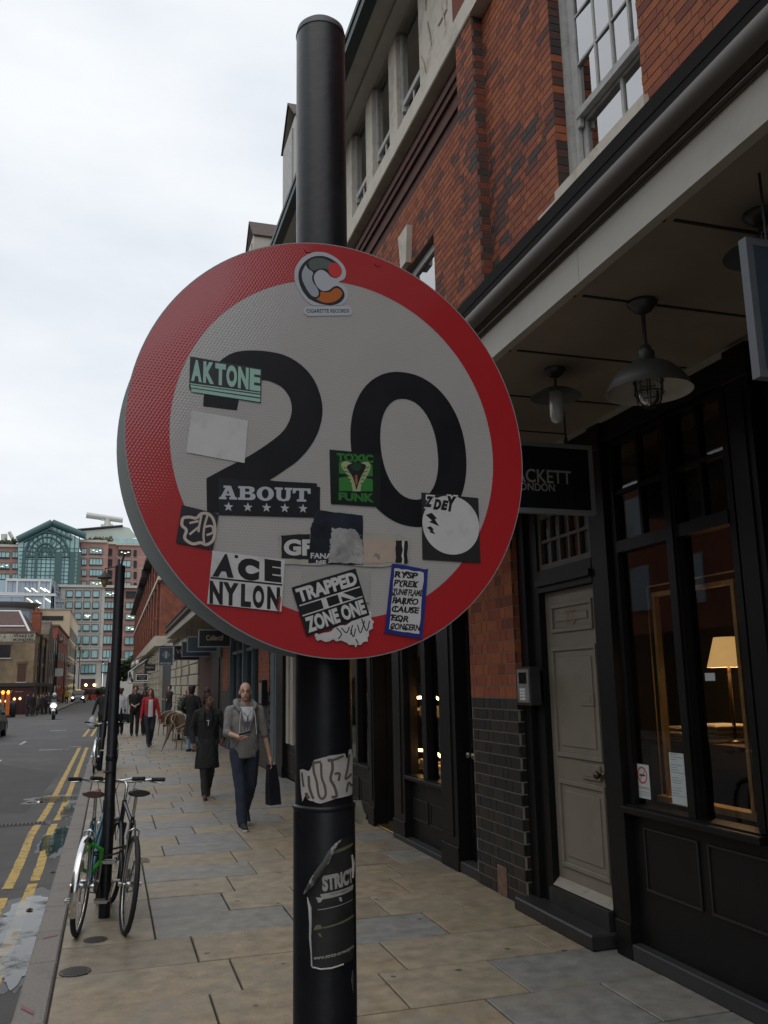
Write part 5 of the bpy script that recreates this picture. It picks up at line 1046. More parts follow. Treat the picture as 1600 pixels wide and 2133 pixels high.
# tag scribbled in white-edged black
k_, d = sticker([Z8(68, 125), Z8(252, 170), Z8(222, 348), Z8(38, 312)], M('sticker_plum_black', (.02, .018, .026), rough=.4), 'black square sticker with a cream bubble tag')
cream = M('sticker_cream_ink', (.55, .46, .40), rough=.5)
def stroke(pts, w, n=5):
    c = [V(p) for p in outline2(pts, n)]; L_, R_ = [], []
    for i, p in enumerate(c):
        t = (c[min(i+1, len(c)-1)]-c[max(i-1, 0)]); t = t.normalized() if t.length > 1e-9 else V((1, 0)); nn = V((-t.y, t.x)); L_.append(tuple(p+nn*w)); R_.append(tuple(p-nn*w))
    return L_, R_
def put_stroke(st, d, pts, w, mat, up=.00014):
    L_, R_ = stroke(pts, w); mb = MB()
    for i in range(len(L_)-1): mb.add([smap(*L_[i], d+up*.4), smap(*R_[i], d+up*.4), smap(*R_[i+1], d+up*.4), smap(*L_[i+1], d+up*.4)], [(0, 1, 2, 3)])
    return sobj('lettering', mb, mat, st)
for pts, w in ((((110, 185), (75, 190), (68, 225), (90, 250), (82, 290), (120, 318), (160, 312), (190, 322), (222, 300), (232, 250), (225, 200), (200, 170), (165, 168), (140, 190), (110, 185)), .0019), (((105, 215), (150, 205)), .0014), (((150, 235), (105, 272)), .0014), (((165, 175), (155, 225), (150, 260)), .0014), (((195, 175), (180, 230), (175, 280), (180, 320)), .0014), (((180, 235), (215, 230), (222, 260), (190, 275)), .0014)):
    put_stroke(k_, d, [Z8(*p) for p in pts], w, cream)
# ACE NYLON
n_, d = sticker([Z8(220, 352), Z8(580, 398), Z8(562, 655), Z8(193, 615)], st_w, 'white sticker reading ACE NYLON in heavy black capitals')
put_text(n_, d, 'A', [Z8(262, 365), Z8(312, 372), Z8(325, 488), Z8(218, 480)], st_k, .07); put_text(n_, d, 'C', [Z8(345, 382), Z8(455, 398), Z8(450, 505), Z8(345, 495)], st_k, .09); put_text(n_, d, 'E', [Z8(478, 392), Z8(562, 404), Z8(562, 512), Z8(478, 502)], st_k, .08)
put_poly(n_, d, [[Z8(330, 373), Z8(347, 375), Z8(346, 390), Z8(329, 388)]], st_k)
put_poly(n_, d, [[Z8(210, 482), Z8(566, 518), Z8(566, 527), Z8(210, 491)]], st_k, name='rule')
for ch, (x0, x1) in zip('NYLON', ((206, 272), (272, 350), (362, 412), (420, 478), (492, 556))): put_text(n_, d, ch, [Z8(x0, 500+(x0-206)*.10), Z8(x1, 500+(x1-206)*.10), Z8(x1-2, 615+(x1-206)*.095), Z8(x0-2, 615+(x0-206)*.095)], st_k, .055)
put_poly(n_, d, [ragged([Z8(545, 585), Z8(556, 580), Z8(552, 665), Z8(545, 660)], .0012, 4, 5)], M('sticker_red_show', (.33, .02, .025)), .0003)
# crown scrap, TRAPPED IN ZONE ONE
s_, d = sticker(None, st_w, 'ragged white scrap with a scribbled crown tag', loops=[ragged([Z8(720, 770), Z8(820, 745), Z8(1000, 655), Z8(1020, 720), Z8(985, 800), Z8(935, 832), Z8(860, 795), Z8(735, 800)], .0022, 6, 22)])
for pts in (((835, 735), (860, 765), (845, 790)), ((860, 735), (885, 760), (900, 730)), ((905, 745), (920, 780), (930, 740)), ((940, 720), (955, 760), (975, 700)), ((930, 790), (945, 815)), ((960, 690), (985, 750), (1000, 700)), ((915, 720), (905, 770))): put_stroke(s_, d, [Z8(*p) for p in pts], .0008, st_k)
r_, d = sticker([Z8(612, 535), Z8(930, 440), Z8(1000, 672), Z8(688, 778)], st_k, 'tilted black sticker reading TRAPPED IN ZONE ONE')
def tz(u, v): return bil([Z8(612, 535), Z8(930, 440), Z8(1000, 672), Z8(688, 778)])(u, v)
def tq(u0, u1, v0, v1): return [tz(u0, v1), tz(u1, v1), tz(u1, v0), tz(u0, v0)]
put_text(r_, d, 'TRAPPED', tq(.04, .97, .67, .95), st_w, .05); put_text(r_, d, 'ZONE ONE', tq(.04, .97, .05, .36), st_w, .05)
put_poly(r_, d, [tq(.03, .98, .60, .625)], st_w); put_poly(r_, d, [tq(.03, .98, .395, .42)], st_w); put_poly(r_, d, [tq(.36, .44, .42, .60)], st_w)
put_poly(r_, d, [[tz(.62, .42), tz(.66, .42), tz(.66, .54), tz(.80, .42), tz(.86, .42), tz(.86, .44), tz(.70, .60), tz(.62, .60)]], st_w)
# blue-edged handwritten sticker
bl_, d = sticker(None, M('sticker_blue', (.015, .03, .19), rough=.45), 'blue bordered white sticker with handwritten black lines', loops=[outline2([Z8(*p) for p in ((1110, 425), (1125, 417), (1275, 445), (1288, 465), (1262, 775), (1245, 786), (1085, 760), (1077, 740), (1110, 425))], 3)])
put_poly(bl_, d, [ragged([Z8(1125, 438), Z8(1270, 460), Z8(1245, 768), Z8(1095, 742)], .0008, 8, 31)], st_w, .0001)
for k, tx in enumerate(('RYSP', 'PYREX', 'YUNG FLAME', 'PARKO', 'CAUSE', 'FOR', 'CONCERN')):
    y = 452+k*43; x0 = 1124-k*3.4; w = (118, 125, 148, 130, 138, 90, 150)[k]
    put_text(bl_, d, tx, [Z8(x0, y), Z8(x0+w, y+10), Z8(x0+w-3, y+42), Z8(x0-3, y+33)], st_k, .045, .15, up=.0002)
rs_ = random.Random(77)
for k in range(26):
    y = 455+(k % 7)*43; x0 = 1124-(k % 7)*3.4+rs_.uniform(0, 115); put_stroke(bl_, d, [Z8(x0, y+rs_.uniform(0, 30)), Z8(x0+rs_.uniform(-12, 14), y+rs_.uniform(0, 38)), Z8(x0+rs_.uniform(-4, 22), y+rs_.uniform(2, 38))], .0009, st_k, .0003)
# ---- bills wrapped on the post
def wrap(px, py, dr=.0008):   # pixel -> point on the post's surface
    d = ray(px, py); o = CAM; a = d.x**2+d.y**2; b = 2*(d.x*(o.x-PX)+d.y*(o.y-PY)); c = (o.x-PX)**2+(o.y-PY)**2-(PR+.0022+dr)**2; D = b*b-4*a*c
    if D < 0: return None
    t = (-b-math.sqrt(D))/(2*a); return o+d*t
def cyl(a, z, dr): return (PX+(PR+.0022+dr)*sin(a), PY-(PR+.0022+dr)*cos(a), z)
def wang(px, py):
    p = wrap(px, py)
    if p is None:   # beyond the silhouette: nearest grazing angle
        p = wrap(px-4, py) or wrap(px+4, py) or wrap(px-9, py) or wrap(px+9, py)
    return math.atan2(p.x-PX, -(p.y-PY)), p.z
def wrap_poly(loop, dr, sub=10):
    """outline in (angle, height) -> curved sheet, cut into narrow vertical strips"""
    mb = MB(); a0 = min(p[0] for p in loop); a1 = max(p[0] for p in loop); k = max(3, int((a1-a0)/.06)); n = len(loop)
    def cross(a):
        zs = []
        for i in range(n):
            (x0, z0), (x1, z1) = loop[i], loop[(i+1) % n]
            if (x0 <= a < x1) or (x1 <= a < x0): zs.append(z0+(z1-z0)*(a-x0)/(x1-x0))
        return (min(zs), max(zs)) if len(zs) > 1 else None
    pr_ = None
    for i in range(k+1):
        a = a0+1e-4+(a1-a0-2e-4)*i/k; c = cross(a)
        if c and pr_: mb.add([cyl(pr_[0], pr_[1], dr), cyl(a, c[0], dr), cyl(a, c[1], dr), cyl(pr_[0], pr_[2], dr)], [(0, 1, 2, 3)], 0, True)
        pr_ = (a, *c) if c else None
    return mb
def wrap_text(s, q, dr, bold, shear=0):
    vv, ff = text2d(s, bold, shear); f = bil(q); return MB().add([cyl(*f(u, v), dr) for u, v in vv], ff)
K = lambda x, y: wang(600+.2062*x, 1540+.2062*y)
lp = [K(*p) for p in ((118, 310), (150, 300), (215, 325), (245, 260), (245, 215), (420, 165), (585, 140), (600, 250), (612, 110), (645, 92), (655, 200), (655, 540), (640, 560), (480, 600), (330, 650), (280, 640), (255, 625), (215, 620), (190, 600), (170, 545), (150, 645), (135, 600))]
b1 = part('torn_bill', wrap_poly(lp, .0006), M('bill_paper', (.43, .40, .37), rough=.8, var=.12, vs=60), sg, label='torn white bill with brown wavy lettering')
brn = M('bill_brown_ink', (.10, .075, .065), rough=.7)
for pts, w in ((((255, 235), (262, 330), (290, 430), (310, 560), (345, 600), (380, 560), (370, 470), (340, 380), (335, 240)), 12), (((400, 215), (440, 215), (450, 300), (430, 400), (470, 480), (490, 570), (440, 585)), 14), (((440, 215), (520, 185), (560, 165)), 12), (((470, 350), (520, 345), (510, 420)), 12), (((140, 335), (150, 420), (160, 480)), 10), (((210, 370), (215, 470), (240, 560), (260, 600)), 13), (((180, 540), (210, 600)), 16), (((620, 150), (600, 300), (580, 400), (640, 350)), 10), (((590, 530), (610, 440), (645, 470)), 10), (((245, 240), (335, 225)), 11)):
    L_, R_ = stroke([(x, y) for x, y in pts], w); mb = MB(); ok = lambda p: cyl(*K(min(652, max(96, p[0])), p[1]), .0011)
    for i in range(len(L_)-1): mb.add([ok(L_[i]), ok(R_[i]), ok(R_[i+1]), ok(L_[i+1])], [(0, 1, 2, 3)])
    part('lettering', mb, brn, b1)
lp = [K(*p) for p in ((535, 1005), (655, 960), (660, 1300), (664, 1700), (668, 2000), (666, 2100), (664, 2215), (560, 2270), (430, 2315), (330, 2322), (245, 2300), (240, 2180), (232, 2050), (250, 1700), (205, 1590), (180, 1555), (260, 1430), (380, 1230), (480, 1060))]
b2 = part('torn_bill', wrap_poly(lp, .0006), M('bill_black', (.018, .018, .017), rough=.5, var=.3, vs=40), sg, label='peeling black STRICT bill with grey lettering')
gry = M('bill_grey_ink', (.33, .32, .30), rough=.6, var=.15, vs=80); olv = M('bill_olive', (.13, .13, .075), rough=.6)
part('lettering', wrap_text('STRICT', [K(340, 1380), K(650, 1290), K(655, 1440), K(350, 1540)], .0010, .06), gry, b2)
part('lettering', wrap_text('www.strict-screenprint', [K(258, 2190), K(664, 2066), K(664, 2112), K(258, 2240)], .0010, .02), gry, b2)
part('print', wrap_poly([K(325, 1565), K(662, 1460), K(662, 1510), K(330, 1620)], .0009), gry, b2); part('print', wrap_poly([K(282, 1595), K(355, 1600), K(355, 1640), K(285, 1655)], .0009), gry, b2)
part('lettering', wrap_text('hand tagged', [K(430, 1555), K(600, 1505), K(600, 1530), K(432, 1580)], .0012, .0), st_k, b2)
for q in (((455, 1125), (658, 1035), (660, 1060), (450, 1165)), ((262, 1880), (345, 1870), (350, 1910), (262, 1930)), ((345, 1900), (664, 1760), (666, 1785), (350, 1915)), ((300, 1960), (340, 1960), (345, 2005), (310, 1985))): part('print', wrap_poly([K(*p) for p in q], .0009), olv, b2)
part('print', wrap_poly([K(300, 1720), K(655, 1610), K(655, 1616), K(300, 1727)], .0009), gry, b2); part('print', wrap_poly([K(512, 1600), K(548, 1590), K(550, 1635), K(516, 1640)], .0009), gry, b2)
rolled = [V(cyl(*K(x, y), .004)) for x, y in ((532, 1008), (480, 1060), (420, 1150), (380, 1240), (320, 1330), (250, 1440), (180, 1555))]
part('curled_edge', MB().tube(rolled, [.0006, .0025, .0045, .005, .005, .0045, .0015], 8), M('curled_paper', (.05, .048, .045), rough=.6, stain=(.45, .44, .42, .95), sts=45), b2)
part('curled_edge', MB().tube([V(cyl(*K(x, y), .002)) for x, y in ((200, 1590), (225, 1700), (232, 1850), (228, 2000), (240, 2180), (244, 2290))], [.0005, .0024, .002, .0016, .001, .0012], 6), M('curled_white', (.42, .41, .39), rough=.7), b2)
part('curled_edge', MB().tube([V(cyl(*K(x, y), .0012)) for x, y in ((245, 2300), (330, 2322), (440, 2312), (560, 2272))], .0011, 6), MATS['curled_white'], b2)
part('seam', MB().lathe([(PR+.0024, 1.626), (PR+.0034, 1.629), (PR+.0030, 1.6325), (PR, 1.634)], (PX, PY, 0), 48), m_polep, sg)
# paper flag caught on the far side of the post
fp = [atY(x, y, PY+.03) for x, y in ((728, 1668), (752, 1668), (757, 1690), (763, 1700), (757, 1718), (745, 1716), (728, 1700))]
part('paper_scrap', MB().add(fp+[p+V((.002, .006, 0)) for p in fp], [tuple(range(7)), tuple(reversed(range(7, 14)))]), M('scrap_paper', (.30, .27, .20), rough=.8, var=.25, vs=60, stain=(.12, .1, .07, .7), sts=40), sg, label='crumpled brown paper flag stuck behind the post')
sp_ = [V(cyl(*K(x, y), .002)) for x, y in ((640, 1170), (655, 1250), (650, 1400))]
part('paper_scrap', MB().tube(sp_, [.002, .004, .002], 6, flat=.3), MATS['bill_paper'], sg); part('paper_scrap', MB().tube([V(cyl(*K(x, y), .001)) for x, y in ((655, 2330), (650, 2420), (658, 2560))], [.001, .0035, .001], 6, flat=.3), MATS['curled_paper'], sg)
# ================================================================ hanging signs, lamps, posts, shop contents
m_sgf = M('sign_frame_grey', (.21, .22, .235), rough=.5, var=.08); m_sgb = M('sign_face_black', (.007, .007, .009), rough=.45, var=.2); m_sbl = M('sign_face_slate_blue', (.035, .055, .072), rough=.45, var=.08)
m_cr = M('sign_lettering_silver', (.35, .345, .33), rough=.4); m_gold = M('sign_lettering_gold', (.36, .30, .20), rough=.4); m_rod = M('iron_rod', (.03, .03, .03), rough=.5, metal=.5)
def hang_sign(x0, x1, z0, z1, Y, face, label, words=(), frame=m_sgf, ztop=3.664, fw=.03, rods=True, group='hanging shop signs', lm=None, th=.028):
    t = thing('hanging_sign', label, 'sign', ((x0+x1)/2, Y, z0), group=group)
    part('board', MB().box(x0+fw*.5, x1-fw*.5, Y-.018, Y+.018, z0+fw*.5, z1-fw*.5), face, t)
    part('frame', MB().box(x0, x1, Y-th, Y+th, z1-fw, z1).box(x0, x1, Y-th, Y+th, z0, z0+fw).box(x0, x0+fw, Y-th+.0005, Y+th-.0005, z0+fw, z1-fw).box(x1-fw, x1, Y-th+.0005, Y+th-.0005, z0+fw, z1-fw), frame, t)
    if rods:
        for x in (x0+.15*(x1-x0), x1-.2*(x1-x0)): part('hanging_rod', MB().tube([(x, Y, z1-.01), (x, Y, ztop+.01)], .006, 6).tube([(x, Y-.02, z1+.02), (x, Y-.02, z1+.05), (x, Y+.02, z1+.05), (x, Y+.02, z1+.02)], .004, 5), m_rod, t)
    for (s, u0, u1, v0, v1, bold) in words:
        mb = MB(); text_box(mb, s, (x0+(x1-x0)*u0, Y-.0185, z0+(z1-z0)*v0), (1, 0, 0), (0, 0, 1), (x1-x0)*(u1-u0), (z1-z0)*(v1-v0), (0, -1, 0), .002, bold); part('lettering', mb, lm or m_cr, t)
    return t
YH = 5.28; p0, p1 = atY(1233, 931, YH), atY(1238, 1073, YH); tl, tr_, bl = atY(1090, 1010, YH), atY(1188, 1010, YH), atY(1085, 1066, YH)
hx0, hx1, hz0, hz1 = 2.25, p1.x, bl.z-.005, p0.z
u = lambda x: (x-hx0)/(hx1-hx0); w_ = lambda z: (z-hz0)/(hz1-hz0)
hang_sign(hx0, hx1, hz0, hz1, YH, m_sgb, 'black hanging sign reading HACKETT LONDON beside the round road sign', (('HACKETT', u(tr_.x-(tr_.x-tl.x)*7/5.0), u(tr_.x), w_(atY(1140, 1008, YH).z), w_(atY(1140, 980, YH).z), .012), ('LONDON', u(atY(1072, 1022, YH).x), u(atY(1153, 1022, YH).x), w_(atY(1120, 1024, YH).z), w_(atY(1120, 1008, YH).z), .008)))
YB = 2.42; a = atY(1556, 600, YB); b = atY(1560, 500, YB); c = atY(1580, 788, YB)
hang_sign(a.x, a.x+.75, c.z, b.z, YB, m_sbl, 'slate blue hanging sign in a grey frame under the canopy above the near shop window', (), fw=.03, th=.02, frame=M('sign_frame_slate', (.10, .11, .125), rough=.5))
hang_sign(2.11, 2.95, 2.77, 3.23, 23, m_sgb, 'black hanging sign reading Collectif in front of the blue shop', (('Collectif', .24, .77, .38, .68, .02),), lm=m_gold)
hang_sign(2.07, 2.95, 2.76, 3.21, 26, m_sbl, 'blank slate blue hanging sign just behind the Collectif sign', ())
def pxs(x0, y0, x1, y1, Y): p, q = atY(250+.25*x0, 1200+.25*y0, Y), atY(250+.25*x1, 1200+.25*y1, Y); return p.x, q.x, q.z, p.z
hang_sign(*pxs(515, 545, 760, 672, 29.5), 29.5, m_sbl, 'blank slate blue hanging sign third under the canopy, behind two others', ())
hang_sign(*pxs(450, 580, 662, 700, 34), 34, M('sign_face_plum', (.03, .012, .022), rough=.45), 'plum hanging sign with white letters at the canopy end', (('Vin', .08, .42, .45, .75, .01),))
x0, x1, z0, z1 = pxs(328, 592, 440, 745, 44)
t = hang_sign(x0, x1, z0, z1, 44, m_sbl, 'slate blue banner sign with a pale diamond emblem on the stone front', (('BOXES', .12, .86, .07, .17, .02),), rods=False, fw=.02, lm=M('sign_pale', (.32, .35, .36)))
cx, cz, r_ = (x0+x1)/2, z0+(z1-z0)*.58, (x1-x0)*.28
dm = lambda k: [(cx+k*r_, cz), (cx, cz+k*r_*1.05), (cx-k*r_, cz), (cx, cz-k*r_*1.05)]
part('emblem', MB().poly([dm(1), dm(.85)], lambda u, v, d: (u, d, v), 43.97).poly([dm(.5), dm(.38)], lambda u, v, d: (u, d, v), 43.97).poly([[(cx-.03, cz-r_*.8), (cx+.03, cz-r_*.8), (cx+.03, cz+r_*.8), (cx-.03, cz+r_*.8)]], lambda u, v, d: (u, d, v), 43.968), M('sign_pale', (.32, .35, .36)), t)
part('bracket', MB().tube([(x0, 44, z1+.05), (XW, 44, z1+.05)], .02, 6).tube([(x0+.1, 44, z1+.05), (XW, 44, z1+.5)], .012, 6), m_rod, t)
x0, x1, z0, z1 = pxs(208, 738, 292, 790, 66); t = hang_sign(x0, x1, z0, z1, 66, m_sgb, 'small black hanging sign with white script on the terrace', (('Rapha', .12, .86, .35, .75, .0),), rods=False, frame=m_sgb); part('bracket', MB().tube([(x0, 66, z1+.04), (XW, 66, z1+.04)], .025, 6), m_rod, t)
x0, x1, z0, z1 = pxs(133, 818, 233, 872, 76); t = hang_sign(x0, x1, z0, z1, 76, m_sgb, 'black hanging sign with a white border further along the terrace', (('THE ROASTERY', .15, .85, .52, .75, .0), ('COFFEE', .3, .7, .25, .45, .0)), rods=False, frame=m_wf, fw=.06); part('bracket', MB().tube([(x0, 76, z1+.04), (XW, 76, z1+.04)], .03, 6), m_rod, t)
x0, x1, z0, z1 = pxs(72, 800, 225, 888, 84); aw_ = thing('shop_awning', 'grey glass awning with a white frame over the far pavement', 'awning', (x0, 84, z0))
part('frame', MB().tube([(x0, 84, z1), (x0, 84, z0), (x1, 84, z0)], .06, 5).tube([(x0, 84, z1), (x1, 84, z1+1.2)], .05, 5), m_wf, aw_); part('canopy', MB().add([(x0, 84, z1), (x0, 92, z1), (XW, 92, z1+1.3), (XW, 84, z1+1.3)], [(0, 1, 2, 3)]), M('awning_grey', (.2, .21, .22)), aw_)
for (cx_, cy_, Y, lab) in ((110, 745, 78, 'small white bulb lamp on a bracket of the terrace, further one'), (145, 735, 70, 'small white bulb lamp on a bracket of the terrace, nearer one')):
    p = atY(250+.25*cx_, 1200+.25*cy_, Y); t = thing('wall_lamp', lab, 'wall lamp', p); part('arm', MB().tube([p+V((0, 0, .4)), p+V((.3, 0, .6)), V((XW, Y, p.z+.7))], .03, 6), m_rod, t); part('globe', MB().ell(p+V((0, 0, .1)), (.14, .14, .22), 10), M('milk_glass', (.6, .6, .58), rough=.3), t)
# ---- pendant lamps under the canopy
m_enam = M('grey_enamel', (.045, .044, .042), rough=.4, var=.1, coat=.2); m_enw = M('white_enamel', (.42, .40, .36), rough=.4); m_jar = glass_mat('frosted_jar', (.75, .76, .74), refl=.08, rough=.25); m_opal = M('opal_glass', (.42, .42, .40), rough=.25, trans=.3)
def lamp_dome(x, y, label):
    t = thing('pendant_lamp', label, 'pendant lamp', (x, y, 3.15), group='lamps under the canopy'); z = 3.665
    part('ceiling_rose', MB().lathe([(.075, z), (.075, z-.015), (.06, z-.03), (.045, z-.05), (.02, z-.06), (0, z-.06)], (x, y, 0), 24), m_enam, t, ang=40)
    part('stem', MB().tube([(x, y, z-.05), (x, y, 3.42)], .011, 10), m_enam, t); part('cap', MB().lathe([(0, 3.43), (.022, 3.43), (.03, 3.41), (.03, 3.40), (.042, 3.395), (.042, 3.345), (.05, 3.335)], (x, y, 0), 20), m_enam, t, ang=40)
    part('shade', MB().lathe([(.045, 3.345), (.075, 3.338), (.125, 3.312), (.168, 3.27), (.195, 3.225), (.206, 3.19), (.212, 3.186)], (x, y, 0), 36).lathe([(.212, 3.186), (.204, 3.19), (.19, 3.225), (.163, 3.266), (.12, 3.306), (.07, 3.33), (0, 3.335)], (x, y, 0), 36, mi=1), [m_enam, m_enw], t)
    part('bulb_glass', MB().lathe([(.05, 3.30), (.055, 3.25), (.056, 3.19), (.045, 3.14), (.025, 3.12), (0, 3.115)], (x, y, 0), 20), m_jar, t)
    cg = MB()
    for i in range(6):
        q = pi*i/3; cg.tube([(x+.07*cos(q), y+.07*sin(q), 3.30), (x+.073*cos(q), y+.073*sin(q), 3.2), (x+.06*cos(q), y+.06*sin(q), 3.13), (x+.02*cos(q), y+.02*sin(q), 3.105)], .0035, 5)
    for zz, rr in ((3.24, .073), (3.18, .071), (3.107, .022)): cg.tube([(x+rr*cos(q*pi/12), y+rr*sin(q*pi/12), zz) for q in range(24)], .0035, 5, closed=True)
    part('cage', cg, m_rod, t)
def lamp_jar(x, y, label):
    t = thing('pendant_lamp', label, 'pendant lamp', (x, y, 3.3), group='lamps under the canopy'); z = 3.665
    part('ceiling_rose', MB().lathe([(.065, z), (.065, z-.012), (.05, z-.03), (.03, z-.05), (.012, z-.056), (0, z-.056)], (x, y, 0), 22), m_enam, t, ang=40)
    part('stem', MB().tube([(x, y, z-.05), (x, y, 3.53)], .009, 8), m_enam, t)
    part('shade', MB().lathe([(.012, 3.545), (.04, 3.54), (.09, 3.525), (.15, 3.49), (.157, 3.484), (.15, 3.486), (.08, 3.515), (0, 3.525)], (x, y, 0), 32), M('verdigris_enamel', (.075, .088, .085), rough=.5, var=.15), t, ang=50)
    part('jar', MB().lathe([(.04, 3.515), (.043, 3.44), (.043, 3.37), (.036, 3.335), (.02, 3.32), (0, 3.318)], (x, y, 0), 20), m_opal, t)
lamp_dome(2.49, 3.53, 'dome shaded caged pendant lamp hanging before the near shop window'); lamp_jar(2.52, 4.51, 'flat shaded pendant lamp with a glass jar, beside the dome lamp')
lamp_jar(2.5, 5.95, 'flat shaded pendant lamp with a glass jar, half hidden by the road sign'); lamp_jar(2.47, 2.66, 'flat shaded pendant lamp half hidden behind the slate blue sign')
# ---- entry phone
t = thing('entry_phone', 'metal door entry phone with buttons beside the door numbered 75', 'intercom', (3.27, 6.6, 1.6))
part('housing', MB().box(3.232, 3.322, 6.47, 6.73, 1.595, 1.905, ch=.008), M('dark_steel_box', (.05, .05, .052), rough=.4, metal=.6), t); part('face_plate', MB().box(3.226, 3.233, 6.495, 6.70, 1.62, 1.885), M('brushed_steel', (.42, .42, .41), rough=.35, metal=.8), t)
part('camera_window', MB().box(3.223, 3.227, 6.53, 6.665, 1.77, 1.86), M('dark_lens', (.015, .012, .012), rough=.1), t)
for i in range(4): part('button', MB().box(3.221, 3.227, 6.56, 6.65, 1.64+i*.025, 1.656+i*.025), m_wf, t)
t = thing('entry_phone', 'black door entry phone on the brick pier by the blue-grey post', 'intercom', (3.2, 19.4, 1.4)); part('housing', MB().box(3.16, 3.29, 19.25, 19.7, 1.35, 1.9, ch=.01), m_blk2, t); part('face_plate', MB().box(3.15, 3.161, 19.32, 19.62, 1.4, 1.84), M('brushed_steel', (.42, .42, .41)), t)
# ---- inside the near shop
def px_in(x, y, X): return atX(x, y, X)
m_gf = M('gilt_wood', (.52, .35, .15), rough=.45, var=.2, vs=12)
a, b, c_ = px_in(1362, 1244, 3.62), px_in(1536, 1250, 3.62), px_in(1392, 1600, 3.62)
t = thing('gilt_frame', 'tall gilt frame standing inside the near shop window', 'frame', (3.62, (a.y+b.y)/2, 1.0))
part('frame_side', MB().box(3.60, 3.64, a.y-.03, a.y, 1.0, a.z), m_gf, t); part('frame_side', MB().box(3.60, 3.64, b.y, b.y+.03, 1.0, a.z), m_gf, t); part('frame_top', MB().box(3.60, 3.64, b.y, a.y, a.z, a.z+.03), m_gf, t)
part('outer_line', MB().box(3.595, 3.60, b.y-.05, a.y+.045, a.z+.07, a.z+.08).box(3.595, 3.60, a.y+.04, a.y+.048, 1.0, a.z+.07), m_gf, t)
part('base_rail', MB().box(3.56, 3.66, b.y-.06, a.y+.05, .98, 1.02), m_gf, t)
TX = 4.15; lp_ = px_in(1515, 1360, TX); tz_ = px_in(1500, 1545, TX).z
t = thing('table_lamp', 'lit table lamp with a cream shade inside the near shop', 'lamp', (TX, lp_.y, tz_))
part('lamp_shade', MB().lathe([(.085, lp_.z+.11), (.145, lp_.z-.10)], (TX, lp_.y, 0), 24), M('lit_cream_shade', (.6, .42, .2), emit=(1, .58, .20), es=.42), t); part('lamp_stem', MB().tube([(TX, lp_.y, tz_), (TX, lp_.y, lp_.z)], .012, 8), m_brass, t); part('lamp_foot', MB().lathe([(0, tz_+.03), (.05, tz_+.02), (.07, tz_), (0, tz_)], (TX, lp_.y, 0), 16), m_brass, t)
part('bulb', MB().ell((TX, lp_.y, lp_.z), (.03, .03, .04), 8), M('warm_bulb', (1, .8, .5), emit=(1, .66, .3), es=8), t)
ld = bpy.data.lights.new('bulb_light', 'POINT'); ld.energy = 11; ld.color = (1, .62, .28); ld.shadow_soft_size = .05; lo_ = bpy.data.objects.new('bulb_light', ld); col.objects.link(lo_); lo_.parent = t; lo_.location = V((0, 0, lp_.z-tz_-.13))
t = thing('display_table', 'dark wooden table inside the near shop carrying folded shirts', 'table', (4.2, lp_.y+.1, .06)); part('tabletop', MB().box(3.95, 4.6, lp_.y-.4, lp_.y+.9, tz_-.04, tz_), M('walnut', (.06, .035, .02), rough=.4), t)
for x in (4.0, 4.55):
    for y in (lp_.y-.35, lp_.y+.85): part('leg', MB().tube([(x, y, .06), (x, y, tz_-.04)], [.02, .028], 8), MATS['walnut'], t)
r = random.Random(4)
for i in range(7):
    cy = lp_.y+.12+(i//4)*.38; z = tz_+(i % 4)*.032; c = ((.42, .36, .26), (.36, .33, .27), (.46, .42, .33), (.3, .27, .22), (.4, .35, .27), (.34, .34, .33), (.42, .38, .3))[i]
    o = solo('folded_shirt', MB().box(4.0+r.uniform(-.02, .02), 4.28+r.uniform(-.02, .02), cy-.12+r.uniform(-.015, .015), cy+.12+r.uniform(-.015, .015), z, z+.03, ch=.012), M('shirt_cotton_%d' % i, c, rough=.9, bump=.3, bs=40), 'folded cream shirt stacked on the shop display table', 'shirt', 'folded shirts')
t = thing('dress_form', 'tan jacket on a stand inside the near shop', 'mannequin', (4.5, lp_.y-.1, tz_)); part('jacket', MB().lathe([(.0, tz_+.42), (.06, tz_+.41), (.17, tz_+.34), (.2, tz_+.2), (.17, tz_+.02), (.0, tz_)], (4.45, lp_.y-.05, 0), 14), M('tan_tweed', (.17, .13, .085), rough=.9, bump=.4, bs=80), t)
t = thing('bentwood_chair', 'dark bentwood chair inside the near shop below the table', 'chair', (3.85, lp_.y+.1, .06))
cy = lp_.y+.1; part('seat', MB().lathe([(0, .5), (.18, .5), (.19, .48), (.17, .46), (0, .46)], (3.85, cy, 0), 18), m_blk2, t); part('backrest', MB().tube([(3.72, cy-.15, .48), (3.70, cy-.14, .8), (3.70, cy, .92), (3.70, cy+.14, .8), (3.72, cy+.15, .48)], .014, 7), m_blk2, t)
for sx, sy in ((-1, -1), (-1, 1), (1, -1), (1, 1)): part('leg', MB().tube([(3.85+.13*sx, cy+.13*sy, .47), (3.85+.18*sx, cy+.18*sy, .06)], [.016, .012], 7), m_blk2, t)
m_pap = M('notice_paper', (.50, .56, .56), rough=.6, var=.03)
def notice(x0, y0, x1, y1, label):
    p, q = atX(x0, y0, XW+.017), atX(x1, y1, XW+.017); t = thing('window_notice', label, 'notice', (XW+.017, (p.y+q.y)/2, q.z)); part('paper', MB().box(XW+.0165, XW+.0185, q.y, p.y, q.z, p.z), m_pap, t); return t, p.y, q.y, q.z, p.z
t, ya, yb_, z0, z1 = notice(1323, 1590, 1356, 1666, 'small white no smoking notice stuck in the shop window corner')
mr_ = M('notice_red', (.5, .05, .03), rough=.6); cy, cz = (ya+yb_)/2, z0+(z1-z0)*.68; rr = (ya-yb_)*.36; nmap = lambda u, v, d: (XW+.0155, u, v)
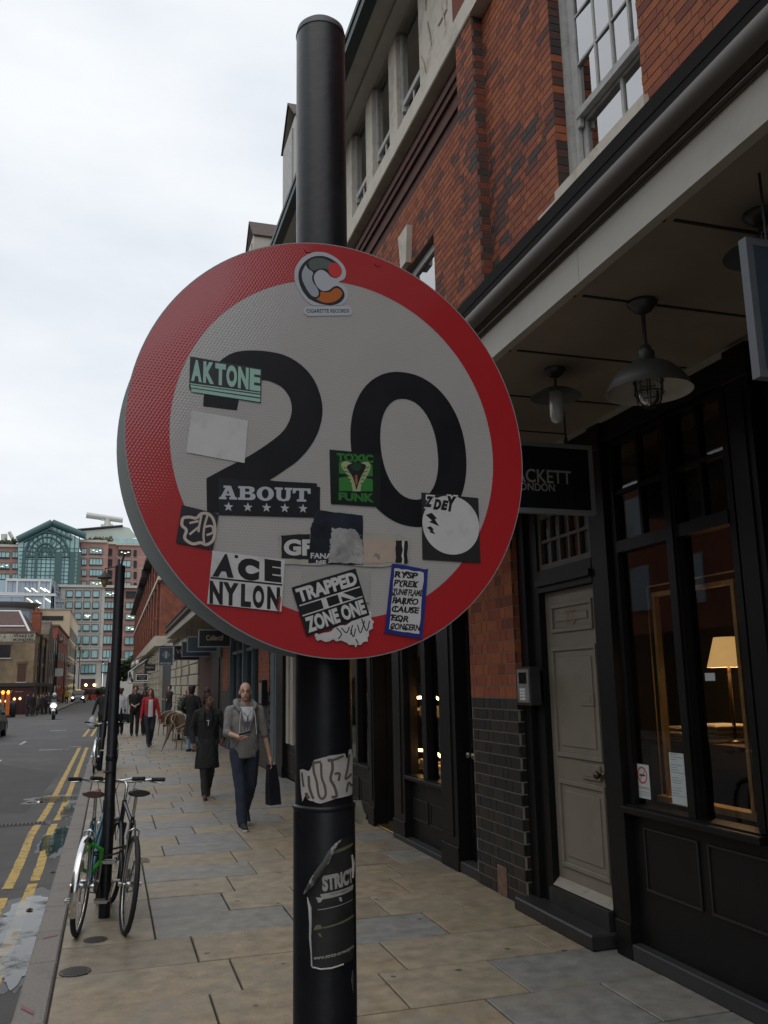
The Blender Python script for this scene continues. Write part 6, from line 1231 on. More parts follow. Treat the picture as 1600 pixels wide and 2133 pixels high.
part('prohibition_ring', MB().poly([[(cy+rr*cos(i*.2618), cz+rr*sin(i*.2618)) for i in range(24)], [(cy+rr*.8*cos(i*.2618), cz+rr*.8*sin(i*.2618)) for i in range(24)]], nmap, 0).poly([[(cy+rr*.62, cz-rr*.54), (cy+rr*.54, cz-rr*.62), (cy-rr*.62, cz+rr*.54), (cy-rr*.54, cz+rr*.62)]], nmap, 0), mr_, t)
part('cigarette', MB().poly([[(cy+rr*.6, cz-.006), (cy-rr*.55, cz-.006), (cy-rr*.55, cz+.006), (cy+rr*.6, cz+.006)]], lambda u, v, d: (XW+.016, u, v), 0), st_k, t)
mb = MB(); text_box(mb, 'NO SMOKING', (XW+.0165, ya-.008, z0+(z1-z0)*.28), (0, -1, 0), (0, 0, 1), (ya-yb_)-.016, .014, (-1, 0, 0), .001); part('lettering', mb, mr_, t)
mb = MB(); text_box(mb, 'it is against the law', (XW+.0165, ya-.014, z0+(z1-z0)*.17), (0, -1, 0), (0, 0, 1), (ya-yb_)-.028, .008, (-1, 0, 0), .001); text_box(mb, 'to smoke in these premises', (XW+.0165, ya-.01, z0+(z1-z0)*.10), (0, -1, 0), (0, 0, 1), (ya-yb_)-.02, .008, (-1, 0, 0), .001); part('lettering', mb, st_k, t)
t, ya, yb_, z0, z1 = notice(1393, 1567, 1439, 1681, 'pale printed licence paper taped inside the near shop window'); mb = MB(); r = random.Random(8)
for i in range(17):
    if i in (3, 8, 12): continue
    w = (ya-yb_)*r.uniform(.35, .85); zz = z1-.012-i*.0155; mb.quad((XW+.0155, ya-.012, zz), (XW+.0155, ya-.012-w*.9, zz), (XW+.0155, ya-.012-w*.9, zz+.004), (XW+.0155, ya-.012, zz+.004))
part('print_lines', mb, M('notice_grey_ink', (.22, .25, .26)), t)
t, ya, yb_, z0, z1 = notice(1468, 1402, 1490, 1418, 'tiny pale card on the near shop glass')
# shop B: lit display shelves
m_bulb = M('warm_spot_glow', (1, .7, .4), emit=(1, .5, .15), es=16)
for k, (px, py, lab) in enumerate(((920, 1492, 'upper'), (920, 1608, 'lower'))):
    p = atX(px, py, 3.62); t = thing('display_shelf', lab+' lit shelf of folded goods inside the second shop window', 'shelf', p)
    part('board', MB().box(3.5, 4.1, p.y-.35, p.y+.9, p.z-.02, p.z), MATS['walnut'], t)
    for i in range(8): part('box', MB().box(3.54, 3.72, p.y-.3+i*.14, p.y-.2+i*.14, p.z, p.z+.05+.03*(i % 3)), (m_pap, m_wf, M('shelf_tan', (.25, .16, .08)), m_pap)[i % 4], t)
    part('strip_lamp', MB().tube([(3.56, p.y-.2, p.z+.17), (3.58, p.y+.1, p.z+.22), (3.56, p.y+.7, p.z+.2)], .016, 6), m_bulb, t)
part('timber_column', MB().box(3.9, 4.0, 10.72, 10.82, .1, 2.6), M('warm_timber', (.25, .14, .06), rough=.5), bld)  # plain warm brown column inside the shop doorway
# ---- bollard-like black posts on the kerb (cycles are chained to them)
def kerb_post(x, y, top, r, label, lean=0.0, cap=True):
    t = thing('kerb_post', label, 'post', (x, y, 0)); tp = V((x+lean, y, top)); pt = lambda k: V((x, y, -.02)).lerp(tp, k)
    part('shaft', MB().tube([pt(0), pt(.3), pt(.301), pt(.995), pt(1)], [r*1.06, r*1.05, r, r*.98, r*.9], 24), m_polep, t); part('collar', MB().tube([pt(.43), pt(.432), pt(.445), pt(.447)], [r, r*1.09, r*1.09, r], 24), m_polep, t); return t
kp = kerb_post(.025, 7.78, 2.83, .043, 'tall black kerb post with two bicycles leaning on it', .015)
p = V((.04, 7.78, 2.83)); part('top_bracket', MB().tube([p+V((0, 0, -.02)), p+V((.03, 0, .1))], .01, 6), m_rod, kp); part('chain_mark', MB().tube([(.02+.047*cos(q*.2618), 7.78+.047*sin(q*.2618), 1.12) for q in range(24)], .006, 6, closed=True), m_rod, kp)
part('plastic_tie', MB().ell((.095, 7.74, 1.55), (.012, .02, .09), 8), m_blk2, kp)
kp2 = kerb_post(-.16, 20.97, 2.46, .05, 'leaning black kerb post behind the far pair of bicycles', .14); part('label_plate', MB().box(-.06, .0, 20.90, 20.915, 2.36, 2.46), m_wf, kp2)
# wall lantern post seen past the near kerb post
YL = 32.0; a = atY(240, 1185, YL); b = atY(219, 1190, YL)
t = thing('street_lamp', 'black lamp post with a hanging lantern on a bracket behind the kerb post', 'street lamp', (a.x+.12, YL, 0)); part('post', MB().tube([(a.x+.12, YL, 0), (a.x+.12, YL, a.z+.35)], [.06, .04], 10), m_dk, t); part('bracket', MB().tube([(a.x+.12, YL, a.z+.1), (b.x, YL, b.z+.1), (b.x, YL, b.z-.05)], .02, 6), m_dk, t)
part('lantern', MB().lathe([(.03, .0), (.06, -.06), (.24, -.22), (.25, -.26), (.14, -.27)], b, 14), m_dk, t); part('lantern_glass', MB().lathe([(.14, -.27), (.12, -.4), (.05, -.55), (0, -.57)], b, 12), M('amber_lantern', (.28, .2, .1), rough=.3), t)
# ---- cafe furniture and planters by the stone front
m_rat = M('rattan_cane', (.16, .10, .055), rough=.7, var=.3, vs=40, bump=.4, bs=60); m_ratl = M('rattan_edge', (.30, .25, .19), rough=.6)
def cafe_chair():
    t = thing('cafe_chair', 'round-backed rattan cafe chair on the pavement', 'chair', (0, 0, 0), group='rattan cafe chairs')
    arcp = [(-.26, .1, .62), (-.27, -.1, .72), (-.2, -.24, .84), (0, -.3, .90), (.2, -.24, .84), (.27, -.1, .72), (.26, .1, .62)]
    part('back_rim', MB().tube(arcp, .018, 7), m_ratl, t, local=True); bk = MB()
    for i in range(6):
        a, b = V(arcp[i]), V(arcp[i+1]); a2, b2 = V((a.x*.85, a.y*.9, .44)), V((b.x*.85, b.y*.9, .44)); bk.quad(a, b, b2, a2); bk.quad(a2+V((0, .012, 0)), b2+V((0, .012, 0)), b+V((0, .012, 0)), a+V((0, .012, 0)))
    part('backrest', bk, m_rat, t, local=True); part('seat', MB().lathe([(0, .47), (.22, .47), (.24, .45), (.22, .43), (0, .43)], (0, 0, 0), 18), m_rat, t, local=True)
    part('armrest', MB().tube([(-.26, .1, .62), (-.25, .22, .60), (-.2, .22, .44)], .016, 7), m_ratl, t, local=True); part('armrest', MB().tube([(.26, .1, .62), (.25, .22, .60), (.2, .22, .44)], .016, 7), m_ratl, t, local=True)
    for sx, sy in ((-1, -1), (1, -1), (-1, 1), (1, 1)): part('leg', MB().tube([(.17*sx, .17*sy, .44), (.2*sx, .21*sy, 0)], [.018, .014], 7), m_rat, t, local=True)
    return t
ch0 = cafe_chair()
cspots = ((2.05, 34.6, 2.6, 'rattan cafe chair farthest along the row, near the leaning person'), (2.18, 32.4, 2.9, 'rattan cafe chair second from the leaning person'), (2.25, 30.2, 3.3, 'rattan cafe chair in the middle of the row'), (2.15, 26.6, 1.9, 'rattan cafe chair beside the person in black coat and pale jeans'), (2.62, 29.0, .4, 'rattan cafe chair pushed towards the wall'))
for i, (x, y, rz, lab) in enumerate(cspots):
    o = ch0 if i == 0 else copy_tree(ch0); o.location = (x, y, 0); o.rotation_euler = (0, 0, rz); o['label'] = lab
t = thing('cafe_table', 'small round cafe table with a pedestal among the rattan chairs', 'table', (2.3, 31.3, 0)); part('table_top', MB().lathe([(0, .74), (.32, .74), (.33, .72), (0, .72)], (2.3, 31.3, 0), 20), m_blk2, t); part('pedestal', MB().tube([(2.3, 31.3, 0), (2.3, 31.3, .72)], .03, 8), m_blk2, t); part('foot', MB().lathe([(.2, 0), (.2, .02), (.03, .05)], (2.3, 31.3, 0), 14), m_blk2, t)
a, b = atZ(336, 1566), atY(366, 1492, 27.2)
t = thing('umbrella', 'folded brown umbrella leaning against the cafe chairs', 'umbrella', a); dv = V(b)-a; part('canopy', MB().tube([a+dv*.08, a+dv*.3, a+dv*.72, a+dv*.8], [.012, .03, .055, .02], 9), M('umbrella_cloth', (.075, .05, .03), rough=.8), t); part('shaft', MB().tube([a, a+dv*.1], .008, 6), m_rod, t); part('handle', MB().tube([a+dv*.78, a+dv*1.0, a+dv*1.03+V((.05, 0, .03)), a+dv*.98+V((.1, 0, .0))], .014, 7), m_rat, t)
for k, (y0, y1) in enumerate(((37.2, 39.6), (33.2, 35.4))):
    t = thing('planter', ('cream box planter with green shrubs by the stone front', 'cream box planter with pink flowers beside the cafe chairs')[k], 'planter', (2.95, (y0+y1)/2, 0)); part('box', MB().box(2.75, 3.25, y0, y1, 0, .75, ch=.02), m_ashl, t); leafmass('foliage', t, [((3.0, y0+(y1-y0)*i/4, 1.0), (.22, .35, .42)) for i in range(5)], LEAF, 160, .06, 30+k)
    if k: leafmass('flowers', t, [((2.85, y0+.9, 1.5), (.16, .3, .22)), ((2.85, y0+1.1, 1.2), (.1, .2, .2))], [M('pink_petal', (.5, .13, .17), rough=.7), M('pale_pink_petal', (.6, .3, .33), rough=.7)], 120, .055, 44)
# ================================================================ bicycles
m_tyre = M('tyre_rubber', (.014, .014, .014), rough=.75, var=.2, vs=30); m_alu = M('polished_alloy', (.55, .55, .54), rough=.25, metal=.95, var=.1, vs=20); m_chr = M('chrome', (.7, .7, .7), rough=.12, metal=1.0, var=.05); m_steel = M('dull_steel', (.25, .25, .25), rough=.4, metal=.8); m_grip = M('grip_rubber', (.02, .02, .02), rough=.8)
def bicycle(label, paint, saddle, loc, lean, yaw, steer=0.0, mud=None, city=True, spokes=20, group='bicycles chained to kerb posts', lock=None, flat=True):
    t = thing('bicycle', label, 'bicycle', loc, group=group); t.rotation_mode = 'XYZ'; t.rotation_euler = (0, lean, yaw)
    P_ = lambda n, mb, mt, par=None, ang=None: part(n, mb, mt, par or t, local=True, ang=ang)
    R_, RW, FW_ = .345, V((0, 0, .345)), V((0, 1.04, .345))
    bb, st_, hd_t, hd_b = V((0, .43, .29)), V((0, .27, .80)), V((0, .86, .86)), V((0, .90, .68)); sp = V((0, .24, .95)); stm = V((0, .84, .98))
    Ms = Matrix.Rotation(steer, 4, (hd_t-hd_b).normalized()); sv = lambda p: (Ms @ (V(p)-hd_b)) + hd_b
    def wheel(nm, c, f=lambda p: V(p)):
        ring = lambda r, n=40: [f(c+V((0, r*cos(2*pi*i/n), r*sin(2*pi*i/n)))) for i in range(n)]
        w = P_(nm, MB().tube(ring(.328), .0195, 8, closed=True), m_tyre); P_('rim', MB().tube(ring(.310), .011, 6, closed=True), m_alu, w)
        s = MB()
        for i in range(spokes):
            q = 2*pi*i/spokes; sx = .028 if i % 2 else -.028; s.tube([f(c+V((sx, .02*cos(q+.7), .02*sin(q+.7)))), f(c+V((0, .308*cos(q), .308*sin(q))))], .0012, 3, caps=False)
        P_('spokes', s, m_steel, w); P_('hub', MB().tube([f(c+V((x, 0, 0))) for x in (-.05, -.03, -.028, .028, .03, .05)], [.008, .008, .02, .02, .008, .008], 10), m_alu, w)
        return w
    wheel('rear_wheel', RW); wheel('front_wheel', FW_, sv)
    fr = MB().tube([st_, bb], .016, 10).tube([bb, hd_b], .018, 10).tube([hd_t, hd_b], .020, 10)
    fr.tube([st_+V((0, 0, -.06)), hd_t+V((0, 0, -.02))] if not city else [st_+V((0, .06, -.28)), hd_b+V((0, -.01, .08))], .015, 10)
    for s in (-1, 1): fr.tube([bb+V((.02*s, 0, 0)), RW+V((.055*s, 0, 0))], .009, 7).tube([st_+V((.015*s, 0, -.03)), RW+V((.055*s, 0, .01))], .008, 7)
    P_('frame', fr, paint)
    fk = MB(); crown = sv(hd_b+V((0, .015, -.02)))
    for s in (-1, 1): fk.tube([crown+V((.04*s, 0, 0)), sv(FW_+V((.045*s, -.05, .2))), sv(FW_+V((.045*s, 0, 0)))], [.013, .012, .009], 8)
    fk.tube([crown+V((-.045, 0, 0)), crown+V((.045, 0, 0))], .014, 8); P_('fork', fk, m_chr if city else paint)
    P_('seat_post', MB().tube([st_+V((0, .01, -.05)), sp], .013, 10), m_alu)
    sd = MB(); pr = [(-.15, .066), (-.12, .086), (-.04, .076), (.04, .036), (.12, .026), (.15, .016)]
    for i in range(len(pr)-1):
        (y0, w0), (y1, w1) = pr[i], pr[i+1]
        ring0 = [(w0*cos(q*pi/6), y0, .026*sin(q*pi/6)+(.012 if y0 < -.05 else 0)) for q in range(12)]; ring1 = [(w1*cos(q*pi/6), y1, .026*sin(q*pi/6)+(.012 if y1 < -.05 else 0)) for q in range(12)]
        sd.add([V(p)+sp+V((0, -.02, .03)) for p in ring0+ring1], [(k, (k+1) % 12, 12+(k+1) % 12, 12+k) for k in range(12)], 0, True)
    sd.add([V((pr[0][1]*cos(q*pi/6), pr[0][0], .026*sin(q*pi/6)+.012))+sp+V((0, -.02, .03)) for q in range(12)], [tuple(range(12))], 0)
    sdl = P_('saddle', sd, saddle); P_('saddle_rails', MB().tube([sp+V((-.03, -.12, .02)), sp+V((-.02, 0, .005)), sp+V((0, .1, .02))], .004, 5).tube([sp+V((.03, -.12, .02)), sp+V((.02, 0, .005)), sp+V((0, .1, .02))], .004, 5), m_chr, sdl)
    P_('stem', MB().tube([sv(hd_t), sv(stm), sv(stm+V((0, .07, .02)))], .013, 9), m_alu)
    b0 = stm+V((0, .07, .02)); hb = [sv(b0+V(p)) for p in ((-.30, -.10, .035), (-.22, -.05, .03), (-.12, .0, .01), (0, 0, 0), (.12, 0, .01), (.22, -.05, .03), (.30, -.10, .035))]
    P_('handlebar', MB().tube(hb, .0115, 9), m_alu)
    for s, i, j in ((-1, 0, 1), (1, 6, 5)):
        e = hb[i]+(hb[i]-hb[j]).normalized()*.01; P_('grip', MB().tube([e, hb[i].lerp(hb[j], 1.1)], [.017, .016], 10), m_grip); q = hb[i].lerp(hb[j], 1.25)
        P_('brake_lever', MB().tube([q+V((0, 0, -.01)), q+V((.0, .045, -.02)), q+V((.06*s, .06, -.03)), q+V((.11*s, .04, -.035))], [.012, .008, .006, .005], 6), m_alu); P_('brake_cable', MB().tube([q+V((-.02*s, .03, 0)), q.lerp(sv(stm), .5)+V((0, .12, .02)), sv(hd_t+V((.02*s, .06, -.12))), sv(hd_b+V((.01*s, .05, -.1)))], .003, 5), m_grip)
    cr_ = P_('crank', MB().tube([bb+V((-.07, 0, 0)), bb+V((.07, 0, 0))], .014, 9).tube([bb+V((.065, 0, 0)), bb+V((.075, -.05, .16))], .009, 6).tube([bb+V((-.065, 0, 0)), bb+V((-.075, .05, -.16))], .009, 6), m_alu)
    for s, p in ((1, bb+V((.075, -.05, .16))), (-1, bb+V((-.075, .05, -.16)))):
        mb = MB().tube([p, p+V((.10*s, 0, 0))], .006, 6)
        for dy in (-.035, .035): mb.box(p.x+.02*s, p.x+.105*s, p.y+dy-.006, p.y+dy+.006, p.z-.012, p.z+.012)
        for dx in (.02, .105): mb.box(p.x+(dx-.006)*s, p.x+(dx+.006)*s, p.y-.035, p.y+.035, p.z-.011, p.z+.011)
        P_('pedal', mb, m_alu)
    P_('chainring', MB().lathe([(.035, .045), (.09, .045), (.092, .048), (.09, .051), (.035, .051)], bb, 28, ax=0), m_steel, cr_)
    P_('chain', MB().tube([bb+V((.048, 0, .088)), RW+V((.048, 0, .04)), RW+V((.048, -.04, 0)), RW+V((.048, 0, -.04)), bb+V((.048, 0, -.088)), bb+V((.048, .088, 0))], .005, 5, closed=True), m_steel)
    P_('rear_brake', MB().tube([RW+V((-.045, .16, .30)), RW+V((-.04, .13, .36)), RW+V((0, .11, .385)), RW+V((.04, .13, .36)), RW+V((.045, .16, .30))], .007, 6), m_chr)
    for s in (-1, 1): P_('axle_nut', MB().tube([RW+V((.055*s, 0, 0)), RW+V((.085*s, 0, 0))], .016, 8), m_chr)
    if mud:
        for nm, c, f, a0, a1, hw, mg in (('rear_mudguard', RW, lambda p: V(p), radians(28), radians(205), 1.0, mud), ('front_mudguard', FW_, sv, radians(40), radians(215), 1.5, m_grip)):
            mb = MB(); n = 22; rows = []
            for i in range(n+1):
                q = a0+(a1-a0)*i/n; rows.append([f(c+V((x, (.362-abs(x)*.35)*cos(q), (.362-abs(x)*.35)*sin(q)))) for x in (-.026*hw, -.015*hw, 0, .015*hw, .026*hw)])
            mb.add([p for rw in rows for p in rw], [(i*5+k, i*5+k+1, i*5+k+6, i*5+k+5) for i in range(n) for k in range(4)], 0, True)
            mb.tube([rows[n-3][0], c+V((-.05, 0, 0))], .002, 4).tube([rows[n-3][4], c+V((.05, 0, 0))], .002, 4); P_(nm, mb, mg)
    if lock:
        P_('cable_lock', MB().tube([V((-.05, .30, .40)), V((-.06, .2, .52)), V((0.02, .16, .62)), V((.08, .3, .55)), V((.07, .42, .45)), V((0, .4, .36)), V((-.05, .30, .40))], .017, 8), lock)
    return t
m_teal_p = M('teal_frame_paint', (.012, .085, .12), rough=.3, var=.1, coat=.4); m_blk_p = M('black_frame_paint', (.013, .013, .014), rough=.3, var=.15, coat=.3); m_brl = M('oxblood_leather', (.085, .03, .028), rough=.45, var=.2); m_bks = M('black_saddle', (.018, .018, .019), rough=.6)
bicycle('teal bicycle with oxblood saddle, silver mudguard and green lock on the kerb post', m_teal_p, m_brl, (-.165, 7.30, .0), radians(3.5), radians(-7.5), radians(6), mud=m_chr, city=True, spokes=28, lock=M('lime_lock', (.06, .50, .05), rough=.5))
bicycle('black bicycle with a dark saddle and wide alloy bars on the kerb post', m_blk_p, m_bks, (.165, 7.22, .0), radians(5.5), radians(6), radians(4), city=False, spokes=28)
bicycle('pale blue framed bicycle standing with the far pair by the leaning post', M('pale_blue_paint', (.18, .28, .33), rough=.35), m_bks, (-.27, 20.4, 0), radians(2), radians(-2), radians(5), spokes=16, mud=m_chr)
bicycle('black bicycle standing with the far pair by the leaning post', m_blk_p, m_bks, (.08, 20.6, 0), radians(-3), radians(-4), radians(-10), city=False, spokes=16)
o = solo('cable_lock', MB().tube([(-.10, 7.70, .50), (0.02, 7.69, .47), (.13, 7.70, .50), (.19, 7.80, .53), (.10, 7.88, .5), (-.02, 7.88, .48), (-.10, 7.8, .49)], .008, 7, closed=True), m_grip, 'black cable lock looped around the kerb post and both bicycles', 'lock')
# ================================================================ people
def remesh(mb, vox, it=2, fold=0.0, fs=9.0, seed=0, flatz=False):
    me = mb.mesh('tmp', []); o = bpy.data.objects.new('tmp', me); col.objects.link(o); md = o.modifiers.new('r', 'REMESH'); md.mode = 'VOXEL'; md.voxel_size = vox
    dg = bpy.context.evaluated_depsgraph_get(); out = bpy.data.meshes.new_from_object(o.evaluated_get(dg)); bpy.data.objects.remove(o); bpy.data.meshes.remove(me)
    import bmesh
    bm = bmesh.new(); bm.from_mesh(out)
    for _ in range(it): bmesh.ops.smooth_vert(bm, verts=bm.verts, factor=.5, use_axis_x=True, use_axis_y=True, use_axis_z=True)
    if fold:
        bm.normal_update()
        for v in bm.verts:
            c = v.co; n = noise.noise(V((c.x*fs+seed, c.y*fs, c.z*fs*.55)))+.5*noise.noise(V((c.x*fs*2.3, c.y*fs*2.3+seed, c.z*fs*1.7))); v.co += v.normal*(fold*n)
    for f in bm.faces: f.smooth = True
    bm.to_mesh(out); bm.free(); return out
def cap(mb, p0, p1, r0, r1=None, n=12):
    p0, p1 = V(p0), V(p1); r1 = r0 if r1 is None else r1; d = (p1-p0); d = d.normalized() if d.length > 1e-6 else V((0, 0, 1))
    pts = [p0-d*r0, p0-d*r0*.86, p0-d*r0*.5, p0, p1, p1+d*r1*.5, p1+d*r1*.86, p1+d*r1]; rs = [r0*.05, r0*.5, r0*.86, r0, r1, r1*.86, r1*.5, r1*.05]
    mb.tube(pts, rs, n); return mb
def loft(mb, rings, n=16):   # rings (x, y, z, rx, ry) from bottom to top, closed
    vs = []
    for (x, y, z, rx, ry) in rings:
        for j in range(n): q = 2*pi*j/n; vs.append((x+rx*cos(q), y+ry*sin(q), z))
    k = len(rings); fs = [(i*n+j, i*n+(j+1) % n, (i+1)*n+(j+1) % n, (i+1)*n+j) for i in range(k-1) for j in range(n)]
    fs += [tuple(reversed(range(n))), tuple(range((k-1)*n, k*n))]; mb.add(vs, fs, 0, True); return mb
def ik(a, c, l1, l2, pole):
    a, c = V(a), V(c); d = (c-a).length; d = min(d, (l1+l2)*.999); x = (l1*l1-l2*l2+d*d)/(2*d); h = math.sqrt(max(0, l1*l1-x*x)); u = (c-a).normalized(); p = V(pole); p = (p-u*p.dot(u)).normalized(); return a+u*x+p*h
SKIN = M('skin_light', (.46, .27, .20), rough=.55, var=.08, vs=30); SKIN2 = M('skin_brown', (.17, .085, .055), rough=.5, var=.08, vs=30)
CL = {}
def cloth(n, c, r=.85): return M('cloth_'+n, c, rough=r, var=.16, vs=14, bump=.35, bs=90)
def person(label, loc, rz, H, top, trous, shoe, skin=SKIN, hair=None, hairc=(.03, .02, .015), lh=None, rh=None, lf=(.09, 0, 0), rf=(-.09, 0, 0), heel=(0, 0), hem=.80, sleeve=1.0, loose=1.0, vox=.016, head=(0, 0), detail=False, pz=.93, lean=0.0, open_top=None, group=None, back=False):
    s = H/1.75; t = thing('person', label, 'person', loc, rz, group); S_ = lambda p: V(p)*s
    P_ = lambda n, me, mt, par=None: part(n, me, mt, par or t, local=True)
    dz = pz-.93; ly = lean
    def tp(x, y, z): return (x, y-ly*(z-.93), z+dz)        # torso point, leaning forward
    hipL, hipR = V((.095, 0, pz)), V((-.095, 0, pz)); shL, shR = V(tp(.185, .01, 1.42)), V(tp(-.185, .01, 1.42))
    lh = V(lh) if lh else V((.25, -.02, .80+dz)); rh = V(rh) if rh else V((-.25, -.02, .80+dz))
    elL, elR = ik(shL, lh, .285, .255, (.35, .5, -.25)), ik(shR, rh, .285, .255, (-.35, .5, -.25))
    anL, anR = V(lf)+V((0, 0, .085+heel[0])), V(rf)+V((0, 0, .085+heel[1]))
    knL, knR = ik(hipL, anL, .43, .425, (.05, -1, 0)), ik(hipR, anR, .43, .425, (-.05, -1, 0))
    hc = V(tp(0, -.01, 1.635)); Rh = Matrix.Rotation(head[0], 3, 'Z') @ Matrix.Rotation(head[1], 3, 'X'); hp = lambda x, y, z: hc+Rh @ V((x, y, z))
    # --- one continuous body
    b = MB(); cap(b, tp(0, .01, 1.40), hp(0, .012, -.06), .056, .052); loft(b, [(*tp(0, .0, z), rx, ry) for z, rx, ry in ((.86, .12, .085), (1.0, .125, .085), (1.2, .14, .095), (1.36, .165, .09), (1.44, .09, .06))])
    b.ell(hp(0, .014, .025), (.072, .092, .092), 18, rot=Rh); b.ell(hp(0, -.022, -.045), (.056, .065, .068), 16, rot=Rh); b.ell(hp(0, -.05, -.088), (.03, .028, .026), 10, rot=Rh)
    if detail:
        cap(b, hp(0, -.082, .012), hp(0, -.104, -.026), .010, .014); b.ell(hp(0, -.072, .022), (.05, .022, .012), 10, rot=Rh)
        for q in (-1, 1): b.ell(hp(.074*q, .018, -.012), (.011, .021, .032), 10, rot=Rh)
        b.ell(hp(0, -.082, -.056), (.022, .012, .010), 10, rot=Rh)
    for sh, el, hd in ((shL, elL, lh), (shR, elR, rh)): cap(b, sh, el, .042, .036); cap(b, el, hd, .036, .024)
    for hp_, kn, an in ((hipL, knL, anL), (hipR, knR, anR)): cap(b, hp_, kn, .07, .045); cap(b, kn, an, .042, .032)
    # hands: palm, four fingers, thumb
    for q, el, hd, hold in ((1, elL, lh, 'L'), (-1, elR, rh, 'R')):
        d = (hd-el).normalized(); sd = V((0, -1, 0))-d*V((0, -1, 0)).dot(d); sd = sd.normalized() if sd.length > .2 else V((1, 0, 0)); nn = d.cross(sd)*q
        pc = hd+d*.05; cap(b, hd, hd+d*.065, .026, .03)
        if vox < .011:
            for k in range(4):
                o = sd*(.027-.018*k); f0 = hd+d*.085+o; l = (.036, .042, .039, .030)[k]; f1 = f0+d*l+nn*.008; cap(b, f0-d*.03, f1, .0095, .009, 8); cap(b, f1, f1+d*l*.6+nn*.026, .009, .008, 8)
            cap(b, hd+d*.03+sd*.026, hd+d*.065+sd*.05+nn*.012, .012, .011, 8); cap(b, hd+d*.065+sd*.05+nn*.012, hd+d*.095+sd*.05+nn*.024, .011, .009, 8)
        else: cap(b, hd+d*.06, hd+d*.13, .028, .018); cap(b, hd+d*.03+sd*.02, hd+d*.08+sd*.045, .012, .01, 8)
    for v in range(len(b.v)): b.v[v] = tuple(V(b.v[v])*s)
    body = P_('body', remesh(b, vox*.62 if detail else vox, 1 if detail else 2), skin)
    # --- clothes
    def scaled(mb):
        mb.v = [tuple(V(p)*s) for p in mb.v]; return mb
    c = MB(); hz = hem; fl = max(0, (.86-hz)*.12)
    rings = [(*tp(0, .0, hz), .165+fl, .125+fl), (*tp(0, 0, hz+.06), .168+fl, .128+fl*.8), (*tp(0, 0, max(hz+.1, 1.0)), .160*loose, .118*loose), (*tp(0, 0, 1.15), .168*loose, .118*loose), (*tp(0, 0, 1.30), .188, .118), (*tp(0, .0, 1.40), .180, .098), (*tp(0, .01, 1.455), .115, .075), (*tp(0, .01, 1.48), .075, .06)]
    loft(c, rings, 20)
    for sh, el, hd in ((shL, elL, lh), (shR, elR, rh)):
        cap(c, sh+V((0, 0, -.01)), el, .058*loose, .052*loose); cap(c, V((sh.x*.3, sh.y, sh.z+.045)), sh+V((0, 0, -.004)), .05, .05)
        if sleeve > .05: cap(c, el, el.lerp(hd, sleeve*.97), .052*loose, .042*loose if sleeve > .6 else .05*loose)
    topo = P_('jacket' if open_top else 'top', remesh(scaled(c), vox, 2, .012 if detail else .008, 8, H*7), top)
    l = MB(); loft(l, [(0, 0, pz-.10, .13, .10), (0, 0, pz-.02, .158, .118), (*tp(0, 0, .99), .150, .112), (*tp(0, 0, 1.03), .145, .108)], 18)
    for hp_, kn, an in ((hipL, knL, anL), (hipR, knR, anR)): cap(l, hp_+V((0, 0, -.02)), kn, .098, .07*loose); cap(l, kn, an+V((0, 0, -.0)), .068*loose, .06*loose)
    P_('trousers', remesh(scaled(l), vox, 2, .009 if detail else .006, 9, H*3), trous)
    for an, ft, hl in ((anL, lf, heel[0]), (anR, rf, heel[1])):
        f = MB(); a = V(an); tip = V((a.x, a.y-.17, max(.03, a.z-.055-hl*.75))); hlp = V((a.x, a.y+.05, a.z-.05)); cap(f, hlp, a+V((0, -.06, -.03)), .036, .042); cap(f, a+V((0, -.06, -.035)), tip, .044, .034); cap(f, a, a+V((0, 0, .03)), .042, .045)
        if hl < .03: f.v = [(x, y, max(z, .004)) for x, y, z in f.v]
        sh_ = P_('shoe', remesh(scaled(f), max(.010, vox*.8), 1), shoe)
        if detail == 'sole':
            so2 = MB(); cap(so2, hlp+V((0, .004, -.026)), V((tip.x, tip.y, tip.z-.016)), .036, .036); so2.v = [(x, y, min(max(z, .0), tip.z+.012 if hl < .03 else z)) for x, y, z in so2.v]; P_('sole', remesh(scaled(so2), .009, 1), cloth('sole_white', (.5, .49, .46)), sh_)
    if open_top:   # lighter garment showing in the open front
        V_ = MB(); w0, w1, zt, zb = open_top[1:]; k = 10
        for i in range(k):
            z0 = zt+(zb-zt)*i/k; z1 = zt+(zb-zt)*(i+1)/k; h0 = w0+(w1-w0)*i/k; h1 = w0+(w1-w0)*(i+1)/k
            yf = lambda z: -(.095+.035*min(1, max(0, (1.47-z)/.14)))-.004
            A = [tp(-h0, yf(z0)+h0*h0*1.2, z0), tp(0, yf(z0)-.003, z0), tp(h0, yf(z0)+h0*h0*1.2, z0)]; B = [tp(-h1, yf(z1)+h1*h1*1.2, z1), tp(0, yf(z1)-.003, z1), tp(h1, yf(z1)+h1*h1*1.2, z1)]
            for j in range(2): V_.add([A[j], B[j], B[j+1], A[j+1]], [(0, 1, 2, 3)], 0, True)
        P_('shirt_front', scaled(V_), open_top[0])
    # --- hair and features
    hm = M('hair_%02d%02d' % (int(hairc[0]*100), int(hairc[2]*100)), hairc, rough=.7, var=.3, vs=40, bump=.6, bs=120)
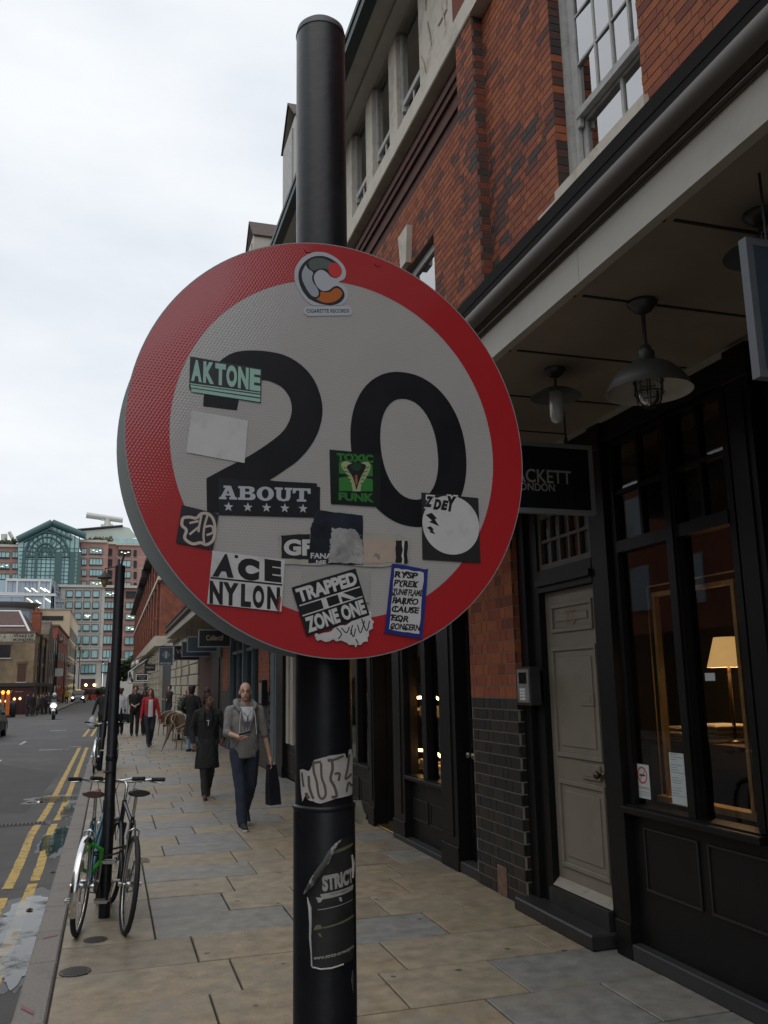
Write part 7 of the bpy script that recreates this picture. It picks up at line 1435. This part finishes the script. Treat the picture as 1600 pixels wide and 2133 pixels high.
    if hair:
        h = MB()
        if hair == 'fringe':
            for q in (-1, 1): h.ell(hp(.064*q, .045, .0), (.014, .05, .045), 10, rot=Rh)
            h.ell(hp(0, .09, -.01), (.06, .022, .05), 10, rot=Rh)
        else:
            h.ell(hp(0, .024, .042), (.081, .096, .092), 16, rot=Rh); h.ell(hp(0, .07, -.03), (.07, .05, .07), 12, rot=Rh)
            if hair == 'long':
                for q in (-1, 1): cap(h, hp(.068*q, .02, .02), hp(.085*q, .01, -.20), .034, .04)
                cap(h, hp(0, .08, 0), hp(0, .10, -.2), .06, .07)
            if hair == 'bun': h.ell(hp(0, .035, .15), (.062, .062, .066), 12, rot=Rh); h.ell(hp(0, .05, .10), (.05, .05, .05), 10, rot=Rh)
            if hair == 'curly':
                for k in range(14): q = k*2.4; h.ell(hp(.075*cos(q), .03+.07*sin(q), .03+.07*sin(k*1.7)), (.035, .035, .035), 8)
        P_('hair', remesh(scaled(h), vox*.8, 2, .005, 30), hm)
    if detail:
        ey = M('eye_dark', (.03, .022, .02), rough=.3); ew = M('eye_white', (.5, .46, .43), rough=.3); br = M('brow_brown', (.09, .055, .04), rough=.8); lpc = M('lips', (.28, .11, .09), rough=.5) if skin is SKIN else M('lips_brown', (.16, .06, .05), rough=.5)
        for q in (-1, 1):
            e = P_('eye', scaled(MB().ell(hp(.029*q, -.0705, .006), (.012, .008, .007), 10, rot=Rh)), ew, body); P_('iris', scaled(MB().ell(hp(.029*q, -.0775, .006), (.0055, .003, .006), 8, rot=Rh)), ey, e)
            P_('eyebrow', scaled(MB().tube([hp(.014*q, -.089, .029), hp(.03*q, -.088, .034), hp(.046*q, -.074, .030)], [.004, .005, .003], 6)), br, body)
        P_('mouth', scaled(MB().tube([hp(-.02, -.083, -.057), hp(0, -.094, -.055), hp(.02, -.083, -.057)], [.003, .0055, .003], 6)), lpc, body)
    return t, dict(s=s, tp=tp, lh=lh*s, rh=rh*s, elL=elL*s, elR=elR*s, P=P_, hp=hp, scaled=scaled, shL=shL, shR=shR, Rh=Rh, vox=vox)
jeans = cloth('indigo_denim', (.02, .028, .05)); jeans_d = cloth('dark_denim', (.02, .024, .032)); blackc = cloth('black_wool', (.010, .010, .011)); greyh = cloth('grey_marl', (.185, .18, .172)); redc = cloth('scarlet', (.36, .022, .03)); navy = cloth('navy', (.014, .016, .026)); whitec = cloth('white_cotton', (.55, .55, .58)); brownl = cloth('brown_leather', (.05, .018, .014), .5); char = cloth('charcoal', (.022, .022, .024)); blk_sh = cloth('black_canvas', (.014, .014, .015), .7)
# ---- man in the grey hoodie
man, g = person('bald person in grey hoodie and jeans walking with a phone and navy bag', (1.70, 11.72, 0), radians(6), 1.83, greyh, jeans, blk_sh, hair='fringe', hairc=(.09, .055, .04), lh=(.315, -.04, .835), rh=(-.13, -.27, 1.10), lf=(.10, .34, 0), rf=(-.045, -.12, 0), heel=(.10, 0), hem=.84, sleeve=.12, loose=1.08, vox=.010, head=(radians(-14), 0), detail='sole', open_top=(whitec, .085, .012, 1.455, 1.13))
P_, sc_, tp, s = g['P'], g['scaled'], g['tp'], g['s']
hood = MB(); pts = [tp(-.085, -.115, 1.40), tp(-.125, -.06, 1.47), tp(-.10, .06, 1.51), tp(0, .115, 1.50), tp(.10, .06, 1.51), tp(.125, -.06, 1.47), tp(.085, -.115, 1.40)]; hood.tube(pts, [.018, .034, .045, .055, .045, .034, .018], 10); P_('hood', remesh(sc_(hood), .010, 2, .004, 14), greyh)
for q in (-1, 1): P_('drawstring', sc_(MB().tube([tp(.088*q, -.14, 1.40), tp(.10*q, -.15, 1.28), tp((.115 if q > 0 else .105)*q, -.145, 1.12)], [.005, .0045, .006], 6)), whitec); P_('lapel', sc_(MB().tube([tp(.09*q, -.118, 1.44), tp(.07*q, -.135, 1.33), tp(.035*q, -.134, 1.22), tp(.008*q, -.132, 1.12)], [.012, .013, .012, .006], 7)), greyh)
P_('zip', sc_(MB().tube([tp(0, -.133, 1.12), tp(0, -.131, .98), tp(0, -.142, .86)], .0035, 5)), M('zip_metal', (.3, .3, .3), rough=.4, metal=.6))
fl_ = MB(); fy = -.140
for loop in ([(-.006, 1.34), (.006, 1.34), (.012, 1.27), (-.012, 1.27)], [(-.042, 1.30), (-.012, 1.27), (-.012, 1.19), (-.03, 1.22)], [(.042, 1.30), (.012, 1.27), (.012, 1.19), (.03, 1.22)], [(-.012, 1.27), (.012, 1.27), (.006, 1.16), (-.006, 1.16)]): fl_.add([tp(u, fy-.002, v) for u, v in loop], [tuple(range(len(loop)))])
fl_.tube([tp(0, fy-.001, 1.33), tp(-.03, fy+.004, 1.37), tp(-.055, fy+.014, 1.385)], .003, 5).tube([tp(0, fy-.001, 1.33), tp(.03, fy+.004, 1.38), tp(.05, fy+.012, 1.41)], .003, 5); P_('shirt_print', sc_(fl_), M('violet_grey_print', (.09, .085, .13), rough=.8))
P_('pocket', sc_(MB().tube([tp(-.15, -.085, .98), tp(-.10, -.122, 1.06)], .006, 6).tube([tp(.15, -.085, .98), tp(.10, -.122, 1.06)], .006, 6)), greyh)
W_ = Matrix.Translation((1.70, 11.72, 0)) @ Matrix.Rotation(radians(6), 4, 'Z'); ph = W_ @ (g['rh']+V((.05, -.07, .055)))
o = thing('mobile_phone', 'black mobile phone held in the hand of the person in the grey hoodie', 'phone', ph); part('case', MB().obox(ph, V((.072, -.02, .022)), V((-.012, -.036, .012)), V((0, .0025, .005))), M('phone_black', (.01, .01, .012), rough=.25), o); part('screen', MB().obox(ph+V((0, .0035, .0068)), V((.066, -.018, .02)), V((-.01, -.032, .0105)), V((0, .0004, .0008))), M('phone_screen', (.03, .03, .04), rough=.08), o)
hand = W_ @ (g['lh']+V((.0, 0, -.09))); bx_, by_ = hand.x+.035, hand.y+.02; zb = .27; zt_ = .77
bag = thing('shopping_bag', 'navy blue paper shopping bag hanging from the hand of the person in grey', 'bag', (bx_, by_, zb)); bm_ = M('navy_paper', (.009, .010, .02), rough=.55, var=.15, vs=6)
bb_ = MB(); dxy = V((.068, .03, 0)); dn = V((.025, -.085, 0))
B0 = [V((bx_+.02, by_, zb))+a*dxy*1.1+c*dn*.9 for a, c in ((-1, -1), (1, -1), (1, 1), (-1, 1))]; B1 = [V((bx_-.01, by_, zt_))+a*dxy*.7+c*dn*.55 for a, c in ((-1, -1), (1, -1), (1, 1), (-1, 1))]; Bm = [B0[i].lerp(B1[i], .5)+(V((.012, 0, 0)) if i in (1, 2) else V((-.008, 0, 0))) for i in range(4)]
bb_.add(B0+Bm+B1, [(3, 2, 1, 0)]+[(r_*4+i, r_*4+(i+1) % 4, r_*4+4+(i+1) % 4, r_*4+4+i) for r_ in range(2) for i in range(4)]); part('bag_body', bb_, bm_, bag)
part('tissue', MB().tube([B1[0].lerp(B1[2], .3)+V((0, 0, .0)), B1[0].lerp(B1[2], .5)+V((.01, 0, .035)), B1[0].lerp(B1[2], .7)+V((0, 0, .0))], [.02, .03, .02], 6, flat=.5), M('tissue_paper', (.4, .42, .46), rough=.9), bag)
for e0, e1 in ((0, 1), (3, 2)): part('handle', MB().tube([B1[e0].lerp(B1[e1], .25), hand+V((-.012, 0, .0)), hand+V((.012, 0, .0)), B1[e0].lerp(B1[e1], .75)], .0045, 5), M('cord_grey', (.3, .3, .33), rough=.8), bag)
# ---- woman in the long black coat
wm, g = person('person in long black coat with round glasses, headphones and hair bun', (1.56, 14.95, 0), radians(-3), 1.68, blackc, char, brownl, skin=SKIN2, hair='bun', hairc=(.035, .014, .012), lh=(.25, -.16, .98), rh=(-.235, -.06, .92), lf=(.04, .26, 0), rf=(-.03, -.10, 0), heel=(.08, 0), hem=.50, sleeve=1.0, loose=1.02, vox=.0105, head=(radians(38), 0), detail=True)
P_, sc_, tp, hp = g['P'], g['scaled'], g['tp'], g['hp']
rim = MB()
for q in (-1, 1): rim.tube([hp(.03*q+.022*cos(a*.524), -.094, .006+.02*sin(a*.524)) for a in range(12)], .0022, 5, closed=True)
rim.tube([hp(-.008, -.096, .010), hp(.008, -.096, .010)], .002, 4).tube([hp(.052, -.092, .01), hp(.076, .0, .012)], .002, 4).tube([hp(-.052, -.092, .01), hp(-.076, .0, .012)], .002, 4); P_('glasses', sc_(rim), M('gold_wire', (.5, .33, .13), rough=.3, metal=.8))
P_('headphones', sc_(MB().ell(hp(.082, .015, -.01), (.02, .035, .042), 12).ell(hp(-.082, .015, -.01), (.02, .035, .042), 12).tube([hp(.085, .015, .02), hp(.07, .03, .10), hp(0, .03, .135), hp(-.07, .03, .10), hp(-.085, .015, .02)], .009, 7)), blackc)
P_('pendant', sc_(MB().box(-.028, .02, -.138, -.132, 1.285, 1.30).box(-.004, .008, -.14, -.133, 1.21, 1.285)), M('silver_pendant', (.55, .55, .55), rough=.3))
P_('neck_scarf', remesh(sc_(MB().tube([tp(-.06, -.07, 1.44), tp(-.075, .02, 1.47), tp(0, .07, 1.48), tp(.075, .02, 1.47), tp(.06, -.07, 1.44)], .026, 8)), .011, 1), blackc)
for q in (-1, 1): P_('lapel', sc_(MB().tube([tp(.06*q, -.105, 1.44), tp(.07*q, -.126, 1.32), tp(.03*q, -.13, 1.16)], [.02, .026, .008], 7, flat=.5)), blackc)
# ---- others further along the pavement
person('person in bright red jacket over white top with long auburn hair', (1.2, 28.45, 0), radians(4), 1.74, redc, jeans_d, char, hair='long', hairc=(.085, .03, .022), lh=(.30, -.05, .84), rh=(-.27, -.04, .86), lf=(.06, .22, 0), rf=(-.03, -.10, 0), heel=(.07, 0), hem=.90, vox=.014, detail=True, open_top=(whitec, .06, .07, 1.42, .90), head=(radians(-8), 0))
person('person in black shirt with hands clasped in front behind the red jacket', (.92, 34.9, 0), 0, 1.83, blackc, blackc, blk_sh, hair='curly', hairc=(.035, .02, .015), lh=(.06, -.22, 1.08), rh=(-.05, -.24, 1.05), lf=(.09, -.04, 0), rf=(-.09, .06, 0), hem=.85, sleeve=.3, vox=.016, detail=True)
p = atZ(296, 1531); person('dark haired person half hidden behind the red jacket', (p.x+.05, p.y, 0), .1, 1.66, cloth('plum', (.03, .016, .022)), char, char, skin=SKIN2, hair='long', hairc=(.02, .014, .012), lf=(.07, .15, 0), rf=(-.05, -.1, 0), vox=.018)
person('person in dark sweater and jeans leaning on the stone front with arms folded', (2.62, 42.3, 0), radians(-55), 1.86, cloth('dark_jersey', (.018, .014, .015)), jeans, brownl, hair='curly', hairc=(.03, .02, .016), lh=(-.12, -.2, 1.15), rh=(.12, -.22, 1.12), lf=(.12, -.2, 0), rf=(-.06, .05, 0), vox=.018, head=(radians(25), 0), sleeve=.7)
p = atZ(308, 1506); person('person in pale blue shirt walking away beyond the others', (p.x, 50, 0), pi, 1.82, cloth('sky_blue', (.18, .26, .42)), navy, char, hair='curly', hairc=(.04, .028, .02), lf=(.08, .12, 0), rf=(-.06, -.1, 0), vox=.022)
p = atZ(288, 1508); person('person with fair hair in dark clothes far along the pavement', (p.x, 54, 0), 0, 1.7, char, char, char, hair='long', hairc=(.16, .10, .05), vox=.024)
person('person in black coat and pale jeans standing by the cafe chairs, back turned', (2.22, 25.6, 0), radians(150), 1.80, blackc, cloth('bleached_denim', (.22, .32, .42)), blk_sh, skin=SKIN2, hair='curly', hairc=(.015, .012, .012), lh=(.22, -.15, 1.0), rh=(-.22, -.15, 1.0), hem=.42, vox=.016)
person('person in charcoal coat walking away past the far bicycles', (-.20, 33.4, 0), pi, 1.78, char, blackc, blk_sh, hair='curly', hairc=(.015, .012, .012), lh=(.36, .02, .86), lf=(.07, .12, 0), rf=(-.06, -.14, 0), vox=.018)
person('person in white shirt with a dark bag walking away behind the kerb post', (.42, 36.2, 0), pi, 1.76, whitec, blackc, blk_sh, hair='curly', hairc=(.03, .02, .016), lf=(.07, .12, 0), rf=(-.06, -.1, 0), vox=.018, hem=.78)
p = V((-.56, 33.4, 0)); o = solo('carrier_bag', (lambda mb: loft(mb, [(p.x, p.y, .36, .10, .07), (p.x, p.y, .5, .16, .10), (p.x, p.y, .68, .12, .07), (p.x, p.y, .84, .03, .03)], 14))(MB()), M('white_polythene', (.5, .52, .53), rough=.4, var=.08, bump=.5, bs=30), 'white plastic carrier bag held by the person in charcoal walking away', 'bag')
o = solo('holdall', MB().box(.52, .78, 36.1, 36.35, .42, .78, ch=.03), blackc, 'dark holdall beside the person in the white shirt', 'bag')
cols = [navy, blackc, char, cloth('olive', (.06, .055, .03)), blackc, navy, char]
for i, (px, y) in enumerate(((57, 68.5), (68, 68), (78, 70), (84, 71.5), (90, 72.0), (96, 73), (101, 74))):
    p = atZ(px, 1486, -.12); lab = ('person in navy suit standing before the restaurant door', 'person in black jacket beside the navy suit outside the restaurant', 'person in olive top outside the restaurant corner', 'person in dark clothes in the crowd at the restaurant corner', 'person in dark clothes in the crowd at the restaurant corner', 'person in dark clothes in the crowd at the restaurant corner', 'person in dark clothes in the crowd at the restaurant corner')[i]
    X = atY(px, 1470, y).x; person(lab, (X, y, -.12), RND.uniform(-2, 2), 1.6+RND.uniform(-.08, .1), cols[(0, 1, 3, 2, 4, 5, 6)[i]], cols[(0, 2, 1, 4, 2, 1, 4)[i]], blk_sh, hair='curly', hairc=(.03, .02, .015), vox=.035, group='people outside the restaurant')
person('person in yellow hi-vis jacket on the far pavement', (atY(139, 1455, 110).x, 110, -.01), 0, 1.75, cloth('hi_vis_yellow', (.5, .42, .04)), navy, blk_sh, hair='curly', vox=.04)
# ================================================================ vehicles and barriers
m_lamp = M('headlamp_glow', (1, 1, 1), emit=(1, .97, .92), es=9); m_carb = M('black_car_paint', (.009, .009, .0105), rough=.22, coat=.25, spec=.35, var=.1); m_cgl = M('car_glass', (.03, .04, .045), rough=.06, var=.1, coat=.5); m_rim = M('wheel_alloy', (.35, .35, .36), rough=.3, metal=.8); m_num = M('number_plate', (.5, .5, .48), rough=.5)
def car(name, label, loc, L_, W_, H_, paint, taxi=False, lights=True):
    t = thing(name, label, 'taxi' if taxi else 'car', loc); P_ = lambda n, mb, mt, par=None, ang=30: part(n, mb, mt, par or t, local=True, ang=ang)
    w = W_/2; prof = [(-L_/2, .30), (-L_/2-.02, .55), (-L_/2+.08, .78), (-L_/2+.9, .92 if not taxi else 1.02), (-L_/2+1.45, H_*.93), (-L_/2+1.9, H_), (L_/2-1.3, H_), (L_/2-.5, H_*.9), (L_/2-.05, .98), (L_/2, .6), (L_/2, .3)]
    mb = MB(); n = len(prof); rows = []
    for x in (-1, -.86, .86, 1):
        rows.append([(x*w*(1 if z < .95 else .84 if abs(x) > .9 else .86), y, z if abs(x) < .95 or z < .9 else z-.06) for y, z in prof])
    for k in range(3):
        for i in range(n-1): mb.add([rows[k][i], rows[k+1][i], rows[k+1][i+1], rows[k][i+1]], [(0, 1, 2, 3)])
    mb.add(rows[0], [tuple(range(n))]); mb.add(rows[3], [tuple(reversed(range(n)))]); bo = P_('body', mb, paint, ang=40); bo.modifiers.new('weld', 'WELD').merge_threshold = .002; bv = bo.modifiers.new('bevel', 'BEVEL'); bv.width = .07; bv.segments = 3; bv.angle_limit = radians(18)
    P_('windscreen', MB().obox((0, -L_/2+1.165, (H_*.93+(1.02 if taxi else .92))/2+.005), (w*.76, 0, 0), V((0, .55, H_*.93-(1.02 if taxi else .92))).normalized()*.27, V((0, -(H_*.93-(1.02 if taxi else .92)), .55)).normalized()*.012), m_cgl)
    for s in (-1, 1): P_('side_window', MB().add([(s*(w*.9+.012), -L_/2+1.3, 1.0), (s*(w*.9+.012), L_/2-.7, 1.0), (s*(w*.85), L_/2-1.1, H_*.9), (s*(w*.85), -L_/2+1.7, H_*.9)], [(0, 1, 2, 3)]), m_cgl)
    for s in (-1, 1):
        for y in (-L_/2+.8, L_/2-.8):
            wl = P_('wheel', MB().lathe([(.0, -.1), (.2, -.1), (.3, -.1), (.32, -.06), (.32, .06), (.3, .1), (0, .1)], (s*(w-.09), y, .32), 22, ax=0), m_tyre); P_('rim', MB().lathe([(0, .102*s), (.18, .104*s), (.2, .098*s)], (s*(w-.09), y, .32), 16, ax=0), m_rim, wl)
        P_('headlight', MB().ell((s*w*.72, -L_/2-.0, .68), (.12, .06, .09), 10), m_lamp if lights else m_rim); P_('wing_mirror', MB().ell((s*(w+.08), -L_/2+1.35, 1.0), (.09, .05, .07), 8), paint)
    P_('grille', MB().box(-.35, .35, -L_/2-.035, -L_/2-.01, .45, .72), m_rim); P_('number_plate', MB().box(-.26, .26, -L_/2-.05, -L_/2-.035, .33, .44), m_num)
    if taxi: P_('roof_sign', MB().box(-.3, .3, -.55, -.4, H_, H_+.14, ch=.02), M('taxi_sign', (.5, .3, .05), emit=(1, .6, .1), es=.5))
    return t
X = atY(163.5, 1455, 126).x; car('taxi', 'black cab with headlights on driving up the street', (X, 126, -.12), 4.5, 1.75, 1.62, m_carb, True)
car('parked_car', 'black car standing at the road edge near the junction', (-5.0, 39.2, -.12), 4.3, 1.76, 1.42, m_carb, False, False)
# motorbike with rider
MX, MY = atY(112, 1480, 59.8).x, 59.8
t = thing('motorcycle', 'white fronted motorcycle with its headlight on riding down the street', 'motorcycle', (MX, MY, -.12))
q = lambda x, y, z: V((MX+x, MY+y, z-.12))
part('front_wheel', MB().tube([q(0, -.5+.24*cos(i*.2618), .3+.24*sin(i*.2618)) for i in range(24)], .065, 8, closed=True), m_tyre, t); part('rear_wheel', MB().tube([q(0, .75+.24*cos(i*.2618), .3+.24*sin(i*.2618)) for i in range(24)], .075, 8, closed=True), m_tyre, t)
part('fork', MB().tube([q(-.09, -.5, .3), q(-.09, -.3, .95)], .03, 6).tube([q(.09, -.5, .3), q(.09, -.3, .95)], .03, 6), m_steel, t)
part('fairing', MB().ell(q(0, -.32, .82), (.24, .2, .26), 14).ell(q(0, -.42, .55), (.14, .22, .10), 10), m_wf, t); part('windshield', MB().obox(q(0, -.28, 1.12), (.16, 0, 0), V((0, .05, .14)), V((0, .01, -.003))), m_cgl, t); part('headlight', MB().ell(q(0, -.51, .86), (.15, .06, .11), 12), M('motorcycle_headlamp_glow', (1, 1, 1), emit=(1, .97, .95), es=14), t)
part('body', MB().ell(q(0, .1, .72), (.17, .45, .16), 12).ell(q(0, .55, .8), (.14, .4, .1), 12).ell(q(0, .15, .45), (.16, .3, .22), 10), m_carb, t); part('handlebar', MB().tube([q(-.36, -.12, 1.02), q(-.15, -.22, 1.05), q(.15, -.22, 1.05), q(.36, -.12, 1.02)], .02, 6), m_steel, t)
for s in (-1, 1): part('mirror', MB().tube([q(.3*s, -.14, 1.03), q(.36*s, -.2, 1.2)], .012, 5).ell(q(.38*s, -.2, 1.24), (.08, .03, .05), 8), m_carb, t)
rd, g = person('motorcycle rider in dark jacket and white helmet', (MX, MY+.15, -.12), 0, 1.70, char, char, blk_sh, hair=None, lh=(.33, -.30, 1.06), rh=(-.33, -.30, 1.06), lf=(.2, -.05, .30), rf=(-.2, -.05, .30), vox=.025, pz=.84, lean=.18, hem=.75)
g['P']('helmet', g['scaled'](MB().ell(g['hp'](0, 0, .02), (.125, .145, .145), 14)), m_wf); g['P']('visor', g['scaled'](MB().ell(g['hp'](0, -.05, .01), (.105, .105, .055), 12)), m_cgl)
# bus crossing at the far end and works barriers
BX, BY = atY(170, 1447, 152).x, 152
t = thing('bus', 'long low red bus crossing at the far end of the street', 'bus', (BX+3, BY, -.12)); mrb = M('bus_red', (.20, .015, .02), rough=.3, coat=.3)
part('body', MB().box(BX, BX+6.2, BY, BY+2.4, .2, 1.78, ch=.08), mrb, t)
for i in range(6): part('window', MB().box(BX+.25+i*.98, BX+1.12+i*.98, BY-.015, BY+.01, .85, 1.45), m_cgl, t)
for x in (1.2, 4.9): part('wheel', MB().lathe([(0, 0), (.4, 0), (.4, .2), (0, .2)], (BX+x, BY-.02, .28), 18, ax=1), m_tyre, t)
for k, (x0, x1, y, c, lab) in enumerate(((174, 184, 140, (.5, .3, .03), 'yellow plastic works barrier in front of the red bus'), (189, 200, 140, (.5, .06, .04), 'red plastic works barrier in front of the red bus'))):
    a, b = atY(x0, 1455, y).x, atY(x1, 1455, y).x; t = thing('works_barrier', lab, 'barrier', ((a+b)/2, y, -.12)); part('panel', MB().box(a, b, y, y+.1, .1, .75, ch=.02), M('barrier_%d' % k, c), t); part('foot', MB().box(a, a+.15, y-.2, y+.3, -.12, .1), m_dk, t); part('foot', MB().box(b-.15, b, y-.2, y+.3, -.12, .1), m_dk, t)
for k, (x0, x1) in enumerate(((1.5, 7.5), (11.5, 20))):
    Y = 66.5; a, b = atY(x0, 1470, Y).x, atY(x1, 1470, Y).x; zt = atY(10, 1446, Y).z; t = thing('orange_barrier', ('orange traffic post with an amber lamp on top by the junction, outer one', 'orange traffic post with an amber lamp on top by the junction, inner one')[k], 'barrier', ((a+b)/2, Y, -.12), group='orange posts at the junction')
    part('panel', MB().box(a, b, Y, Y+.12, .05, zt, ch=.02).box(a+.08, a+.1, Y-.01, Y, .05, zt-.05), M('barrier_orange', (.62, .15, .03), rough=.5, var=.1), t); part('base', MB().box(a-.1, b+.1, Y-.3, Y+.4, -.12, .05, ch=.02), m_dk, t); part('lamp', MB().ell(((a+b)/2, Y, zt+.12), (.1, .08, .14), 8), M('amber_glow', (1, .4, .05), emit=(1, .35, .03), es=3), t)
o = solo('litter_bin', MB().lathe([(0, -.1), (.25, -.1), (.3, .75), (.28, .85), (.2, .95), (0, 1.0)], (atY(25, 1475, 67).x, 67, 0), 16), m_dk, 'dark litter bin standing by the orange posts', 'bin')
